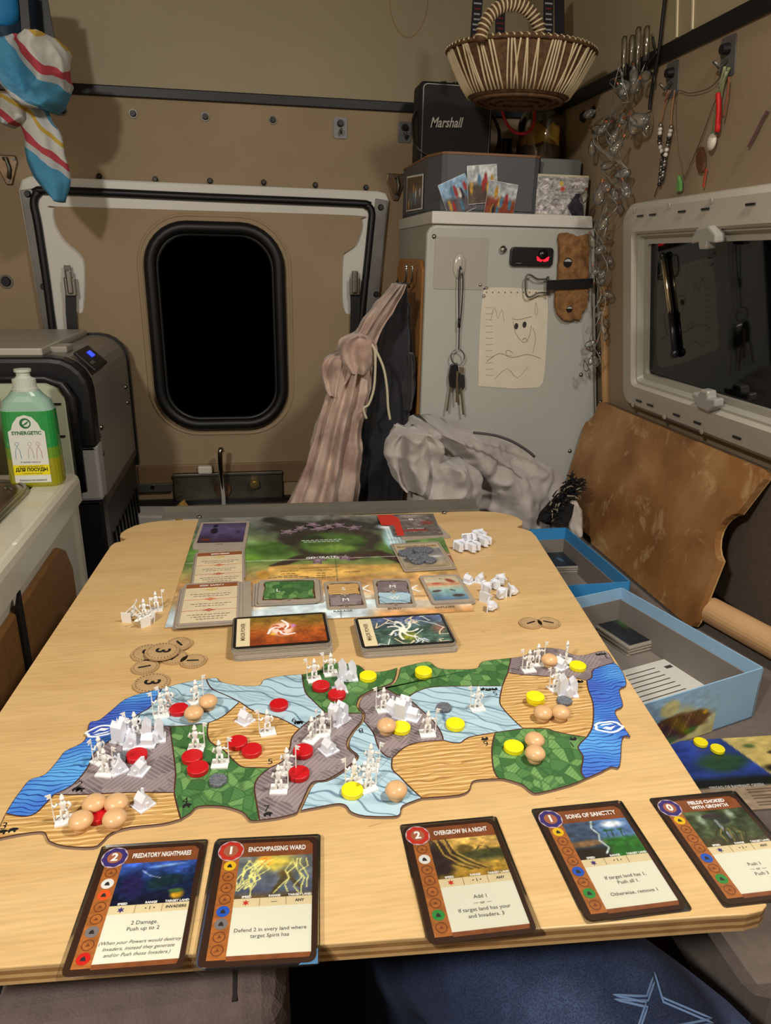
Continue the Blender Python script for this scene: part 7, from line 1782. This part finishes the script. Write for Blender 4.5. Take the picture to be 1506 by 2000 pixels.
part(drape([(200, 40, 88), (230, 42, 98), (265, 46, 114), (300, 50, 124), (340, 62, 130), (370, 84, 130), (396, 112, 122)], 1.53, .022, 3, .3, 8, sharp=.9, wrinkle=.006), 'hanging_end', m_tw, tw, smooth=True)
part(drape([(190, 2, 50), (212, -4, 56), (236, 0, 50), (246, 10, 24)], 1.515, .025, 3, .3, 6, wrinkle=.006), 'short_end', m_tw, tw, smooth=True)
bg = thing('blue_bag', 'blue and grey bag with black edging hanging above the towel', 'bag', YP(30, 110, 1.52))
part(drape([(-60, -40, 60), (-10, -40, 66), (30, -40, 66), (70, -30, 68), (100, -10, 62), (118, 8, 52)], 1.54, .05, 3, .15, 5, wrinkle=.006), 'body', mat('bag_blue', (20, 44, 66), .6, var=.2, vscale=12), bg, smooth=True)
part(drape([(-60, -40, 28), (0, -40, 34), (35, -40, 34), (55, -38, 22)], 1.495, .03, 3, .1, 2), 'bright_panel', mat('bag_bright', (24, 120, 180), .6), bg, smooth=True)
part(MB().ribbon([YP(x, y, 1.50) for x, y in ((44, -30), (50, 40), (54, 110))], (1, 0, 0), .014, .003), 'edge_binding', m_black, bg)
part(MB().ribbon([YP(x, y, 1.56) for x, y in ((74, -30), (86, 40), (98, 100))], (1, 0, 0), .024, .003), 'black_strap', m_black, bg)

# ================================================================== soap bottle
t = thing('soap_bottle', 'green and yellow dish soap bottle with white label on the counter', 'bottle', (-.372, 1.155, CZ))
bxc, byc = YP(72, 915, 1.155).x, 1.155
def bsec(z, w, d, r): return [(bxc+x, byc+y, CZ+z) for x, y in rrect(w, d, r, 5)]
secs = [(0.000, .074, .044, .014), (.004, .079, .048, .018), (.030, .078, .047, .018), (.095, .077, .047, .018), (.118, .076, .046, .018), (.132, .066, .042, .018), (.140, .048, .036, .016), (.146, .040, .034, .016)]
m_soapY = mat('soap_yellow', (150, 148, 30), .15, spec=.6, coat=.5); m_soapG = mat('soap_green', (40, 146, 70), .15, spec=.6, coat=.5); m_pale = mat('soap_clear', (150, 186, 168), .15, coat=.5)
lv = [[s for s in secs if s[0] <= .06]+[(.055, .0775, .047, .018)], None, None]
def bpart(nm, ss, m_): part(MB().loft([bsec(*s) for s in ss], True, True), nm, m_, t, smooth=False, recalc=True)
bpart('yellow_soap', [secs[0], secs[1], secs[2], (.045, .0778, .047, .018)], m_soapY)
bpart('mixed_soap', [(.045, .0778, .047, .018), (.062, .0775, .047, .018)], mat('soap_mix', (104, 150, 44), .15, coat=.5))
bpart('green_soap', [(.062, .0775, .047, .018), secs[3], secs[4]], m_soapG)
bpart('clear_shoulder', [secs[4], secs[5], secs[6], secs[7]], m_pale)
part(MB().lathe([(.018, .146), (.018, .150), (.0165, .151), (.0165, .163), (.012, .165), (.0095, .168), (.0095, .173), (.012, .174), (.012, .178), (0, .179)], (bxc, byc, CZ), 22), 'cap', mat('cap_white', (196, 204, 192), .35), t, smooth=False)
ML = MY(byc-.0238) @ Matrix.Translation((bxc, CZ, 0))
lab_ = [(-.026, .008), (.026, .008), (.026, .088), (.021, .091), (.018, .100), (.010, .110), (0, .113), (-.010, .110), (-.018, .100), (-.021, .091), (-.026, .088)]
part(MB().prism(lab_, .0003, .0006, ML), 'label', mat('label_white', (220, 222, 212), .5), t)
part(MB().prism([(-.026, .020), (.026, .020), (.026, .036), (-.026, .036)], .0006, .0008, ML), 'yellow_band', mat('label_yellow', (232, 216, 20), .5), t)
m_lg = mat('label_green', (40, 110, 60), .5)
part(MB().ring(circ(.008, 20, 0, .1005), circ(.0052, 20, .001, .1005), .0006, .0008, ML).prism([(-.006, .096), (-.001, .1005), (.006, .105), (.002, .099)], .0006, .0008, ML), 'logo_mark', m_lg, t)
text('brand_text', 'SYNERGETIC', .0076, ML @ Matrix.Translation((0, .0855, .0009)), t, m_lg, bold=.00025, width=.042)
text('product_text', 'ДЛЯ ПОСУДЫ', .0072, ML @ Matrix.Translation((0, .0285, .0010)), t, m_ink, bold=.0003, width=.046)
for s, z, sz in (('антибактериальный гель', .0338, .0030), ('с ароматом лимона', .0225, .0030), ('биоразлагаемый', .0118, .0048), ('Я люблю чистоту', .0405, .0034)):
    text('label_text', s, sz, ML @ Matrix.Translation((0, z, .0010)), t, m_gtext)
for x, c_ in ((-.016, (96, 140, 180)), (.002, (170, 160, 150)), (.014, (190, 140, 110))):
    mm = mat('fig_%d' % c_[0], c_, .6); part(MB().tube([ML @ Vector((x+dx, z, .0008)) for dx, z in ((-.004, .046), (-.003, .058), (0, .066), (.003, .058), (.004, .046))], .0004, 4), 'label_drawing', mm, t)
    part(MB().ring(circ(.003, 12, x, .069), circ(.0024, 12, x, .069), .0006, .0008, ML), 'label_drawing', mm, t)

# ================================================================== seated person in jeans (lower body)
pe = thing('person', 'person in blue jeans with a pale stitched star, seated at the table', 'person', (.30, .30, 0))
J = {'pel': (.44, -.06, .46, .130), 'h1': (.37, .09, .44, .125), 'm1': (.285, .245, .505, .105), 'm1b': (.225, .355, .530, .098), 'k1': (.145, .490, .525, .082), 's1': (.13, .53, .30, .064), 'a1': (.12, .56, .10, .045), 'f1': (.115, .63, .045, .045), 't1': (.11, .72, .035, .036),
     'h2': (.52, -.12, .455, .118), 'm2': (.40, -.10, .45, .105), 'k2': (.17, -.05, .43, .080), 's2': (.14, -.06, .25, .062), 'a2': (.13, -.07, .09, .045), 'f2': (.11, -.02, .045, .045), 't2': (.09, .06, .035, .036), 'w': (.52, -.16, .58, .150)}
ks = list(J); me = bpy.data.meshes.new('jeans')
ed = [('pel', 'h1'), ('h1', 'm1'), ('m1', 'm1b'), ('m1b', 'k1'), ('k1', 's1'), ('s1', 'a1'), ('a1', 'f1'), ('f1', 't1'), ('pel', 'h2'), ('h2', 'm2'), ('m2', 'k2'), ('k2', 's2'), ('s2', 'a2'), ('a2', 'f2'), ('f2', 't2'), ('pel', 'w')]
me.from_pydata([J[k][:3] for k in ks], [(ks.index(a), ks.index(b)) for a, b in ed], [])
ob = bpy.data.objects.new('jeans', me); COL.objects.link(ob)
sk_ = ob.modifiers.new('skin', 'SKIN'); sk_.use_smooth_shade = True
for i, k in enumerate(ks):
    me.skin_vertices[0].data[i].radius = (J[k][3], J[k][3]*.9)
me.skin_vertices[0].data[0].use_root = True
ob.modifiers.new('sub', 'SUBSURF').levels = 2; ob.modifiers['sub'].render_levels = 2
dg = bpy.context.evaluated_depsgraph_get(); dg.update(); me2 = bpy.data.meshes.new_from_object(ob.evaluated_get(dg)); bpy.data.objects.remove(ob)
M_ = bpy.data.materials.new('denim'); M_.use_nodes = True; nt = M_.node_tree; P = nt.nodes['Principled BSDF']; P.inputs['Roughness'].default_value = .9
tc = node(nt, 'ShaderNodeTexCoord'); n1 = node(nt, 'ShaderNodeTexNoise', i_Scale=14., i_Detail=5.); n2 = node(nt, 'ShaderNodeTexNoise', i_Scale=900., i_Detail=1.)
nt.links.new(tc.outputs['Object'], n1.inputs['Vector']); nt.links.new(tc.outputs['Object'], n2.inputs['Vector'])
r1 = ramp(nt, [(.3, (34, 46, 78)), (.55, (54, 70, 108)), (.75, (84, 104, 146))]); nt.links.new(n1.outputs[0], r1.inputs[0])
r2 = ramp(nt, [(.35, (130, 130, 130)), (.65, (255, 255, 255))]); nt.links.new(n2.outputs[0], r2.inputs[0])
mx = node(nt, 'ShaderNodeMixRGB', blend_type='MULTIPLY'); mx.inputs[0].default_value = .7; nt.links.new(r1.outputs[0], mx.inputs[1]); nt.links.new(r2.outputs[0], mx.inputs[2]); nt.links.new(mx.outputs[0], P.inputs['Base Color'])
me2.materials.clear(); me2.materials.append(M_)
# creases pressed into the surface
for v in me2.vertices:
    c = v.co; a_ = mnoise.noise(Vector((c.x*16+c.y*20, c.y*16, c.z*10)))
    v.co += v.normal*(.004*a_)
jo = link(bpy.data.objects.new('jeans', me2), pe)
# star stitched on the thigh: lines dropped onto the leg along the view of someone looking down
bpy.context.view_layer.update()
dgs = bpy.context.evaluated_depsgraph_get()
from mathutils.bvhtree import BVHTree
bv = BVHTree.FromPolygons([v.co[:] for v in me2.vertices], [tuple(p.vertices) for p in me2.polygons])
def on_leg(px, py):
    h_ = bv.ray_cast(CAM, ray(px, py).normalized()); return h_[0]+h_[1]*.0012 if h_[0] else None
star = [(1278, 1902), (1292, 1950), (1390, 1992), (1300, 2010), (1285, 2060), (1245, 2010), (1262, 1960), (1198, 1945), (1262, 1948), (1278, 1902)]
for off in (0, 9):
    pts = []
    for i in range(len(star)-1):
        for k in range(6):
            f_ = k/6; q = on_leg(star[i][0]+(star[i+1][0]-star[i][0])*f_+off*.3, star[i][1]+(star[i+1][1]-star[i][1])*f_+off)
            if q: pts.append(q)
    if len(pts) > 3: part(MB().tube(pts, .0009, 5), 'star_stitching', mat('pale_thread', (120, 150, 196), .9), pe, smooth=True)
t = thing('seat_box', 'low upholstered seat the person in jeans sits on', 'seat', (.48, -.15, 0))
part(MB().box((.48, -.18, .295), (.50, .60, .07)), 'cushion', m_bench, t, bevel=.015)
part(MB().box((.48, -.18, .13), (.48, .58, .26)), 'base_box', mat('bench_box', (70, 54, 42), .6), t)
# stool cushion and boards in the dark below the table
t = thing('floor_stool', 'grey brown upholstered stool partly under the table', 'stool', (-.09, .42, 0))
part(MB().box((-.09, .455, .590), (.19, .27, .10)), 'cushion', mat('stool_fabric', (112, 98, 94), .95, var=.1, vscale=60, bump=.4, bscale=500), t, bevel=.03, bseg=4)
part(MB().tube([(-.03, .335, .636), (-.03, .36, .6415), (-.03, .56, .6415)], .002, 5), 'piping_seam', mat('seam_brown', (50, 42, 40), .9), t)
part(MB().box((-.09, .455, .27), (.17, .24, .54)), 'base', mat('stool_base', (46, 36, 30), .7), t, bevel=.005)
t = thing('under_cabinet', 'dark brown wooden cupboard in shadow under the table', 'cupboard', (.08, 1.0, 0))
part(MB().box((.08, 1.00, .26), (.30, .28, .52)), 'carcass', mat('dark_oak', (86, 58, 38), .6, var=.2, vscale=12), t)
part(MB().box((.08, .855, .27), (.26, .010, .44)), 'door', mat('dark_oak2', (100, 66, 42), .6, var=.2, vscale=12), t, bevel=.003)
part(MB().box((.0, .846, .42), (.05, .008, .010)), 'door_handle', m_dsteel, t)
